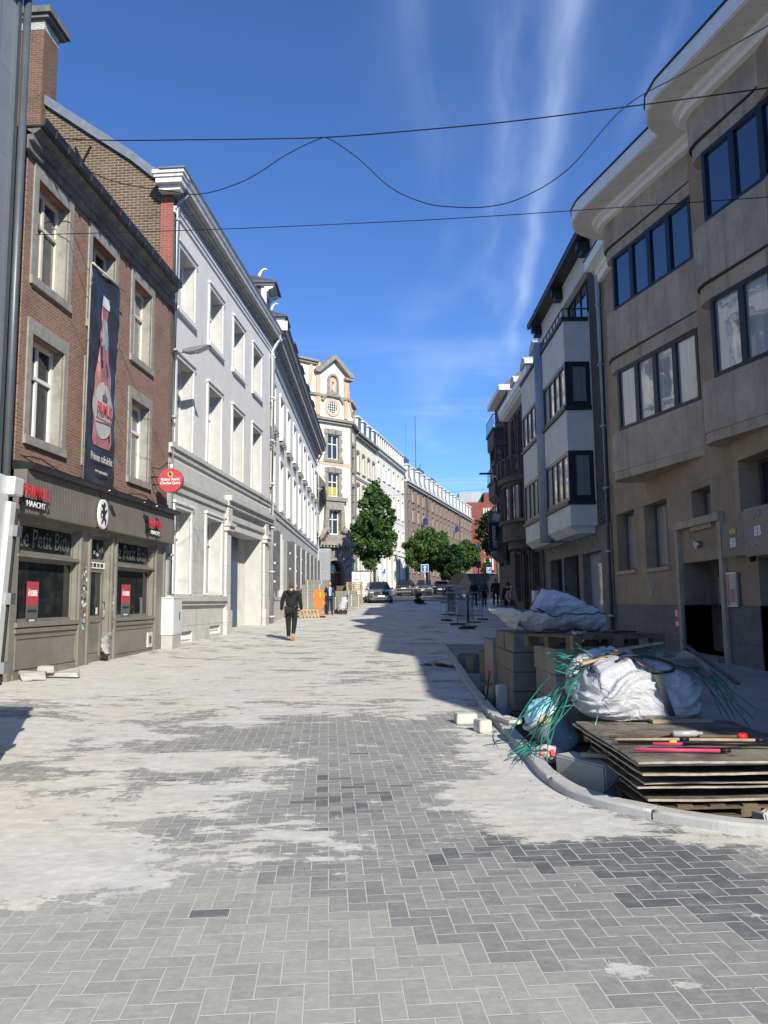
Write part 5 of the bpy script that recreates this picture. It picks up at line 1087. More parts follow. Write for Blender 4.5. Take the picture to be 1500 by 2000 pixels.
# ================================================================== white bay house
t = thing('white_bay_house', 'white rendered house with dark framed box bays and black eaves', 'building', (6.8, 32.6, 0), R(-90)); SY = lambda Y: 32.6 - Y
MB().wall(0, SY(22.95), 3.92, 13.3, [(SY(28.0), SY(24.4), 11.0, 12.5, .3)], thick=8).build('wall', 'render_white', t)
gh = [(SY(31.6), SY(29.5), .4, 3.15, .5), (SY(29.2), SY(26.95), .4, 3.15, .8), (SY(26.4), SY(24.1), .4, 3.12, .35)]
MB().wall(0, SY(22.95), 0, 3.92, gh, y=-.02, thick=5).build('base_wall', 'bluestone_dark', t)
for h in gh[:2]: MB().box(h[0], h[1], .45, .5, .4, 3.15).build('dark_doorway', 'dark_wood', t)
window(t, gh[0][0], gh[0][1], .4, 3.15, .3, 'dark_wood', 2, (), 'glass', fw=.1)
d_ = MB().box(gh[2][0], gh[2][1], .25, .33, .4, 3.12).build('door', 'render_grey', t); MB().box(gh[2][1] - 1.2, gh[2][1] - .15, .23, .249, 1.25, 2.65).build('pane', 'glass_curtain', d_); MB().box(gh[2][1] - 1.3, gh[2][1] - .1, .22, .26, 2.66, 2.75).build('head_rail', 'frame_white', d_)
b = MB(); b.box(SY(24.25), SY(22.98), -.05, -.001, 3.9, 12.6); b.build('slim_brick_pier', 'brick_grey_slim', t)
def boxbay(x0, x1, out, near):
    for z0, z1 in ((3.93, 4.62), (6.38, 7.72), (9.34, 10.72)): bevel(MB().box(x0, x1, -out, -.001, z0, z1).build('bay_parapet', 'render_white', t), .02)
    MB().prism([(-out + .25, 3.70), (-out, 3.929), (0, 3.929), (0, 3.70)], x0 + .1, x1 - .1, 'x').build('bay_soffit', 'render_white', t)
    for z in (4.622, 7.722, 10.722): MB().box(x0 - .06, x1 + .06, -out - .07, -.001, z, z + .12).build('bay_sill', 'dark_wood', t)
    for z0, z1 in ((4.745, 6.377), (7.845, 9.337)):
        MB().box(x0 + .14, x1 - .14, -out + .14, -.001, z0, z1).build('bay_core', 'black_void', t)
        n = 4 if x1 - x0 > 3 else 3
        f = window(t, x0, x1, z0, z1, -out + .0, 'frame_blueblack', n, (), 'glass_curtain', fw=.12, mw=.1, name='bay_window', d=.1)
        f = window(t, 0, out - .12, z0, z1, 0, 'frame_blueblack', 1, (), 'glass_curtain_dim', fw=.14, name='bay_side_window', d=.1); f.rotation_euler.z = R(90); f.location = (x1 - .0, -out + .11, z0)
boxbay(SY(28.0), SY(24.55), .83, True); boxbay(SY(32.4), SY(28.75), .83, False)
MB().cyl((SY(28.38), -.72, 3.7), (SY(28.38), -.72, 11.2), .33, n=20).build('round_pier', 'render_grey', t); MB().box(SY(28.65), SY(28.1), -.7, 0, 3.7, 11.2).build('pier_back', 'render_grey', t)
window(t, SY(28.0), SY(24.4), 11.0, 12.5, .2, 'frame_blueblack', 4, (), 'glass_blue', fw=.08)
b = MB(); b.tube([(SY(28.0), -.85, 11.12), (SY(24.5), -.85, 11.12), (SY(24.5), -.02, 11.12)], .025, 6)
for i in range(8): b.tube([(SY(28.0 - i * .5), -.85, 10.84), (SY(28.0 - i * .5), -.85, 11.12)], .018, 5)
for i in range(3): b.tube([(SY(24.5), -.8 + i * .3, 10.84), (SY(24.5), -.8 + i * .3, 11.12)], .018, 5)
b.build('balcony_rail', 'iron', t)
b = MB(); b.prism([(-.50, 13.22), (.2, 13.34), (.2, 13.5), (-.52, 13.38)], .3, SY(22.7), 'x'); b.build('eaves', 'dark_wood', t); b = MB(); b.prism([(-.54, 13.381), (4, 14.6), (8, 13.4)], .3, SY(22.7), 'x'); b.build('roof', 'slate', t)
for Y in (31.9, 28.0, 24.1): MB().box(SY(Y) - .15, SY(Y) + .15, -.40, -.001, 12.95, 13.215).box(SY(Y) - .22, SY(Y) + .22, -.28, -.001, 12.78, 12.949).build('eaves_bracket', 'dark_wood', t)
downpipe(t, .08, -.12, .5, 3.8, 'frame_grey', .05)

# ================================================================== gothic house and the balcony house
t = thing('gothic_house', 'dark stone house with a rounded bow, balcony and pointed arches', 'building', (6.8, 41.0, 0), R(-90)); SY = lambda Y: 41.0 - Y
hs = [(SY(39.6), SY(38.4), 8.6, 10.4, .3), (SY(37.6), SY(36.4), 8.6, 10.4, .3), (SY(35.5), SY(34.0), 8.3, 10.2, .35), (SY(39.6), SY(38), 1.5, 3.9, .3), (SY(37.2), SY(35.8), .7, 3.7, .4), (SY(35), SY(33.2), .7, 3.7, .4)]
MB().wall(0, SY(32.62), 0, 11.2, hs, thick=8).build('wall', 'dark_stone', t)
for h in hs: window(t, h[0], h[1], h[2], h[3], .25, 'dark_wood', 2, (.6,), 'glass', fw=.07)
for h in hs:
    b = MB(); cxh = (h[0] + h[1]) / 2; r = (h[1] - h[0]) / 2
    archband(b, cxh, h[3] - .15, r, r + .18, -.12, -.001); b.box(h[0] - .18, h[0], -.12, -.001, h[2], h[3] - .15); b.box(h[1], h[1] + .18, -.12, -.001, h[2], h[3] - .15); b.build('arch_trim', 'dark_stone', t)
b = MB(); b.box(0, SY(32.62), -.55, 0, 11.45, 11.75); b.box(0, SY(32.62), -.35, 0, 11.2, 11.449); dentils(b, 0, SY(32.62), -.5, -.351, 11.25, 11.449, .15, .2); b.build('cornice', 'eaves_white', t)
b = MB(); b.prism([(-.3, 11.76), (1.2, 13.2), (5, 14.2), (8, 11.8)], 0, SY(32.62), 'x'); b.build('roof', 'slate', t)
for Y in (39.3, 36.2, 33.8):
    b = MB(); b.box(-.5, .5, .1, 1.6, 11.76, 12.75); b.prism([(-.68, 12.75), (-.55, 13.0), (0, 13.25), (.55, 13.0), (.68, 12.75)], -.05, 1.6, 'y'); f = b.build('dormer', 'stucco_greywhite', t, (SY(Y), 0, 0)); MB().box(-.34, .34, .08, .099, 11.95, 12.65).build('pane', 'glass', f)
b = MB(); ctr = SY(36.4)
def half(r, n=12, k=1.0): return [(ctr + r * 1.9 * math.cos(R(a)), -r * k * math.sin(R(a))) for a in fr(0, 180, n)]
b.prism(half(1.15), 4.3, 5.1, 'z'); b.prism(half(1.3), 5.1, 5.25, 'z'); b.prism(half(.9), 3.95, 4.3, 'z'); b.prism(half(1.3), 7.0, 7.25, 'z'); b.prism(half(1.15), 6.85, 6.999, 'z')
b.build('bow', 'dark_stone', t)
b = MB()
for a in fr(10, 170, 7): b.cyl((ctr + 1.12 * 1.9 * math.cos(R(a)), -1.12 * math.sin(R(a)), 5.25), (ctr + 1.12 * 1.9 * math.cos(R(a)), -1.12 * math.sin(R(a)), 6.85), .09, n=8)
b.build('bow_column', 'dark_stone', t); MB().prism(half(1.02), 5.25, 6.85, 'z').build('bow_glass', 'glass_curtain', t)
b = MB(); pr = half(1.25)
for (x, y), (x2, y2) in zip(pr, pr[1:]): b.tube([(x, y, 8.1), (x2, y2, 8.1)], .07, 6); b.box(x - .1, x + .1, y - .1, y + .1, 7.25, 8.1)
b.build('balustrade', 'dark_stone', t)
t = thing('balcony_house', 'tall dark house with wrought iron balconies and red window frames', 'building', (6.8, 45.9, 0), R(-90)); SY = lambda Y: 45.9 - Y
MB().wall(0, 4.88, 0, 13.0, [(.7, 1.9, 3.5, 6.4, .3), (2.8, 4.2, 3.5, 6.4, .3), (3.5, 4.6, 9.4, 12, .3)], thick=8).build('wall', 'dark_stone', t)
for h in ((.7, 1.9, 3.5, 6.4), (2.8, 4.2, 3.5, 6.4), (3.5, 4.6, 9.4, 12)): window(t, h[0], h[1], h[2], h[3], .2, 'red_frame', 2, (.7,), 'glass', fw=.1)
for z0 in (3.7, 7.0, 9.9):
    MB().prism([(-.42, z0 + .35), (-.55, z0 + .5), (-.55, z0 + 1.25), (0, z0 + 1.25), (0, z0)], .4, 3.1, 'x').build('bay_parapet', 'dark_balcony', t); MB().box(.3, 3.2, -.62, 0, z0 + 1.252, z0 + 1.4).build('bay_slab', 'dark_balcony', t)
    if z0 < 9:
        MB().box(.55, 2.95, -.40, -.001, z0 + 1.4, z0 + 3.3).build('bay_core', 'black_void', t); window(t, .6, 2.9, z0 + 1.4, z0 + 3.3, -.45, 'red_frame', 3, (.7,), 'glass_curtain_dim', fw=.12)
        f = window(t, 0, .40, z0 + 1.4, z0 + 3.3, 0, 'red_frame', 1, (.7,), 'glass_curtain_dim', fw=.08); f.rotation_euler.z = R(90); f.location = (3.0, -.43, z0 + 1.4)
    b = MB(); zt = z0 + 1.4
    b.tube([(.35, -.58, zt + .75), (3.15, -.58, zt + .75), (3.15, -.05, zt + .75)], .025, 6)
    for i in range(8): x = .35 + i * .4; b.tube([(x, -.58, zt), (x, -.58, zt + .75)], .014, 5)
    for i in range(2): y = -.58 + i * .27; b.tube([(3.15, y, zt), (3.15, y, zt + .75)], .014, 5); b.tube([(3.15, y + .13 + .10 * math.cos(a), zt + .38 + .2 * math.sin(a)) for a in fr(0, 6.28, 10)], .012, 4)
    b.build('iron_rail', 'iron', t)
b = MB(); b.box(3.3, 4.85, -.8, 0, 8.9, 9.15); [b.box(3.4 + i * .45, 3.55 + i * .45, -.7, 0, 8.5, 8.899) for i in range(4)]; b.build('balcony', 'dark_balcony', t)
b = MB(); b.tube([(3.3, -.76, 9.9), (4.84, -.76, 9.9), (4.84, -.05, 9.9)], .025, 6); [b.tube([(3.3 + i * .22, -.76, 9.15), (3.3 + i * .22, -.76, 9.9)], .014, 4) for i in range(8)]; b.build('iron_rail', 'iron', t)
b = MB(); b.box(-.05, 4.9, -.45, 1, 13.002, 13.3); b.build('cornice', 'eaves_white', t); b = MB(); b.prism([(-.2, 13.3), (1, 14.3), (5, 14.7), (8, 13.3)], 0, 4.88, 'x'); b.build('roof', 'slate', t)
p = thing('banner_sign', 'narrow vertical university banner with white lettering on navy', 'banner', (6.78, 42.9, 4.35), 0)
MB().box(-.95, -.12, -.02, .02, 0, 1.55).build('navy_cloth', 'frame_blueblack', p); MB().box(-.95, -.12, -.02, .02, 1.552, 2.15).build('pale_cloth', 'faint_grey', p); MB().obox((-.5, -.03, 1.85), (.4, .02, .4), ry=.35).build('emblem', 'banner_label', p)
text('UNIVERSITE', .30, 'sign_white', p, (-.62, -.025, .76), rot=(R(90), R(-90), 0), sx=.78, name='lettering'); MB().box(-.34, -.30, -.026, -.021, .15, 1.35).box(-.26, -.23, -.026, -.021, .15, 1.1).build('small_print', 'faint_grey', p); MB().tube([(0, 0, 2.2), (-1.0, 0, 2.2)], .025, 6).tube([(0, 0, -.03), (-1.0, 0, -.03)], .025, 6).build('bracket', 'iron', p)
p = thing('wall_lamp', 'dark street lamp reaching over the street from the balcony house', 'lamp', (6.3, 44.9, 9.0), 0, None)
MB().tube([(.8, 0, -.1), (0, 0, .0)], .04, 6).build('arm', 'iron', p); bevel(MB().box(-.65, .05, -.12, .12, -.04, .05).build('lamp_head', 'car_trim', p), .02)

# ------------------------------------------------------------------ people
def evalmesh(o):
    dg = bpy.context.evaluated_depsgraph_get(); me = bpy.data.meshes.new_from_object(o.evaluated_get(dg)); return me
def skin(name, joints, edges, radii, mat, parent, sub=2, root=0, extra=None):
    me = bpy.data.meshes.new(name); me.from_pydata([Vector(j) for j in joints], edges, []); o = bpy.data.objects.new(name, me); COL.objects.link(o)
    m = o.modifiers.new('s', 'SKIN'); m.use_smooth_shade = True
    for v, r in zip(me.skin_vertices[0].data, radii): v.radius = (r, r) if not isinstance(r, tuple) else r
    me.skin_vertices[0].data[root].use_root = True
    if sub: q = o.modifiers.new('u', 'SUBSURF'); q.levels = sub; q.render_levels = sub
    nm = evalmesh(o); o.modifiers.clear(); o.data = nm; nm.materials.clear(); nm.materials.append(M[mat]); o.parent = parent
    for p_ in nm.polygons: p_.use_smooth = True
    if extra: 
        bm = bmesh.new(); bm.from_mesh(nm); tmp = bpy.data.meshes.new('t'); extra_mb = extra; tmp.from_pydata(extra_mb.v, [], extra_mb.f); tmp.polygons.foreach_set('use_smooth', [True] * len(tmp.polygons)); bm.from_mesh(tmp); bm.to_mesh(nm); bm.free()
    return o
def person(label, loc, rz, J=None, skinm='skin', top='cloth_black', legs='cloth_dark', hair='hair_brown', shoes='car_trim', h=1.78, group=None, hairlen=.0, hood=False, open_jacket=None, lowpoly=False, arms='cloth_black', extra=None):
    """the person faces -y in its own frame (towards the camera when rz = 0)"""
    t = thing('person', label, 'person', loc, rz, group); k = h / 1.78; t.scale = (k, k, k)
    P = dict(pel=(0, 0, .95), ab=(0, 0, 1.10), ch=(0, .0, 1.30), nk=(0, .01, 1.49), hd=(0, -.005, 1.57), sL=(.19, .01, 1.42), sR=(-.19, .01, 1.42), eL=(.25, .02, 1.14), eR=(-.25, .02, 1.14), wL=(.27, -.06, .90), wR=(-.27, -.06, .90), hL=(.275, -.09, .82), hR=(-.275, -.09, .82),
             pL=(.10, 0, .92), pR=(-.10, 0, .92), kL=(.11, -.02, .50), kR=(-.11, -.02, .50), aL=(.12, .03, .09), aR=(-.12, .03, .09), tL=(.13, -.13, .03), tR=(-.13, -.13, .03))
    if J: P.update(J)
    n = list(P); ix = {a: i for i, a in enumerate(n)}
    E_ = [('pel', 'ab'), ('ab', 'ch'), ('ch', 'nk'), ('nk', 'hd'), ('ch', 'sL'), ('ch', 'sR'), ('sL', 'eL'), ('sR', 'eR'), ('eL', 'wL'), ('eR', 'wR'), ('wL', 'hL'), ('wR', 'hR'), ('pel', 'pL'), ('pel', 'pR'), ('pL', 'kL'), ('pR', 'kR'), ('kL', 'aL'), ('kR', 'aR'), ('aL', 'tL'), ('aR', 'tR')]
    rad = dict(pel=(.15, .11), ab=(.14, .10), ch=(.15, .115), nk=.055, hd=.06, sL=.06, sR=.06, eL=.042, eR=.042, wL=.028, wR=.028, hL=(.036, .018), hR=(.036, .018), pL=.09, pR=.09, kL=.058, kR=.058, aL=.036, aR=.036, tL=.03, tR=.03)
    hx = MB(); hx.smooth = True                                                        # head with brow, nose, chin, ears
    hd = Vector(P['hd']) + Vector((0, -.012, .075)); NU, NV = 16, 12
    for j in range(NV + 1):
        for i in range(NU):
            a = 2 * math.pi * i / NU; b_ = math.pi * j / NV; d = Vector((math.sin(b_) * math.cos(a), math.sin(b_) * math.sin(a), math.cos(b_)))
            r = Vector((d.x * .076, d.y * .096, d.z * .118))
            if d.z < 0: r.x *= 1 - .32 * (-d.z) ** 1.5; r.y *= 1 - .12 * (-d.z)
            f = -d.y
            if f > .8 and abs(d.x) < .25 and -.35 < d.z < .15: r.y -= .024 * (1 - abs(d.x) / .25)
            if f > .8 and .1 < d.z < .28 and .2 < abs(d.x) < .5: r.y += .008
            hx.v.append(tuple(hd + r))
    for j in range(NV):
        for i in range(NU): hx.f.append([j * NU + i, (j + 1) * NU + i, (j + 1) * NU + (i + 1) % NU, j * NU + (i + 1) % NU])
    for s_ in (-1, 1):
        o0 = len(hx.v); c = hd + Vector((s_ * .078, .008, -.005))
        for i in range(8): a = i / 8 * 2 * math.pi; hx.v.append(tuple(c + Vector((s_ * .012, .016 * math.cos(a), .03 * math.sin(a))))); hx.v.append(tuple(c + Vector((-s_ * .006, .018 * math.cos(a), .032 * math.sin(a)))))
        for i in range(8): a, b_ = o0 + 2 * i, o0 + 2 * ((i + 1) % 8); hx.f.append([a, b_, b_ + 1, a + 1])
        hx.f.append([o0 + 2 * i for i in range(8)])
    for H_, W_, s_ in ((P['hL'], P['wL'], 1), (P['hR'], P['wR'], -1)):                # five fingers on each hand
        H_ = Vector(H_); d = (H_ - Vector(W_)).normalized(); sd = Vector((0, -1, 0)) if abs(d.y) < .8 else Vector((1, 0, 0)); sd = (sd - d * sd.dot(d)).normalized(); q = d.cross(sd) * s_
        for k_, ln in enumerate((.068, .078, .072, .056)):
            b0 = H_ + sd * (.027 - .018 * k_) + d * .012; hx.tube([b0, b0 + d * ln * .55 + q * .004, b0 + d * ln * .9 + q * -.014], [.0095, .009, .0065], 6)
        b0 = H_ + sd * .030 - d * .03; hx.tube([b0, b0 + sd * .022 + d * .022, b0 + sd * .026 + d * .055], [.011, .010, .007], 6)
    skin('body', [P[a] for a in n], [(ix[a], ix[b_]) for a, b_ in E_], [rad[a] for a in n], skinm, t, 2, 0, hx)
    def sub(names, scale, mat, nm, cut=None, root=0):
        jj = []; rr = []; ii = {}
        for a in names: ii[a] = len(jj); jj.append(P[a] if not cut or a not in cut else cut[a]); q = rad[a]; rr.append(tuple(x * scale[0] + scale[1] for x in q) if isinstance(q, tuple) else (q * scale[0] + scale[1],) * 2)
        ee = [(ii[a], ii[b_]) for a, b_ in E_ if a in ii and b_ in ii]
        return skin(nm, jj, ee, rr, mat, t, 2, root)
    w = lambda a, b_, f: tuple(Vector(P[a]).lerp(Vector(P[b_]), f))
    sub(['pel', 'ab', 'ch', 'nk', 'sL', 'sR', 'eL', 'eR', 'wL', 'wR'], (1.06, .022), top, 'jacket', {'nk': w('ch', 'nk', .72)})
    sub(['pel', 'pL', 'pR', 'kL', 'kR', 'aL', 'aR'], (1.0, .024), legs, 'trousers', {'pel': (P['pel'][0], P['pel'][1], P['pel'][2] + .01)})
    b = MB(); b.smooth = True
    for a, c in (('aL', 'tL'), ('aR', 'tR')):
        A = Vector(P[a]); T = Vector(P[c]); d = (T - A).normalized(); b.tube([A - d * .07 + Vector((0, 0, -.03)), A - d * .02, A.lerp(T, .6), T + d * .03, T + d * .07 - Vector((0, 0, .005))], [.03, .048, .045, .04, .018], 10)
    b.build('shoes', shoes, t)
    b = MB(); b.smooth = True; o0 = 0
    for j in range(9):
        for i in range(18):
            a = 2 * math.pi * i / 18; top_ = math.pi * (.50 if math.sin(a) < -.3 else .66); b_ = top_ * j / 8 if math.sin(a) > -.3 else math.pi * .30 * j / 8
            d = Vector((math.sin(b_) * math.cos(a), math.sin(b_) * math.sin(a), math.cos(b_))); k2 = 1.08 + .02 * mnoise.noise(d * 9); b.v.append(tuple(hd + Vector((d.x * .076 * k2, d.y * .096 * k2 + .002, d.z * .118 * k2))))
    for j in range(8):
        for i in range(18): b.f.append([j * 18 + i, (j + 1) * 18 + i, (j + 1) * 18 + (i + 1) % 18, j * 18 + (i + 1) % 18]); b.mi.append(0); b.sm.append(True)
    if hairlen: b.tube([hd + Vector((0, .05, .06)), hd + Vector((0, .09, -.03)), hd + Vector((0, .09, -hairlen))], [.06, .085, .05], 10)
    b.build('hair', hair, t, fix=False)
    b = MB()
    for s_ in (-1, 1): b.lathe([(0, -.006), (.009, 0), (0, .006)], hd + Vector((s_ * .029, -.089, .014)), 8)
    b.tube([hd + Vector((-.022, -.086, -.05)), hd + Vector((0, -.092, -.052)), hd + Vector((.022, -.086, -.05))], .004, 5); b.build('face', 'hair_black', t)
    if extra: extra(t, P, hd)
    return t
def hoodf(t, P, hd):
    b = MB(); b.smooth = True; c = Vector(P['nk'])
    b.tube([c + Vector((-.10, -.03, -.02)), c + Vector((-.10, .07, -.02)), c + Vector((0, .12, -.08)), c + Vector((.10, .07, -.02)), c + Vector((.10, -.03, -.02))], [.03, .05, .07, .05, .03], 8); b.tube([c + Vector((-.05, .09, -.04)), c + Vector((0, .125, -.16)), c + Vector((.05, .09, -.04))], [.05, .04, .05], 8); b.build('hood', 'cloth_black', t)
# man walking away: rz = pi, his left foot planted, right foot pushing off, sole showing
person('man in black hooded top and black trousers walking away up the street', (-2.93, 24.3, gl(-2.9, 24.3) + .0), R(180), dict(
    kR=(-.085, -.04, .50), aR=(-.07, .16, .17), tR=(-.07, .10, .045), kL=(.10, -.10, .51), aL=(.09, -.06, .09), tL=(.10, -.24, .03),
    eL=(.275, .05, 1.15), eR=(-.275, .02, 1.15), wL=(.30, -.02, .91), wR=(-.29, -.10, .92), hL=(.30, -.05, .83), hR=(-.29, -.14, .84), sL=(.205, .01, 1.42), sR=(-.205, .01, 1.42)),
    top='cloth_black', legs='cloth_dark', hair='hair_brown', shoes='shoe_tan', h=1.85, extra=hoodf)
def suit(t, P, hd):
    b = MB(); b.prism([(-.05, 1.02), (.05, 1.02), (.075, 1.44), (0, 1.50), (-.075, 1.44)], -.160, -.145, 'y'); b.build('shirt', 'cloth_shirt', t); MB().prism([(-.018, 1.08), (.018, 1.08), (.012, 1.46), (-.012, 1.46)], -.166, -.161, 'y').build('tie', 'cloth_navy', t)
    b = MB(); b.prism([(-.19, .78), (.19, .78), (.17, 1.05), (-.17, 1.05)], -.12, .13, 'y'); bevel(b.build('jacket_skirt', 'cloth_navy', t), .03)
person('bald man in a navy suit and pale blue shirt talking on a phone', (-3.02, 42.4, gl(-3, 42.4)), R(12), dict(eR=(-.27, -.10, 1.20), wR=(-.14, -.16, 1.45), hR=(-.105, -.13, 1.53), aL=(.13, .03, .09), eL=(.27, .02, 1.15), wL=(.27, -.05, .92), hL=(.27, -.08, .84)), top='cloth_navy', legs='cloth_navy', hair='skin', h=1.80, extra=suit)
walk = dict(kL=(.10, -.12, .52), aL=(.10, -.16, .10), tL=(.10, -.32, .05), kR=(-.10, .02, .50), aR=(-.10, .22, .14), tR=(-.10, .14, .04))
walk2 = dict(kR=(-.10, -.12, .52), aR=(-.10, -.14, .10), tR=(-.10, -.30, .04), kL=(.10, .02, .50), aL=(.10, .20, .13), tL=(.10, .12, .03))
person('pedestrian in dark clothes, nearest the street of the shadowed group', (5.72, 49.6, gz(49.6)), R(5), walk, 'skin_dark', 'cloth_dark', 'cloth_black', 'hair_black', h=1.72, group='walkers in the shade')
person('pedestrian in dark clothes with a grey top, in the middle of the shadowed group', (6.42, 50.2, gz(50.2)), R(-4), walk2, 'skin_dark', 'cloth_grey', 'cloth_black', 'hair_black', h=1.74, group='walkers in the shade')
person('tall pedestrian in black on the wall side of the shadowed group', (7.15, 50.0, gz(50.0)), R(2), walk, 'skin_dark', 'cloth_black', 'cloth_black', 'hair_black', h=1.84, group='walkers in the shade')
person('pedestrian in black trailing behind the shadowed group', (8.3, 55.5, gz(55.5)), R(20), walk2, 'skin_dark', 'cloth_black', 'cloth_black', 'hair_black', h=1.75, group='walkers in the shade')
def scarf(t, P, hd):
    b = MB(); b.tube([(-.1, -.12, 1.46), (-.11, -.17, 1.2), (-.12, -.17, .9)], [.04, .05, .05], 8); b.tube([(.1, -.12, 1.46), (.12, -.17, 1.2), (.13, -.17, .88)], [.04, .05, .05], 8); b.build('open_cardigan', 'cloth_pink', t)
person('woman with dark hair and a pale pink cardigan walking beside the dark house', (5.55, 33.9, gz(33.9)), R(8), dict(eR=(-.27, .0, 1.15), wR=(-.22, -.16, 1.0), hR=(-.2, -.2, .95)), 'skin', 'cloth_pink', 'cloth_grey', 'hair_black', h=1.62, hairlen=.16, extra=scarf)
person('pedestrian with a black rucksack half hidden behind the woman in pink', (5.75, 36.2, gz(36.2)), R(190), walk, 'skin', 'cloth_black', 'cloth_dark', 'hair_black', h=1.72)

# ------------------------------------------------------------------ cars
def car(label, loc, rz, paint, L_=4.7, W=1.84, H=1.66, suv=True, rear_detail=False, front='dark', name='parked_car', group='cars parked along the street'):
    """front of the car points to -y"""
    t = thing(name, label, 'car', loc, rz, group); hw = W / 2; l = L_ / 2
    # stations along y: (y, half width low, half width belt, z sill, z belt, )
    st_ = [(-l, .70, .66, .42, .74), (-l + .10, .88, .84, .26, .86), (-l + .45, .98, .95, .22, .98), (-l + 1.25, 1.0, .97, .20, 1.06), (-.2, 1.0, .97, .20, 1.08), (l - 1.3, 1.0, .97, .20, 1.10), (l - .45, .98, .95, .22, 1.10), (l - .08, .92, .88, .30, 1.04), (l, .80, .78, .42, .86)]
    b = MB(); b.smooth = True; N = 10; vs = []
    for (y, wl, wb, zs, zb) in st_:
        sec = [(0, zs), (wl * .8, zs), (wl * .97, zs + .10), (wl, zs + (zb - zs) * .45), (wb * .99, zs + (zb - zs) * .80), (wb * .90, zb), (wb * .6, zb + .035), (0, zb + .05)]
        ring = [(x * hw, y, z) for x, z in sec] + [(-x * hw, y, z) for x, z in reversed(sec[1:-1])]; vs += ring
    n = len(ring); fs = [(j * n + i, j * n + (i + 1) % n, (j + 1) * n + (i + 1) % n, (j + 1) * n + i) for j in range(len(st_) - 1) for i in range(n)] + [tuple(range(n)), tuple((len(st_) - 1) * n + i for i in range(n))]
    b.add(vs, fs); body = b.build('body', paint, t)
    # cabin: glasshouse then roof skin
    zb, zr = 1.06, H
    lo = [(-l + 1.15, .92), (-l + 1.9, .95), (l - .9, .95), (l - .22, .88)]; up = [(-l + 2.0, .70), (-l + 2.3, .74), (l - 1.0, .73), (l - .62, .66)]
    b = MB(); vs = []
    for (y, w_), (y2, w2) in zip(lo, up): vs += [(-w_ * hw, y, zb), (-w2 * hw, y2, zr - .05), (w2 * hw, y2, zr - .05), (w_ * hw, y, zb)]
    fs = [(j * 4 + i, j * 4 + i + 1, (j + 1) * 4 + i + 1, (j + 1) * 4 + i) for j in range(3) for i in range(3)] + [(0, 1, 2, 3), (12, 13, 14, 15)]
    b.add(vs, fs); b.build('windows', 'glass', t)
    b = MB(); b.smooth = True; vs = []
    for (y2, w2) in up: vs += [(-w2 * hw - .02, y2, zr - .07), (-w2 * hw * .75, y2, zr - .005), (0, y2, zr + .01), (w2 * hw * .75, y2, zr - .005), (w2 * hw + .02, y2, zr - .07)]
    b.add(vs, [(j * 5 + i, j * 5 + i + 1, (j + 1) * 5 + i + 1, (j + 1) * 5 + i) for j in range(3) for i in range(4)]); b.smooth = False
    for s_ in (-1, 1):
        for (y, w_), (y2, w2) in zip(lo, up): b.tube([(s_ * w_ * hw, y, zb - .01), (s_ * (w2 * hw + .005), y2, zr - .06)], .035, 5)
        b.tube([(s_ * (up[0][1] * hw), up[0][0], zr - .05), (s_ * (up[3][1] * hw), up[3][0], zr - .05)], .03, 5)
    b.build('roof', paint, t)
    for s_ in (-1, 1):
        for y in (-l + .92, l - .92):
            wob_ = MB().cyl((s_ * (hw - .22), 0, 0), (s_ * (hw + .005), 0, 0), .36, n=24).build('wheel', 'rubber', t, (0, y, .36)); MB().cyl((s_ * (hw - .02), 0, 0), (s_ * (hw + .015), 0, 0), .24, n=18).build('rim', 'steel', wob_)
        MB().obox((s_ * (hw + .09), -l + 1.75, 1.10), (.2, .10, .14)).build('mirror', paint, t)
        MB().obox((s_ * hw * .72, -l + .07, .80), (.42, .16, .10), rz=s_ * -.30).build('headlight', 'car_light', t); MB().obox((s_ * hw * .76, l - .10, .90), (.30, .16, .22), rz=s_ * .25).build('tail_light', 'car_red_light', t)
        MB().obox((s_ * hw * .74, -l + .06, .48), (.16, .1, .14)).build('fog_light', 'car_trim', t)
    MB().prism([(-.50, .55), (.50, .55), (.60, .72), (.50, .86), (-.50, .86), (-.60, .72)], -l - .03, -l + .14, 'y').build('grille', 'car_trim', t)
    MB().box(-.5, .5, -l - .02, -l + .12, .30, .38).build('air_intake', 'car_trim', t); MB().box(-.26, .26, -l - .045, -l - .031, .47, .58).build('front_plate', 'sign_white', t)
    MB().box(-.26, .26, l - .02, l + .025, .70, .81).build('rear_plate', 'sign_white', t); MB().box(-.78, .78, l - .25, l + .03, .34, .50).build('rear_bumper', 'steel' if rear_detail else 'car_trim', t); MB().cyl((0, -l - .05, .74), (0, -l - .03, .74), .06, n=12).build('badge', 'steel', t)
    return t
car('silver sports utility car facing the camera in the sun', (-.52, 59.8, gz(57.8) - .0), R(6), 'car_silver')
car('dark sports utility car with silver bumper seen from behind', (2.25, 82, gz(82)), R(172), 'car_dark', 4.5, rear_detail=True)
car('dark grey car facing the camera, right of the one seen from behind', (4.35, 85, gz(85)), R(-6), 'car_grey')
car('small dark car farthest right in the row, mostly hidden', (6.5, 89, gz(89)), R(-8), 'car_dark', 4.3, H=1.5)
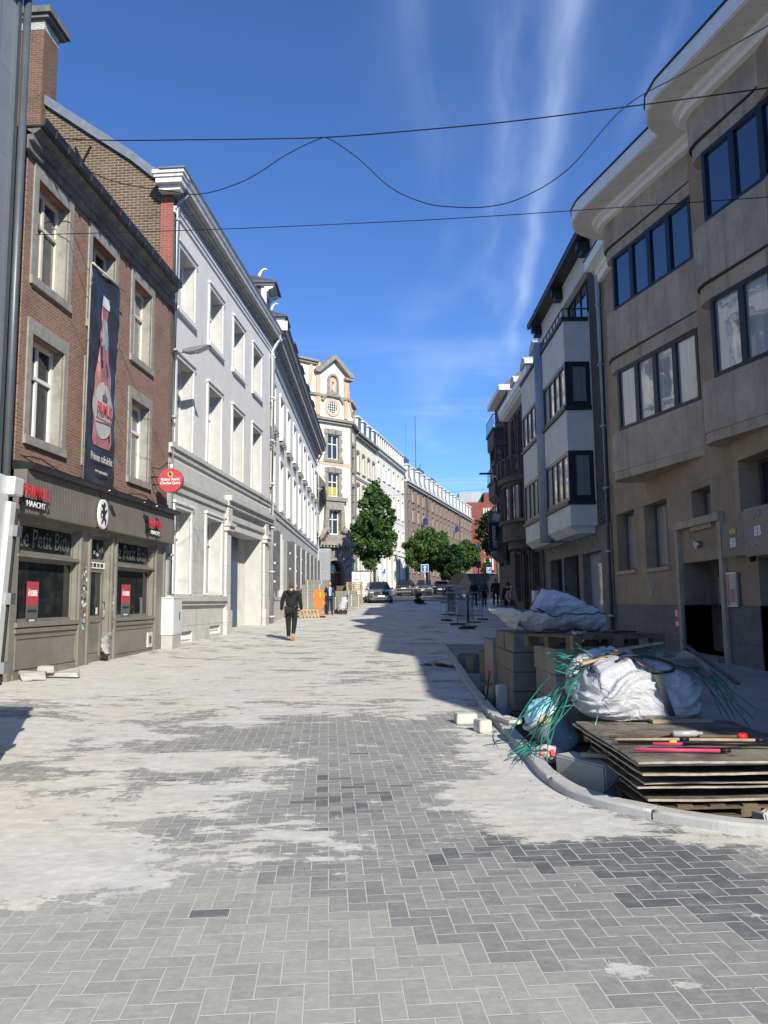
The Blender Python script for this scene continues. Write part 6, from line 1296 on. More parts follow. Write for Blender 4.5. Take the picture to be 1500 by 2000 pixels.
def van(label, loc, rz):
    t = thing('parked_van', label, 'van', loc, rz); b = MB(); b.prism([(-2.6, .3), (-2.62, .95), (-2.2, 1.15), (-1.5, 2.0), (-1.2, 2.1), (2.4, 2.15), (2.55, 1.9), (2.6, .3)], -.98, .98, 'x'); bevel(b.build('body', 'car_black', t), .06, 3)
    for s_ in (-1, 1):
        MB().prism([(-2.0, 1.2), (-1.45, 1.85), (-.7, 1.9), (-.7, 1.2)], s_ * .985, s_ * .99, 'x').prism([(-.5, 1.2), (-.5, 1.9), (2.2, 1.92), (2.2, 1.2)], s_ * .985, s_ * .99, 'x').build('side_windows', 'car_trim', t)
        for y in (-1.7, 1.6): w_ = MB().cyl((s_ * .78, 0, 0), (s_ * 1.0, 0, 0), .36, n=20).build('wheel', 'rubber', t, (0, y, .36)); MB().cyl((s_ * .95, 0, 0), (s_ * 1.01, 0, 0), .2, n=14).build('rim', 'steel', w_)
        MB().obox((s_ * .7, -2.58, .85), (.35, .12, .16)).build('headlight', 'car_light', t)
    MB().prism([(-.82, 1.2), (.82, 1.2), (.75, 1.9), (-.75, 1.9)], -.02, .02, 'y').build('windscreen', 'car_trim', t); list(t.children)[-1].rotation_euler.x = R(-40); list(t.children)[-1].location = (0, -1.98 + .98, -.0 + .29)
    MB().box(-.26, .26, -2.66, -2.63, .5, .61).build('front_plate', 'sign_white', t); return t
van('black van parked in the shade behind the fences', (7.6, 66, gz(66)), R(-62))
van('second black van further up in the shade, behind the walkers', (11.2, 72, gz(72)), R(-15))

# ------------------------------------------------------------------ trees
def crown_mesh(name, mat, c, rx, rz_, n, seed, shape='round', leaf=.16, clumps=100):
    rnd = random.Random(seed); C = []
    for i in range(clumps):
        while True:
            p = Vector((rnd.uniform(-1, 1), rnd.uniform(-1, 1), rnd.uniform(-1, 1)))
            if p.length < 1: break
        if shape == 'cone': k = 1 - .62 * max(0, (p.z + .1)); p.x *= k; p.y *= k
        C.append((Vector((p.x * rx, p.y * rx, p.z * rz_)), rnd.uniform(.16, .34) * rx))
    vs = []; fs = []
    for i in range(n):
        cc, r = C[rnd.randrange(len(C))]; d = Vector((rnd.gauss(0, 1), rnd.gauss(0, 1), rnd.gauss(0, .8))).normalized(); p = c + cc + d * r * rnd.uniform(.5, 1.05)
        q = Vector((rnd.gauss(0, 1), rnd.gauss(0, 1), rnd.gauss(0, 1) + .6)).normalized(); u = q.orthogonal().normalized(); v_ = q.cross(u); a = rnd.uniform(0, 6.28); u, v_ = u * math.cos(a) + v_ * math.sin(a), v_ * math.cos(a) - u * math.sin(a)
        s_ = leaf * rnd.uniform(.6, 1.3); o = len(vs); vs += [tuple(p + u * s_), tuple(p + v_ * s_ * .6), tuple(p - u * s_ * .9), tuple(p - v_ * s_ * .6)]; fs.append((o, o + 1, o + 2, o + 3))
    me = bpy.data.meshes.new(name); me.from_pydata(vs, [], fs); me.materials.append(M[mat]); return me, C
def tree(label, x, y, h, zc, rx, rz_, n, seed, shape='round', mat='leaf', leaf=.16, tr=.16, group='street trees'):
    z0 = gz(y); t = thing('street_tree', label, 'tree', (x, y, z0), 0, group); c = Vector((0, 0, zc - z0))
    me, C = crown_mesh('crown', mat, c, rx, rz_, n, seed, shape, leaf); o = bpy.data.objects.new('crown', me); COL.objects.link(o); o.parent = t
    b = MB(); top = c + Vector((0, 0, rz_ * .6)); b.tube([(0, 0, -.2), (.03, 0, 1.2), (-.03, .02, c.z - rz_ * .5), c, top], [tr, tr * .85, tr * .7, tr * .45, .03], 8)
    for cc, r in C[:12]: p0 = Vector((0, 0, max(1.6, c.z + cc.z * .5 - rz_ * .45))); e = c + cc; b.tube([p0, p0.lerp(e, .5) + Vector((0, 0, -.1)), e], [tr * .4, tr * .25, .02], 5)
    b.build('trunk', 'bark', t); return t
tree('tall leafy street tree with an uneven crown beside the silver car', -.85, 66, 10, 8.3, 1.9, 3.75, 13000, 3, 'cone', 'leaf', .17)
tree('broad bright green street tree in front of the brown institute', 5.0, 92, 8, 7.7, 2.5, 2.6, 20000, 5, mat='leaf_light', leaf=.19)
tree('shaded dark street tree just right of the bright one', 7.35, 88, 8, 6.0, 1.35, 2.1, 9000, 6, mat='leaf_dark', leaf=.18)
tree('round street tree farther up the street before the red brick block', 11.1, 106, 8, 7.7, 1.9, 1.8, 12000, 8, mat='leaf', leaf=.2)
tree('small pale young tree under the round one', 9.6, 100, 4, 4.9, .9, 1.3, 2600, 9, mat='leaf_light', leaf=.16, tr=.07)
tree('slim light green conifer against the red brick block', 16.2, 122, 5, 6.4, .95, 1.9, 3600, 10, 'cone', 'conifer', .17, .07)
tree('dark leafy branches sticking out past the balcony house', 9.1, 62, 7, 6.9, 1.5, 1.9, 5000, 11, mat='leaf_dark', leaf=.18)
p = thing('potted_shrub', 'small dark shrub on the ground before the fences', 'shrub', (2.45, 55.3, gz(55.3)), 0); me, C = crown_mesh('foliage', 'leaf_dark', Vector((0, 0, .38)), .42, .36, 700, 4, leaf=.07, clumps=14); o = bpy.data.objects.new('foliage', me); COL.objects.link(o); o.parent = p; MB().lathe([(0, 0), (.16, 0), (.2, .22), (.0, .22)], (0, 0, 0), 12).build('pot', 'terracotta', p)

# ------------------------------------------------------------------ signs, flags, fences
def road_sign(label, x, y, ztop, w_, txt, rz=0, hgt=None, mat='sign_blue', group=None):
    z0 = gz(y); hgt = hgt or w_; p = thing('road_sign', label, 'sign', (x, y, z0), rz, group)
    MB().cyl((0, .03, -.1), (0, .03, ztop - z0), .04, n=8).build('pole', 'steel' if mat == 'sign_blue' else 'iron', p)
    MB().box(-w_ / 2 - .04, w_ / 2 + .04, -.015, .0, ztop - z0 - hgt - .04, ztop - z0 + .04).build('border', 'sign_white' if mat == 'sign_blue' else 'iron', p); MB().box(-w_ / 2, w_ / 2, -.028, -.016, ztop - z0 - hgt, ztop - z0).build('face', mat, p)
    c = ztop - z0 - hgt / 2
    if txt == 'arrow': MB().prism([(-.05, -.26), (.05, -.26), (.05, .08), (.15, .08), (0, .27), (-.15, .08), (-.05, .08)], -.036, -.029, 'y').build('arrow', 'sign_white', p, (0, 0, c))
    elif txt: text(txt, hgt * .72, 'sign_white', p, (-.06, -.034, c + .08), bold=.008, depth=.004); MB().box(-.14, .16, -.036, -.029, -.02, .03).build('pictogram', 'sign_white', p, (0, 0, c - hgt * .34))
    return p
road_sign('blue one-way sign with white upward arrow on a steel pole', 3.75, 72, 4.92, .62, 'arrow')
road_sign('blue parking sign beside the tall leafy tree', -.12, 84, 5.1, .42, 'P', hgt=.62, group='parking signs')
road_sign('blue parking sign in front of the red brick block, nearer the slim conifer', 12.15, 90, 5.35, .46, 'P', hgt=.55, group='parking signs')
road_sign('blue parking sign beside the balcony house, rightmost of its kind', 17.4, 114, 5.9, .5, 'P', hgt=.55, group='parking signs')
road_sign('dark back of a tall rectangular sign before the red brick block', 7.3, 60, 4.55, .32, None, hgt=.42, mat='car_trim')
for X, Y, Z, m_, lab in ((6.0, 108, 13.0, 'flag_blue', 'blue flag on the brown institute, nearest the white office'), (12.6, 131, 14.0, 'flag_blue', 'blue flag high on the middle of the brown institute'), (9.6, 118, 9.4, 'flag_multi', 'colourful flag low on the brown institute behind the bright tree'), (10.8, 122, 9.8, 'flag_multi', 'second colourful flag beside it, further up the facade'), (19.2, 155, 13.0, 'flag_blue', 'pale blue flag before the red brick block')):
    p = thing('flag', lab, 'flag', (X, Y, Z), R(-15), 'flags along the institute'); b = MB(); b.tube([(-1.9, .4, -.9), (.2, 0, .4)], .05, 5); b.build('pole', 'frame_white', p)
    b = MB()
    for j in range(7):
        for i in range(5): b.v.append((-.9 + i * .28 + .0 * j, .12 * math.sin(i * 1.6 + j * .5), .05 + i * .16 - j * .30))
    for j in range(6):
        for i in range(4): k = j * 5 + i; b.f.append([k, k + 1, k + 6, k + 5]); b.mi.append(0); b.sm.append(True)
    b.build('cloth', m_, p); p.scale = (.6, .6, .6)
def barrier(label, x, y, rz, w_=2.1, h_=1.1, feet='plate', mesh=True, group='steel site barriers'):
    p = thing('site_barrier', label, 'barrier', (x, y, gz(y)), rz, group); b = MB(); hw = w_ / 2
    b.tube([(-hw, 0, .05), (-hw, 0, h_ - .08), (-hw + .06, 0, h_), (hw - .06, 0, h_), (hw, 0, h_ - .08), (hw, 0, .05)], .021, 8); b.tube([(-hw, 0, .2), (hw, 0, .2)], .016, 6); b.build('frame', 'zinc_pipe', p)
    b = MB(); n = int(w_ / .12)
    for i in range(1, n): b.tube([(-hw + i * w_ / n, 0, .2), (-hw + i * w_ / n, 0, h_)], .007, 4)
    if mesh: [b.tube([(-hw, 0, .2 + k * .09), (hw, 0, .2 + k * .09)], .004, 4) for k in range(1, 9)]
    o = b.build('bars', 'mesh_grey', p)
    for s_ in (-1, 1): bevel(MB().obox((s_ * hw, 0, .03), (.22, .62, .07)).build('foot', 'rubber', p), .02)
    return p
barrier('steel site barrier nearest the camera, end-on beside the stacked blocks', 3.15, 29.6, R(80), 1.4, 1.25); barrier('steel site barrier just behind the nearest one', 3.35, 32.4, R(65), 2.0, 1.25)
barrier('steel site barrier third in the line, turned across the street', 3.6, 35.3, R(25), 1.9, 1.25); barrier('tall steel barrier standing alone nearer the silver car', 3.4, 39.8, R(95), 2.2, 1.55)
barrier('steel barrier with mesh at the near end of the row across the asphalt', 3.9, 55.5, R(15), 2.3, 1.2); barrier('steel barrier in the middle of the row across the asphalt', 5.3, 58, R(35), 2.3, 1.2); barrier('steel barrier at the far end of the row, before the black van', 6.6, 54, R(70), 2.4, 1.2)
barrier('low steel barrier in front of the parked dark cars', 2.6, 68, R(0), 3.2, .9, mesh=False)
p = thing('site_fence', 'pale mesh fence panels closing the far end of the shaded pavement', 'fence', (17, 104, gz(104)), R(0)); MB().box(-3, 5, 0, .05, .1, 2.4).build('sheet', 'metal_clad', p); b = MB(); [b.cyl((x, -.05, 0), (x, -.05, 2.6), .04, n=6) for x in (-3, -1, 1, 3, 5)]; b.build('posts', 'steel', p)
# orange beacon post
p = thing('beacon_board', 'bright orange traffic beacon board on a black rubber foot', 'beacon', (-3.33, 39.3, gl(-3.3, 39.3)), R(0))
b = MB(); b.prism([(.30 * math.sin(a), 1.12 + .30 * math.cos(a)) for a in fr(0, 2 * math.pi, 24)[:-1]], -.03, .03, 'y'); b.build('round_panel', 'orange', p)
b = MB(); b.prism([(-.10, .9), (-.26, .84), (-.30, .72), (-.24, .62), (-.08, .52), (-.11, .12), (-.04, .05), (.04, .05), (.11, .12), (.08, .52), (.24, .62), (.30, .72), (.26, .84), (.10, .9)], -.035, .025, 'y'); b.build('lower_panel', 'orange', p)
MB().prism([(.02, 1.0), (.09, 1.0), (.09, 1.26), (.055, 1.3), (.02, 1.26)], -.042, -.031, 'y').build('reflector', 'yellow', p); bevel(MB().obox((0, 0, .04), (.62, .40, .10)).build('foot', 'rubber', p), .02); MB().box(-.38, -.32, -.1, .1, 0, .07).box(.32, .38, -.1, .1, 0, .07).build('foot_tip', 'orange', p)

# ------------------------------------------------------------------ building material on the left
def pallet(label, loc, rz, mat='wood_pallet', L_=1.2, W=.8, group='wooden pallets', parent=None, rx=0, ry=0, name='pallet'):
    p = thing(name, label, 'pallet', loc, rz, group); p.rotation_euler = (rx, ry, rz); rr = random.Random(hash(label) % 999)
    for i in range(7): x = -L_ / 2 + .05 + i * (L_ - .1) / 6; b = MB().box(x - .055, x + .055, -W / 2, W / 2, .118, .142); b.build('deck_board', mat, p)
    for j in range(3):
        y = (-W / 2 + .05, 0, W / 2 - .05)[j]; MB().box(-L_ / 2, L_ / 2, y - .05, y + .05, .0, .022).build('base_board', mat, p)
        MB().box(-L_ / 2, L_ / 2, y - .05, y + .05, .095, .1178).build('stringer', mat, p)
        for x in (-L_ / 2 + .07, 0, L_ / 2 - .07): MB().box(x - .07, x + .07, y - .05, y + .05, .0222, .0948).build('block', mat, p)
    return p
def clone(o, loc, rz, label, rx=0, ry=0): c = dup(o, loc, rz, label); c.rotation_euler = (rx, ry, rz); return c
px_, py_, z_ = -4.72, 38.6, gl(-4.7, 38.6)
pp = pallet('bottom pallet of the low stack of empty pallets behind the walking man', (px_, py_, z_), R(4))
for i, l_ in enumerate(('second pallet from the ground in the stack behind the walking man', 'third pallet from the ground in the stack behind the walking man', 'topmost pallet of the stack behind the walking man')): clone(pp, (px_ + .03 * i, py_ - .02 * i, z_ + .145 * (i + 1)), R(4 + 3 * i), l_)
clone(pp, (-3.9, 38.9, z_), R(25), 'slatted pallet leaning against the low stack, seen end-on', rx=R(50))
def paver_stack(label, loc, rz, L_, W, layers, mat='block_grey', unit=.2, lh=.10, group='strapped stacks of new pavers', pal=True):
    p = thing('paver_stack', label, 'paver stack', loc, rz, group); rr = random.Random(len(label))
    n = int(L_ / unit); m_ = max(1, int(W / unit)); b0 = MB()
    for k in range(layers):
        b = MB(); 
        for i in range(n):
            j = rr.uniform(-.004, .004); x0 = -L_ / 2 + i * unit
            b.box(x0 + .003, x0 + unit - .003, -W / 2 + j, W / 2 + j, .14 + k * lh, .14 + (k + 1) * lh - .006)
        b.build('paver_layer', mat, p)
    if pal: b = MB(); [b.box(-L_ / 2, L_ / 2, y - .05, y + .05, 0, .13) for y in (-W / 2 + .06, 0, W / 2 - .06)]; b.build('pallet', 'wood_pallet', p)
    MB().box(-L_ / 4 - .01, -L_ / 4 + .01, -W / 2 - .012, W / 2 + .012, .14, .14 + layers * lh + .003).box(L_ / 4 - .01, L_ / 4 + .01, -W / 2 - .012, W / 2 + .012, .14, .14 + layers * lh + .003).build('strap', 'frame_white', p)
    return p
paver_stack('tall stack of grey pavers left of the orange beacon', (-3.95, 43.2, gl(-4, 43)), R(3), 1.3, 1.1, 8, unit=.1, lh=.185)
paver_stack('wide stack of grey pavers behind the tall one, against the cream house', (-4.2, 46.8, gl(-4.2, 46.8)), R(0), 1.7, 1.2, 9, unit=.1, lh=.19)
paver_stack('low dark wrapped stack of pavers right behind the beacon', (-3.05, 44.3, gz(44.3)), R(5), .9, .9, 6, mat='block_dark', lh=.13)
paver_stack('grey stack of pavers behind the man in the suit', (-2.75, 50.5, gz(50.5)), R(-3), 1.8, 1.1, 6, lh=.16)
paver_stack('short grey stack of pavers right of the white trolley', (-1.95, 49.2, gz(49.2)), R(8), .9, .9, 6, lh=.13)
pz0 = gz(57); pp2 = pallet('bottom pallet of the tall wooden pile beside the silver car', (-2.25, 57, pz0), R(5), group='pallets piled beside the silver car')
for i in range(1, 11): clone(pp2, (-2.25 + .02 * math.sin(i * 2), 57, pz0 + i * .146), R(5 + 2 * math.sin(i)), 'wooden pallet number %d from the ground in the pile beside the silver car' % (i + 1) if i < 10 else 'topmost pallet of the wooden pile beside the silver car')
pp3 = pallet('dark upturned pallet, lower of the pair on the grey stack by the portal', (-3.2, 58.2, gz(58) + .9), 0, mat='wood_dark', L_=.8, group='dark pallets by the portal'); pp3.rotation_euler = (R(90), 0, 0)
clone(pp3, (-3.2, 57.9, gz(58) + .92), 0, 'dark upturned pallet, nearer of the pair on the grey stack by the portal', rx=R(90))
paver_stack('grey stack carrying the dark pallets by the portal', (-3.15, 58.3, gz(58)), 0, 1.2, 1.0, 4, lh=.18)
p = thing('site_hoarding', 'white site hoarding panels in a brown frame before the tower', 'hoarding', (-2.0, 65, gz(65)), R(-4))
MB().box(-.75, -.02, 0, .05, .3, 2.4).build('panel', 'sign_white', p); MB().box(.02, .75, 0, .05, .3, 2.4).build('panel', 'sign_white', p); b = MB(); b.box(-.8, -.75, -.03, .08, 0, 2.5); b.box(.75, .8, -.03, .08, 0, 2.5); b.box(-.8, .8, -.03, .08, 2.401, 2.5); b.box(-.02, .02, -.03, .08, 0, 2.4); b.build('frame', 'wood_dark', p)
b = MB(); b.tube([(.95, .3, 0), (.78, .0, 2.5)], .05, 5); b.build('prop', 'wood_pallet', p); b = MB(); [b.box(-.7, .7, -.006, -.001, .5 + i * .22, .52 + i * .22) for i in range(5)]; b.build('stripes', 'frame_grey', p); MB().box(-.6, -.2, -.006, -.001, 1.7, 1.78).box(.2, .5, -.006, -.001, 1.72, 1.77).build('faded_print', 'banner_pink', p)
p = thing('white_trolley', 'crumpled white sack on a two-wheeled trolley beside the man in the suit', 'trolley', (-2.35, 42.8, gl(-2.3, 42.8)), R(-10))
b = MB(); b.smooth = True
for j in range(9):
    for i in range(14):
        a = i / 14 * 2 * math.pi; q = j / 8; r = .24 * (1 - .35 * q * q) * (1 + .25 * mnoise.noise(Vector((a * 2, q * 4, 1)))); b.v.append((r * math.cos(a) + .10 * q, r * math.sin(a), .32 + .62 * q))
for j in range(8):
    for i in range(14): b.f.append([j * 14 + i, j * 14 + (i + 1) % 14, (j + 1) * 14 + (i + 1) % 14, (j + 1) * 14 + i]); b.mi.append(0); b.sm.append(True)
b.f.append([8 * 14 + i for i in range(14)]); b.mi.append(0); b.sm.append(True); b.build('sack', 'bag_white', p)
for x in (-.05, .2): MB().cyl((x, -.03, 0), (x, .03, 0), .13, n=16).build('wheel', 'rubber', p, (0, -.2, .13)); 
b = MB(); b.tube([(-.1, -.2, .13), (-.15, -.15, .5), (.1, .0, .9)], .02, 6); b.tube([(.2, -.2, .13), (.25, -.05, .6), (.42, .05, 1.15)], .018, 6); b.build('frame', 'steel', p)

# ------------------------------------------------------------------ construction pile on the right
def blockstack(label, x0, x1, y0, y1, zt, mat, rows, cols, zb, name='block_stack', group='stacked concrete blocks', depthcols=1):
    p = thing(name, label, 'block stack', ((x0 + x1) / 2, (y0 + y1) / 2, zb), 0, group); cx_ = (x0 + x1) / 2; cy_ = (y0 + y1) / 2; h = (zt - zb - .14) / rows; rr = random.Random(len(label)); k = 0
    for r in range(rows):
        for c in range(cols):
            for d in range(depthcols):
                w_ = (x1 - x0) / cols; dd = (y1 - y0) / depthcols; j = rr.uniform(-.012, .012); b = MB().box(x0 - cx_ + c * w_ + .004 + j, x0 - cx_ + (c + 1) * w_ - .004 + j, y0 - cy_ + d * dd + .004 + j, y0 - cy_ + (d + 1) * dd - .004 + j, .14 + r * h + .003, .14 + (r + 1) * h - .003); bevel(b.build('block', mat, p), .008)
    b = MB(); [b.box(x0 - cx_, x1 - cx_, y - .05, y + .05, .0, .13) for y in (y0 - cy_ + .06, 0, y1 - cy_ - .06)]; b.box(x0 - cx_, x1 - cx_, y0 - cy_, y1 - cy_, .115, .138) if False else None; b.build('pallet', 'wood_dark', p)
    return p
blockstack('tall stack of dark concrete blocks nearest the kerb', 1.62, 2.35, 9.95, 11.45, 1.17, 'block_dark', 4, 1, .06, depthcols=2)
blockstack('wide stack of pale grey concrete blocks under the pallet', 1.86, 2.98, 8.62, 9.78, 1.06, 'block_grey', 3, 2, .04, depthcols=2)
# dark pallet on the pale blocks
p = pallet('weathered dark pallet lying on the pale grey blocks', (2.36, 8.92, 1.065), R(16), mat='wood_dark', L_=1.16, W=1.08, group='pallets at the right-hand pile')
p.rotation_euler = (R(-1), R(0), R(16))
o = rubble((2.62, 8.72, 1.225), (.30, .20, .02), 'frame_blueblack', 'flat dark folder lying on the weathered pallet', 'flat_folder', 'folder', rz=.3, chip=.01); o = rubble((2.12, 8.50, 1.215), (.13, .08, .025), 'bag_white', 'small scrap of white paper on the near corner of the pallet', 'paper_scrap', 'paper', rz=.5, chip=.03)
# smaller kerb pieces along the pit
blockstack('grey rounded-top block stack behind the tall dark blocks', 1.62, 2.1, 11.9, 12.9, .98, 'block_grey', 1, 1, .1)
rubble((1.86, 13.4, gz(13.4) - .1), (.42, .5, .62), 'block_dark', 'upright dark kerb block on a small pallet, middle of the strip', 'kerb_block', 'kerb block', rz=.1, group='kerb blocks in the strip'); rubble((1.95, 14.1, gz(14) + .48), (.30, .22, .16), 'block_dark', 'dark lump lying on the upright kerb block', 'stone_lump', 'stone', rz=.6, seedv=2, chip=.08)
rubble((1.78, 14.9, gz(14.9) - .1), (.4, .35, .42), 'block_dark', 'squat dark kerb block farthest up the strip', 'kerb_block', 'kerb block', rz=.4, group='kerb blocks in the strip', seedv=5); rubble((1.74, 15.9, gz(15.9) - .1), (.5, .3, .35), 'block_dark', 'dark kerb block at the upper end of the strip', 'kerb_block', 'kerb block', rz=-.2, group='kerb blocks in the strip', seedv=8)
pallet('small dark pallet under the upright kerb block', (1.95, 12.95, gz(13) - .12), R(80), mat='wood_dark', L_=.9, W=.5, group='pallets at the right-hand pile')
rubble((1.62, 11.25, gz(11) - .1), (.3, .3, .3), 'block_grey', 'grey cut block behind the kerb beside the tall dark stack', 'cut_block', 'block', rz=.3, group='kerb blocks in the strip', seedv=11); rubble((1.58, 10.55, gz(10.5) - .1), (.2, .12, .38), 'pale_block', 'narrow pale block standing behind the kerb', 'cut_block', 'block', rz=.2, seedv=12)
rubble((1.52, 11.9, gz(12) - .08), (.45, .2, .2), 'block_dark', 'dark cut block lying along the kerb', 'cut_block', 'block', rz=1.4, group='kerb blocks in the strip', seedv=14)
rubble((.94, 9.35, gz(9.3)), (.25, .17, .12), 'pale_block', 'pale cement block on the street, left of the two by the kerb', 'cement_block', 'block', rz=.15, group='pale blocks by the kerb', chip=.006); rubble((1.07, 8.78, gz(8.8)), (.15, .17, .14), 'pale_block', 'pale cement block on the street, right of the two, close to the kerb', 'cement_block', 'block', rz=.35, group='pale blocks by the kerb', seedv=3, chip=.006)
rubble((1.38, 8.95, gz(9) + .075), (.16, .42, .05), 'pale_block', 'pale slab lying on the kerb above the bucket', 'slab', 'slab', rz=.25, seedv=9, chip=.01)
# plywood stack: pallets between warped shuttering boards
ply = []
def board(zc, x0, x1, y0, y1, th, label, seedv, ang=0):
    bm = bmesh.new(); bmesh.ops.create_grid(bm, x_segments=16, y_segments=16, size=.5); nx = 16
    for v in bm.verts:
        u, w_ = v.co.x + .5, v.co.y + .5; nn = mnoise.noise(Vector((u * 2 + seedv, w_ * 2, 0)))
        edge = .012 * mnoise.noise(Vector((u * 14, w_ * 14, seedv)))
        v.co = Vector((x0 + (x1 - x0) * u + (edge if u < .02 else 0), y0 + (y1 - y0) * w_ + (edge if w_ < .02 else 0), zc + .010 * nn))
    r = bmesh.ops.extrude_face_region(bm, geom=bm.faces[:]); [setattr(v, 'co', v.co - Vector((0, 0, th))) for v in r['geom'] if isinstance(v, bmesh.types.BMVert)]
    bmesh.ops.recalc_face_normals(bm, faces=bm.faces); me = bpy.data.meshes.new('plywood_sheet'); bm.to_mesh(me); bm.free(); me.materials.append(M['plywood']); me.materials.append(M['plywood_edge'])
    for q in me.polygons: q.material_index = 1 if abs(q.normal.z) < .5 else 0
    o = bpy.data.objects.new('plywood_sheet', me); COL.objects.link(o); c = Vector(((x0 + x1) / 2, (y0 + y1) / 2, 0)); me.transform(Matrix.Translation(-c)); o.location = c; o.rotation_euler.z = ang; tag(o, label, 'plywood sheet', 'shuttering boards in the stack'); return o
board(.195, 1.84, 3.5, 5.63, 6.9, .016, 'lowest board of the shuttering stack, closest to the kerb', 1, R(0))
board(.285, 1.76, 3.45, 5.60, 6.95, .013, 'second board from the bottom of the shuttering stack', 2, R(0)); board(.318, 1.80, 3.5, 5.58, 6.95, .013, 'third board from the bottom, with a pinkish edge', 3, R(0))
board(.405, 1.75, 3.4, 5.47, 7.0, .015, 'second board from the top, dark and split at its left corner', 4, R(.5)); board(.50, 1.71, 3.08, 5.37, 7.15, .015, 'topmost shuttering board carrying the painted poles', 5, R(-.5)); board(.476, 1.70, 3.10, 5.42, 7.2, .013, 'warped board directly under the topmost one', 7, R(.4))
for i, (y_, z_, lab) in enumerate(((6.2, .06, 'dark pallet at the bottom of the shuttering stack'), (6.6, .335, 'dark pallet in the upper half of the shuttering stack'))):
    p = pallet(lab, (2.55, y_, z_), R(2 + i), mat='wood_dark', L_=1.5, W=1.1, group='pallets at the right-hand pile'); p.scale = (1, 1, .62 if i == 0 else .40)
# poles with pink marking paint
for i, (y_, x0, x1, m_, dz, tilt, lab) in enumerate(((6.16, 1.74, 2.72, 'wood_dark', 0, 2, 'brown measuring pole furthest back on the boards'), (6.02, 1.76, 2.78, 'wood_pallet', 0, -1, 'bare wooden pole second from the back on the boards'), (5.90, 1.74, 2.80, 'iron', 0, -3, 'dark steel pole in the middle of the bundle'), (5.78, 1.95, 2.55, 'pink_paint', .01, -1, 'short pole with pink paint behind the long pink one'), (5.62, 1.76, 2.35, 'pink_paint', 0, -2, 'long pole painted bright pink, nearest the camera'), (5.72, 2.15, 2.85, 'iron', .02, 1, 'black pole lying over the pink poles'), (5.96, 1.72, 2.2, 'wood_pallet', .015, 3, 'short wooden pole crossing the bundle'))):
    p = thing('marking_pole', lab, 'pole', ((x0 + x1) / 2, y_, .53 + dz), R(tilt - 5), 'poles lying on the shuttering boards'); l_ = (x1 - x0) / 2
    MB().cyl((-l_, 0, 0), (l_, 0, 0), .011, n=8).build('shaft', m_, p); MB().cyl((l_, 0, 0), (l_ + .07, 0, 0), .026 if i in (0, 5) else .014, n=8).build('cap', 'red_plastic' if i in (0, 5) else 'iron', p)
    if i in (2, 3): MB().cyl((-l_ * .3, 0, 0), (-l_ * .2, 0, 0), .014, n=8).build('tape', 'yellow' if i == 2 else 'sign_blue', p)
p = thing('spray_bottle', 'clear plastic bottle lying on the poles', 'bottle', (2.32, 6.10, .56), R(5)); MB().tube([(-.12, 0, 0), (-.11, 0, 0), (.06, 0, 0), (.09, 0, 0), (.12, 0, 0)], [.015, .026, .026, .014, .012], 10).build('bottle', 'plastic_clear', p)
rubble((2.62, 7.05, .505), (.55, .16, .03), 'wood_pallet', 'short plank under the right end of the big white bag', 'plank', 'plank', rz=.05, chip=.004)

def grid_surface(name, f, nu, nv, mat, parent=None, closed=False):
    b = MB()
    for j in range(nv + 1):
        for i in range(nu + 1): b.v.append(tuple(f(i / nu, j / nv)))
    for j in range(nv):
        for i in range(nu): k = j * (nu + 1) + i; b.f.append([k, k + 1, k + nu + 2, k + nu + 1]); b.mi.append(0); b.sm.append(True)
    return b.build(name, mat, parent, fix=False)
# big half-full builder's bag on the boards
def fold(p, k=1.0):
    w_ = mnoise.noise(p * 2.2) * .5; q = Vector((p.x * 1.5 + w_, p.y * 1.5, p.z * 7.5 - p.x * 2.2 + w_ * 3)); n = mnoise.noise(q * .8); r = 1 - abs(mnoise.noise(q * 1.5 + Vector((7, 0, 0)))) * 3; r2 = 1 - abs(mnoise.noise(Vector((p.x * 5 + p.z * 4, p.y * 4, p.z * 6 - p.x * 5)) + Vector((3, 9, 0)))) * 3; n3 = mnoise.noise(q * 5)
    return k * (.040 * n + .030 * max(r, -.6) + .014 * max(r2, -.6) + .006 * n3)
p = thing('builders_bag', 'large sagging white bulk bag with a black strap on the plywood boards', 'bulk bag', (2.36, 7.42, .515), R(-2))
def bag(u, v):
    a = u * 2 * math.pi; ca, sa = math.cos(a), math.sin(a); e = .62
    x = math.copysign(abs(ca) ** e, ca) * .52; y = math.copysign(abs(sa) ** e, sa) * .40
    prof_ = [(0, 0.0), (.92, 0.0), (1.04, .06), (1.06, .18), (1.0, .34), (.86, .47), (.60, .56), (.28, .60), (0, .61)]
    t_ = v * (len(prof_) - 1); i = min(int(t_), len(prof_) - 2); ft = t_ - i; ft = ft * ft * (3 - 2 * ft) if 0 else ft; r = prof_[i][0] * (1 - ft) + prof_[i + 1][0] * ft; z = prof_[i][1] * (1 - ft) + prof_[i + 1][1] * ft
    z *= .84 - .22 * (x * r) - .10 * (x * r < -.4) ; P_ = Vector((x * r, y * r, z)); n = Vector((ca, sa, .5)).normalized(); return P_ + n * fold(P_) * (1 if .02 < v < .98 else 0)
bo = grid_surface('bag', bag, 150, 90, 'bag_white', p)
def onbag(x, z, k=.0):
    best = None
    return None
b = MB(); zt = lambda x, y: 0
from mathutils.bvhtree import BVHTree
bvh = BVHTree.FromPolygons([v.co for v in bo.data.vertices], [tuple(q.vertices) for q in bo.data.polygons])
def drape(pts, off=.012):
    out = []
    for q in pts:
        h_ = bvh.find_nearest(Vector(q)); n = h_[1] if (Vector(q) - h_[0]).dot(h_[1]) > 0 else -h_[1]; out.append(h_[0] + n * off)
    for _ in range(6): out = [out[0]] + [(a + c * 2 + e) / 4 for a, c, e in zip(out, out[1:], out[2:])] + [out[-1]]
    return out
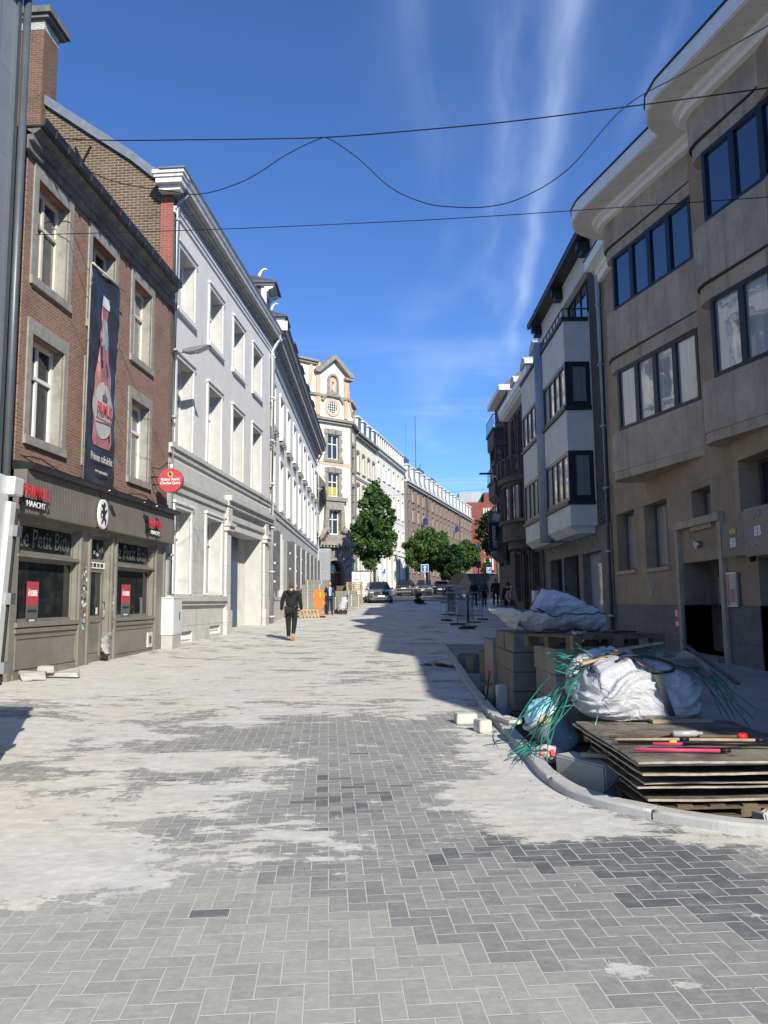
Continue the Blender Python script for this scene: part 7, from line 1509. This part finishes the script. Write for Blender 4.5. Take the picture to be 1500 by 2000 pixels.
sp = drape([(-.02 + .20 * (i / 16) ** 1.3, -.05 - .60 * math.sin(i / 16 * 1.57), .80 - .78 * (i / 16) ** 1.6) for i in range(17)], .022)
vs = []
for i, q in enumerate(sp): vs += [(q.x - .03, q.y - .002, q.z), (q.x + .03, q.y - .004, q.z)]
b.add(vs, [(2 * i, 2 * i + 1, 2 * i + 3, 2 * i + 2) for i in range(16)]); o = b.build('strap', 'strap_black', p, fix=False)
b = MB(); b.tube(drape([(.05 + .30 * math.cos(a), -.30 + .2 * math.sin(a), .60 + .18 * math.sin(a * .9)) for a in fr(-1.6, 3.2, 18)], .035), .014, 6); b.build('lifting_loop', 'strap_black', p)
def flap(u, v): x = .30 + .36 * u; z = .50 - .10 * u + .14 * v * math.sin(u * 3.1 + .2); y = -.05 + .25 * u * (1 - v) - .12 * v; q = Vector((x, y, z)); return q + Vector((0, 0, .03)) * mnoise.noise(q * 6)
grid_surface('open_rim', flap, 20, 10, 'bag_white', p)
p = thing('builders_bag', 'smaller white sack heaped behind the big one among green strapping', 'bulk bag', (2.30, 8.15, .42), R(20)); 
def bag2(u, v):
    a = u * 2 * math.pi; s_ = math.sin(v * math.pi); P_ = Vector((math.cos(a) * s_ * .48, math.sin(a) * s_ * .26, .32 - .34 * math.cos(v * math.pi))); return P_ * (1 + .5 * fold(P_ * 1.5) * 3)
grid_surface('bag', bag2, 50, 28, 'bag_coolwhite', p)
# upturned empty bag on top of the block stacks
p = thing('empty_bag', 'empty white bulk bag slumped like a boat on top of the block stacks', 'bulk bag', (2.1, 10.25, 1.14), R(0))
def boat(u, v):
    # u from left tip to right end, v around an open trough
    L_ = -.72 + 1.42 * u; w_ = .38 * math.sin(min(1, u * 2.2 + .12) * math.pi / 2) ; top = .34 - .10 * u + .02 * math.sin(u * 9); bot = .16 * (1 - u) ** 3 * 1.2 - .0 + .02
    if u < .25: bot = .02 + (top - .06) * ((.25 - u) / .25) ** 1.1
    a = math.pi * (v - .5) * 1.0; y = math.sin(a) * w_; z = bot + (top - bot) * (1 - math.cos(a) ** .8 if math.cos(a) > 0 else 1); P_ = Vector((L_, y, z)); return P_ + Vector((0, .5, 1)) * fold(P_ * .9) * .8
grid_surface('lower_half', boat, 60, 26, 'bag_white', p)
def sail(u, v):
    x = -.22 + .94 * u; peak = [.28, .60, .585, .52, .42, .34][min(int(u * 5), 5)] * (1 - (u * 5 - min(int(u * 5), 4))) + [.28, .60, .585, .52, .42, .34][min(int(u * 5) + 1, 5)] * (u * 5 - min(int(u * 5), 4))
    if u * 5 >= 5: peak = .34
    z = .06 + (peak - .06) * v; y = .16 - .20 * math.sin(v * 2.4) * (1 - .3 * u); q = Vector((x, y, z)); return q + Vector((0, -1, .3)) * fold(q * 1.1) * 1.0
grid_surface('upper_half', sail, 50, 26, 'bag_coolwhite', p)
b = MB(); b.tube([boat(i / 30, 0.0) for i in range(31)], .010, 5); b.tube([boat(i / 30, 1.0) for i in range(31)], .010, 5); b.tube([sail(i / 20, 1.0) for i in range(21)], .009, 5); b.build('seam', 'frame_grey', p)
b = MB(); b.add([(-.17, -.20, .36), (-.12, -.24, .345), (.22, -.30, .16), (.17, -.28, .14)], [(0, 1, 2, 3)]); b.add([(-.17, -.205, .36), (-.12, -.245, .345), (.22, -.305, .16), (.17, -.285, .14)], [(3, 2, 1, 0)]); b.build('strap', 'strap_black', p)
# tipped bucket full of rubbish
p = thing('rubbish_bucket', 'tipped pale builder bucket spilling blue plastic', 'bucket', (1.80, 7.86, .13), 0); p.rotation_euler = (R(-4), R(-38), R(0))
b = MB(); b.lathe([(0, 0), (.145, 0), (.165, .04), (.205, .40), (.222, .40), (.222, .43), (.20, .43), (.155, .05), (0, .05)], (0, 0, 0), 32); b.build('shell', 'bucket', p)
b = MB(); b.tube([(.215 * math.cos(a), .215 * math.sin(a) * .6 - .12, .42 + .02 * math.sin(a)) for a in fr(math.pi, 2 * math.pi, 14)], .008, 6); b.build('handle', 'steel', p)
def crump(u, v): a = u * 2 * math.pi; s_ = math.sin(v * math.pi); q = Vector((math.cos(a) * s_ * .17, math.sin(a) * s_ * .17, .41 - .11 * math.cos(v * math.pi))); return q + q.normalized() * (.045 * mnoise.noise(q * 9) + .03 * abs(mnoise.noise(q * 22))) + Vector((0, 0, .02))
grid_surface('plastic', crump, 60, 36, 'plastic_cyan', p); MB().obox((-.02, -.19, .40), (.12, .07, .05), rz=.3, rx=.4).build('yellow_scrap', 'yellow', p)
p = thing('plastic_bag', 'small white plastic bag with red print beside the kerb', 'bag', (1.50, 7.32, gz(7.2) + .02), R(20))
def crump2(u, v): a = u * 2 * math.pi; s_ = math.sin(v * math.pi); q = Vector((math.cos(a) * s_ * .17, math.sin(a) * s_ * .11, -.08 * math.cos(v * math.pi))); return q + q.normalized() * (.05 * mnoise.noise(q * 9)) + Vector((0, 0, .05))
grid_surface('bag', crump2, 44, 26, 'bag_white', p); MB().obox((-.10, -.085, .09), (.08, .004, .06), rz=-.3, rx=-.5).obox((-.04, -.125, .08), (.04, .004, .06), rz=-.1, rx=-.5).build('print', 'sign_red', p)
# green strapping, as one tangle nobody could count
b = MB(); rr = random.Random(21)
def ribbon(b, pts, w_=.009):
    vs = []
    for i, q in enumerate(pts):
        d = (pts[min(i + 1, len(pts) - 1)] - pts[max(i - 1, 0)]).normalized(); sd = d.cross(Vector((math.sin(i * .35 + pts[0].x * 9), math.cos(i * .3), .4))).normalized() * w_; vs += [q - sd, q + sd]
    b.add(vs, [(2 * i, 2 * i + 1, 2 * i + 3, 2 * i + 2) for i in range(len(pts) - 1)])
def bez(P, n=16): 
    out = []
    for i in range(n + 1):
        t = i / n; Q = list(P)
        while len(Q) > 1: Q = [a.lerp(c, t) for a, c in zip(Q, Q[1:])]
        out.append(Q[0])
    return out
hub = Vector((1.98, 7.62, .90))
for i in range(26):                                           # streamers falling left towards the bucket and kerb
    e = Vector((rr.choice([rr.uniform(1.1, 1.5), rr.uniform(1.5, 2.2)]), rr.uniform(6.8, 7.8), 0)); e.z = rr.choice([.15, .2, .35, .6]) + rr.uniform(-.05, .2) if e.x > 1.45 else gz(7) + .02 + rr.uniform(0, .1)
    s_ = hub + Vector((rr.uniform(-.15, .35), rr.uniform(-.2, .2), rr.uniform(-.1, .1))); m1 = s_.lerp(e, .3) + Vector((rr.uniform(-.25, .2), rr.uniform(-.25, .1), rr.uniform(.0, .28))); m2 = s_.lerp(e, .75) + Vector((rr.uniform(-.15, .15), rr.uniform(-.2, .1), rr.uniform(-.1, .15)))
    ribbon(b, bez([s_, m1, m2, e]), rr.uniform(.004, .007))
for i in range(54):                                           # loops and coils on top
    c = hub + Vector((rr.uniform(-.22, .75), rr.uniform(-.1, .45), rr.uniform(-.02, .12) - .02)); r = rr.uniform(.06, .20); a0 = rr.uniform(0, 6.28); nrm = Vector((rr.gauss(0, .5), rr.gauss(0, .5), 1)).normalized(); u = nrm.orthogonal().normalized(); v_ = nrm.cross(u)
    ribbon(b, [c + u * r * math.cos(a0 + k * .3) * 1.3 + v_ * r * math.sin(a0 + k * .3) + nrm * .004 * k for k in range(rr.randrange(8, 22))], rr.uniform(.004, .009))
for i in range(16):                                           # a few ends over the right side of the bag
    s_ = Vector((2.9 + rr.uniform(-.15, .1), 7.6 + rr.uniform(-.2, .3), 1.0 + rr.uniform(-.1, .05))); e = Vector((3.1 + rr.uniform(0, .25), 7.2 + rr.uniform(-.2, .4), .5 + rr.uniform(-.1, .2))); ribbon(b, bez([s_, s_.lerp(e, .3) + Vector((.12, 0, .12)), e]), .005)
for i in range(12):
    e = Vector((rr.uniform(1.05, 1.3), rr.uniform(6.9, 7.9), gz(7.3) + .012)); s_ = Vector((1.45, rr.uniform(7.1, 7.7), .25)); ribbon(b, bez([s_, s_.lerp(e, .5) + Vector((-.05, rr.uniform(-.2, .2), .06)), e + Vector((rr.uniform(-.1, .1), rr.uniform(-.2, .2), 0))]), .005)
o = b.build('strapping_tangle', 'strap_green', fix=False); tag(o, 'tangle of green plastic strapping over the white bags and bucket', 'strapping', kind='stuff')
b = MB()
for i in range(9):
    c = hub + Vector((rr.uniform(.1, .5), rr.uniform(-.3, .1), rr.uniform(-.05, .05))); r = rr.uniform(.15, .28); b.tube([c + Vector((r * math.cos(a) * 1.3, .1 * math.sin(a * 1.3), r * .55 * math.sin(a))) for a in fr(i, i + 4.2, 16)], .0055, 5)
o = b.build('black_strapping', 'iron'); tag(o, 'loops of black strap and hose looped over the big white bag', 'strapping', kind='stuff')
def plank(label, p0, p1, w_, th, mat): 
    p0, p1 = Vector(p0), Vector(p1); d = p1 - p0; q = d.to_track_quat('X', 'Z'); b = MB().box(0, d.length, -w_ / 2, w_ / 2, 0, th); o = bevel(b.build('plank', mat), .003); o.location = p0; o.rotation_mode = 'QUATERNION'; o.rotation_quaternion = q; tag(o, label, 'plank', 'loose planks on the pile'); return o
plank('fresh pale board lying on the green strapping', (1.83, 7.35, .985), (2.28, 7.62, 1.06), .06, .022, 'wood_fresh'); plank('grey weathered board on top of the big white bag', (2.22, 7.6, 1.09), (2.75, 7.75, 1.15), .06, .02, 'wood_pallet'); plank('dark flat bar leaning off the right end of the bag', (2.98, 7.75, 1.12), (3.16, 7.05, .82), .045, .02, 'frame_grey')
plank('weathered plank by the kerb, over the loose stones', (1.62, 6.62, .30), (1.98, 6.50, .29), .06, .03, 'wood_pallet'); plank('short weathered offcut crossing the plank by the kerb', (1.80, 6.58, .27), (1.96, 6.35, .20), .05, .03, 'wood_dark')
kbx = MB(); o = rubble((1.68, 6.62, gz(6.6) - .13), (.20, .62, .30), 'concrete_block', 'loose concrete kerb stone lying inside the curve', 'kerb_stone', 'kerb stone', rz=.45, chip=.01); rubble((1.95, 6.30, gz(6) - .14), (.16, .30, .12), 'block_grey', 'grey paver leaning in the dug-up strip, left of the boards', 'cut_block', 'block', rz=.3, rx=.6, seedv=4); rubble((2.02, 5.95, gz(6) - .14), (.22, .10, .22), 'block_dark', 'dark paver standing under the corner of the boards', 'cut_block', 'block', rz=.1, seedv=6)
rubble((2.62, 5.52, gz(5.5) - .10), (.16, .12, .12), 'pale_block', 'pale stone lying in the earth below the boards', 'stone', 'stone', rz=.5, seedv=15, chip=.05)
b = MB(); b.tube(bez([Vector((1.62, 6.05, .12)), Vector((1.85, 6.1, .25)), Vector((1.90, 6.2, .55)), Vector((2.25, 6.1, .56))], 18), .009, 6); o = b.build('hose', 'wood_dark'); tag(o, 'thin brown hose curling from the kerb up onto the boards', 'hose')
b = MB(); b.tube([(1.33, 10.6, gz(10) + .1), (1.35, 10.5, .35), (1.38, 10.45, .62)], .010, 6); o = b.build('iron_pin', 'iron'); tag(o, 'iron setting-out pin standing against the kerb', 'pin'); b = MB(); b.obox((1.38, 10.45, .64), (.05, .03, .05)); o = b.build('pin_cap', 'red_plastic'); o.parent = bpy.data.objects['iron_pin']
# loose straps on the street, loose stones, twigs in the pit
b = MB(); [ribbon(b, bez([Vector((.7 + .1 * k, 16.2 + .3 * k, gz(16) + .015)), Vector((.95, 15.5 + .2 * k, gz(16) + .06)), Vector((1.45, 15.4 + .15 * k, gz(15.5) + .015))]), .012) for k in range(5)]; o = b.build('loose_straps', 'iron', fix=False); tag(o, 'black plastic straps lying on the paving in the shade by the kerb', 'strapping', kind='stuff')
b = MB(); rr = random.Random(5)
for i in range(260):
    x = rr.uniform(1.7, 3.6); y = rr.uniform(5.35, 5.75) if i < 160 else rr.uniform(5.5, 9); 
    if x < kx(y) + .2: continue
    z = gz(y) - .12; s_ = rr.uniform(.008, .03); b.obox((x, y, z + s_ * .3), (s_, s_ * rr.uniform(.6, 1.3), s_ * .8), rz=rr.uniform(0, 3), rx=rr.uniform(0, 1))
o = b.build('gravel', 'dirt'); tag(o, 'crumbs of earth and gravel in the dug-up strip', 'gravel', kind='stuff')
b = MB()
for i in range(120):
    x = rr.uniform(1.9, 3.4); y = 5.5 + rr.uniform(0, .25) + (.5 if x < 2.2 else 0); z = gz(y) - .12; a = rr.uniform(0, 6.28); h_ = rr.uniform(.02, .07); b.add([(x, y, z), (x + .004, y, z), (x + .03 * math.cos(a), y + .03 * math.sin(a), z + h_)], [(0, 1, 2)])
o = b.build('weeds', 'grass_blade', fix=False); tag(o, 'thin weeds and dry blades in the earth behind the kerb', 'weeds', kind='stuff')
b = MB(); rr = random.Random(8)
for i in range(200):                                          # crumbs of mortar and grit on the paving
    y = rr.choice([rr.uniform(3, 6), rr.uniform(4.8, 7), rr.uniform(6, 14)]); x = rr.uniform(-.5 * y, min(kx(max(y, 5.3)) - .1, .5 * y)); s_ = rr.uniform(.003, .008)
    if rr.random() < .5: x = min(.5 * y, kx(max(y, 5.3)) - .05 - abs(rr.gauss(0, .15)))
    b.obox((x, y, gl(x, y) + s_ * .3), (s_, s_ * rr.uniform(.7, 1.5), s_ * .7), rz=rr.uniform(0, 3), mi=rr.choice([0, 0, 0, 1]))
o = b.build('grit', ['concrete_block', 'block_dark']); tag(o, 'crumbs of mortar and grit scattered on the paving', 'grit', kind='stuff')
p = thing('planter_box', 'pale box with red flowers on top in front of the dark house', 'planter', (5.7, 28.4, gz(28)), 0); MB().box(-.28, .28, -.25, .25, 0, 1.42).build('box', 'frame_cream', p); me, C = crown_mesh('flowers', 'red_plastic', Vector((0, 0, 1.48)), .22, .06, 160, 2, leaf=.03, clumps=8); o = bpy.data.objects.new('flowers', me); COL.objects.link(o); o.parent = p

# ------------------------------------------------------------------ white truck cut by the left edge
p = thing('box_truck', 'white box truck body corner with hinged rear door at the left edge', 'truck', (-3.43, 6.72, gz(6.7)), R(6)); p.rotation_euler = (0, R(3), R(3))
# local: +y is the truck's rear (away from us), +x its right flank facing the street
b = MB(); b.box(-2.1, .0, -4.2, .0, .62, 2.62); bevel(b.build('box_body', 'truck_white', p), .02)
b = MB(); b.box(-.08, .03, -.02, .10, .5, 2.40); b.box(-2.1, .06, -.05, .14, 2.46, 2.62); bevel(b.build('rear_frame', 'truck_white', p), .012)
b = MB(); b.box(-.02, .045, .101, .12, .8, 2.35); b.build('seal', 'seal_black', p); [MB().box(-.03, .075, .06, .16, z, z + .10).build('hinge', 'steel', p) for z in (.9, 1.5, 2.1)]
b = MB(); b.box(.02, .04, -.04, .04, 2.50, 2.58); b.build('lamp', 'car_trim', p); bevel(MB().box(-2.0, -.02, -.1, .16, .38, .55).build('bumper', 'cabinet_grey', p), .04); MB().cyl((-.35, -1.1, .45), (-.06, -1.1, .45), .42, n=28).build('wheel', 'rubber', p)

# ------------------------------------------------------------------ cables over the street
def cable(label, pts, r, name='overhead_cable'):
    P = catmull([Vector(q) for q in pts], 8); b = MB().tube(P, r * .8, 6); o = b.build(name, 'iron'); tag(o, label, 'cable', 'cables strung over the street'); return o
cable('thick upper cable running from the pub eaves to the right eaves', [(-6.9, 13.4, 10.25), (-5.15, 13.4, 10.15), (-3.44, 13.4, 10.14), (-2.3, 13.4, 10.14), (-0.97, 13.40, 10.16), (0.54, 13.08, 10.06), (2.33, 12.69, 9.97), (4.42, 12.19, 9.91), (6.34, 11.70, 9.85), (7.20, 11.46, 9.82)], .014)
cable('slack looping cable hanging in two curves from the thick one', [(-6.72, 13.42, 10.36), (-5.13, 13.42, 9.43), (-3.89, 13.42, 9.15), (-3.28, 13.42, 9.09), (-2.48, 13.42, 9.35), (-1.73, 13.42, 9.84), (-1.15, 13.42, 10.13), (-.92, 13.38, 10.10), (-0.40, 13.28, 9.66), (0.16, 13.16, 9.04), (0.70, 13.04, 8.69), (1.15, 12.95, 8.54), (1.85, 12.79, 8.44), (2.46, 12.65, 8.53), (3.23, 12.47, 8.94), (4.17, 12.25, 9.91), (5.15, 12.02, 10.38), (6.41, 11.70, 10.95), (7.32, 11.46, 11.38)], .011)
cable('thin taut lower cable crossing the street below the others', [(-6.3, 13.4, 8.32), (-2.94, 13.4, 8.39), (0.33, 13.12, 8.36), (2.36, 12.67, 8.23), (6.21, 11.70, 7.97), (7.05, 11.46, 7.90)], .009)
cable('hair-thin distant cable crossing near the balcony house', [(-6, 61, 10.2), (-1, 61.2, 10.0), (4, 61.5, 10.2), (8.9, 62, 10.6)], .014)
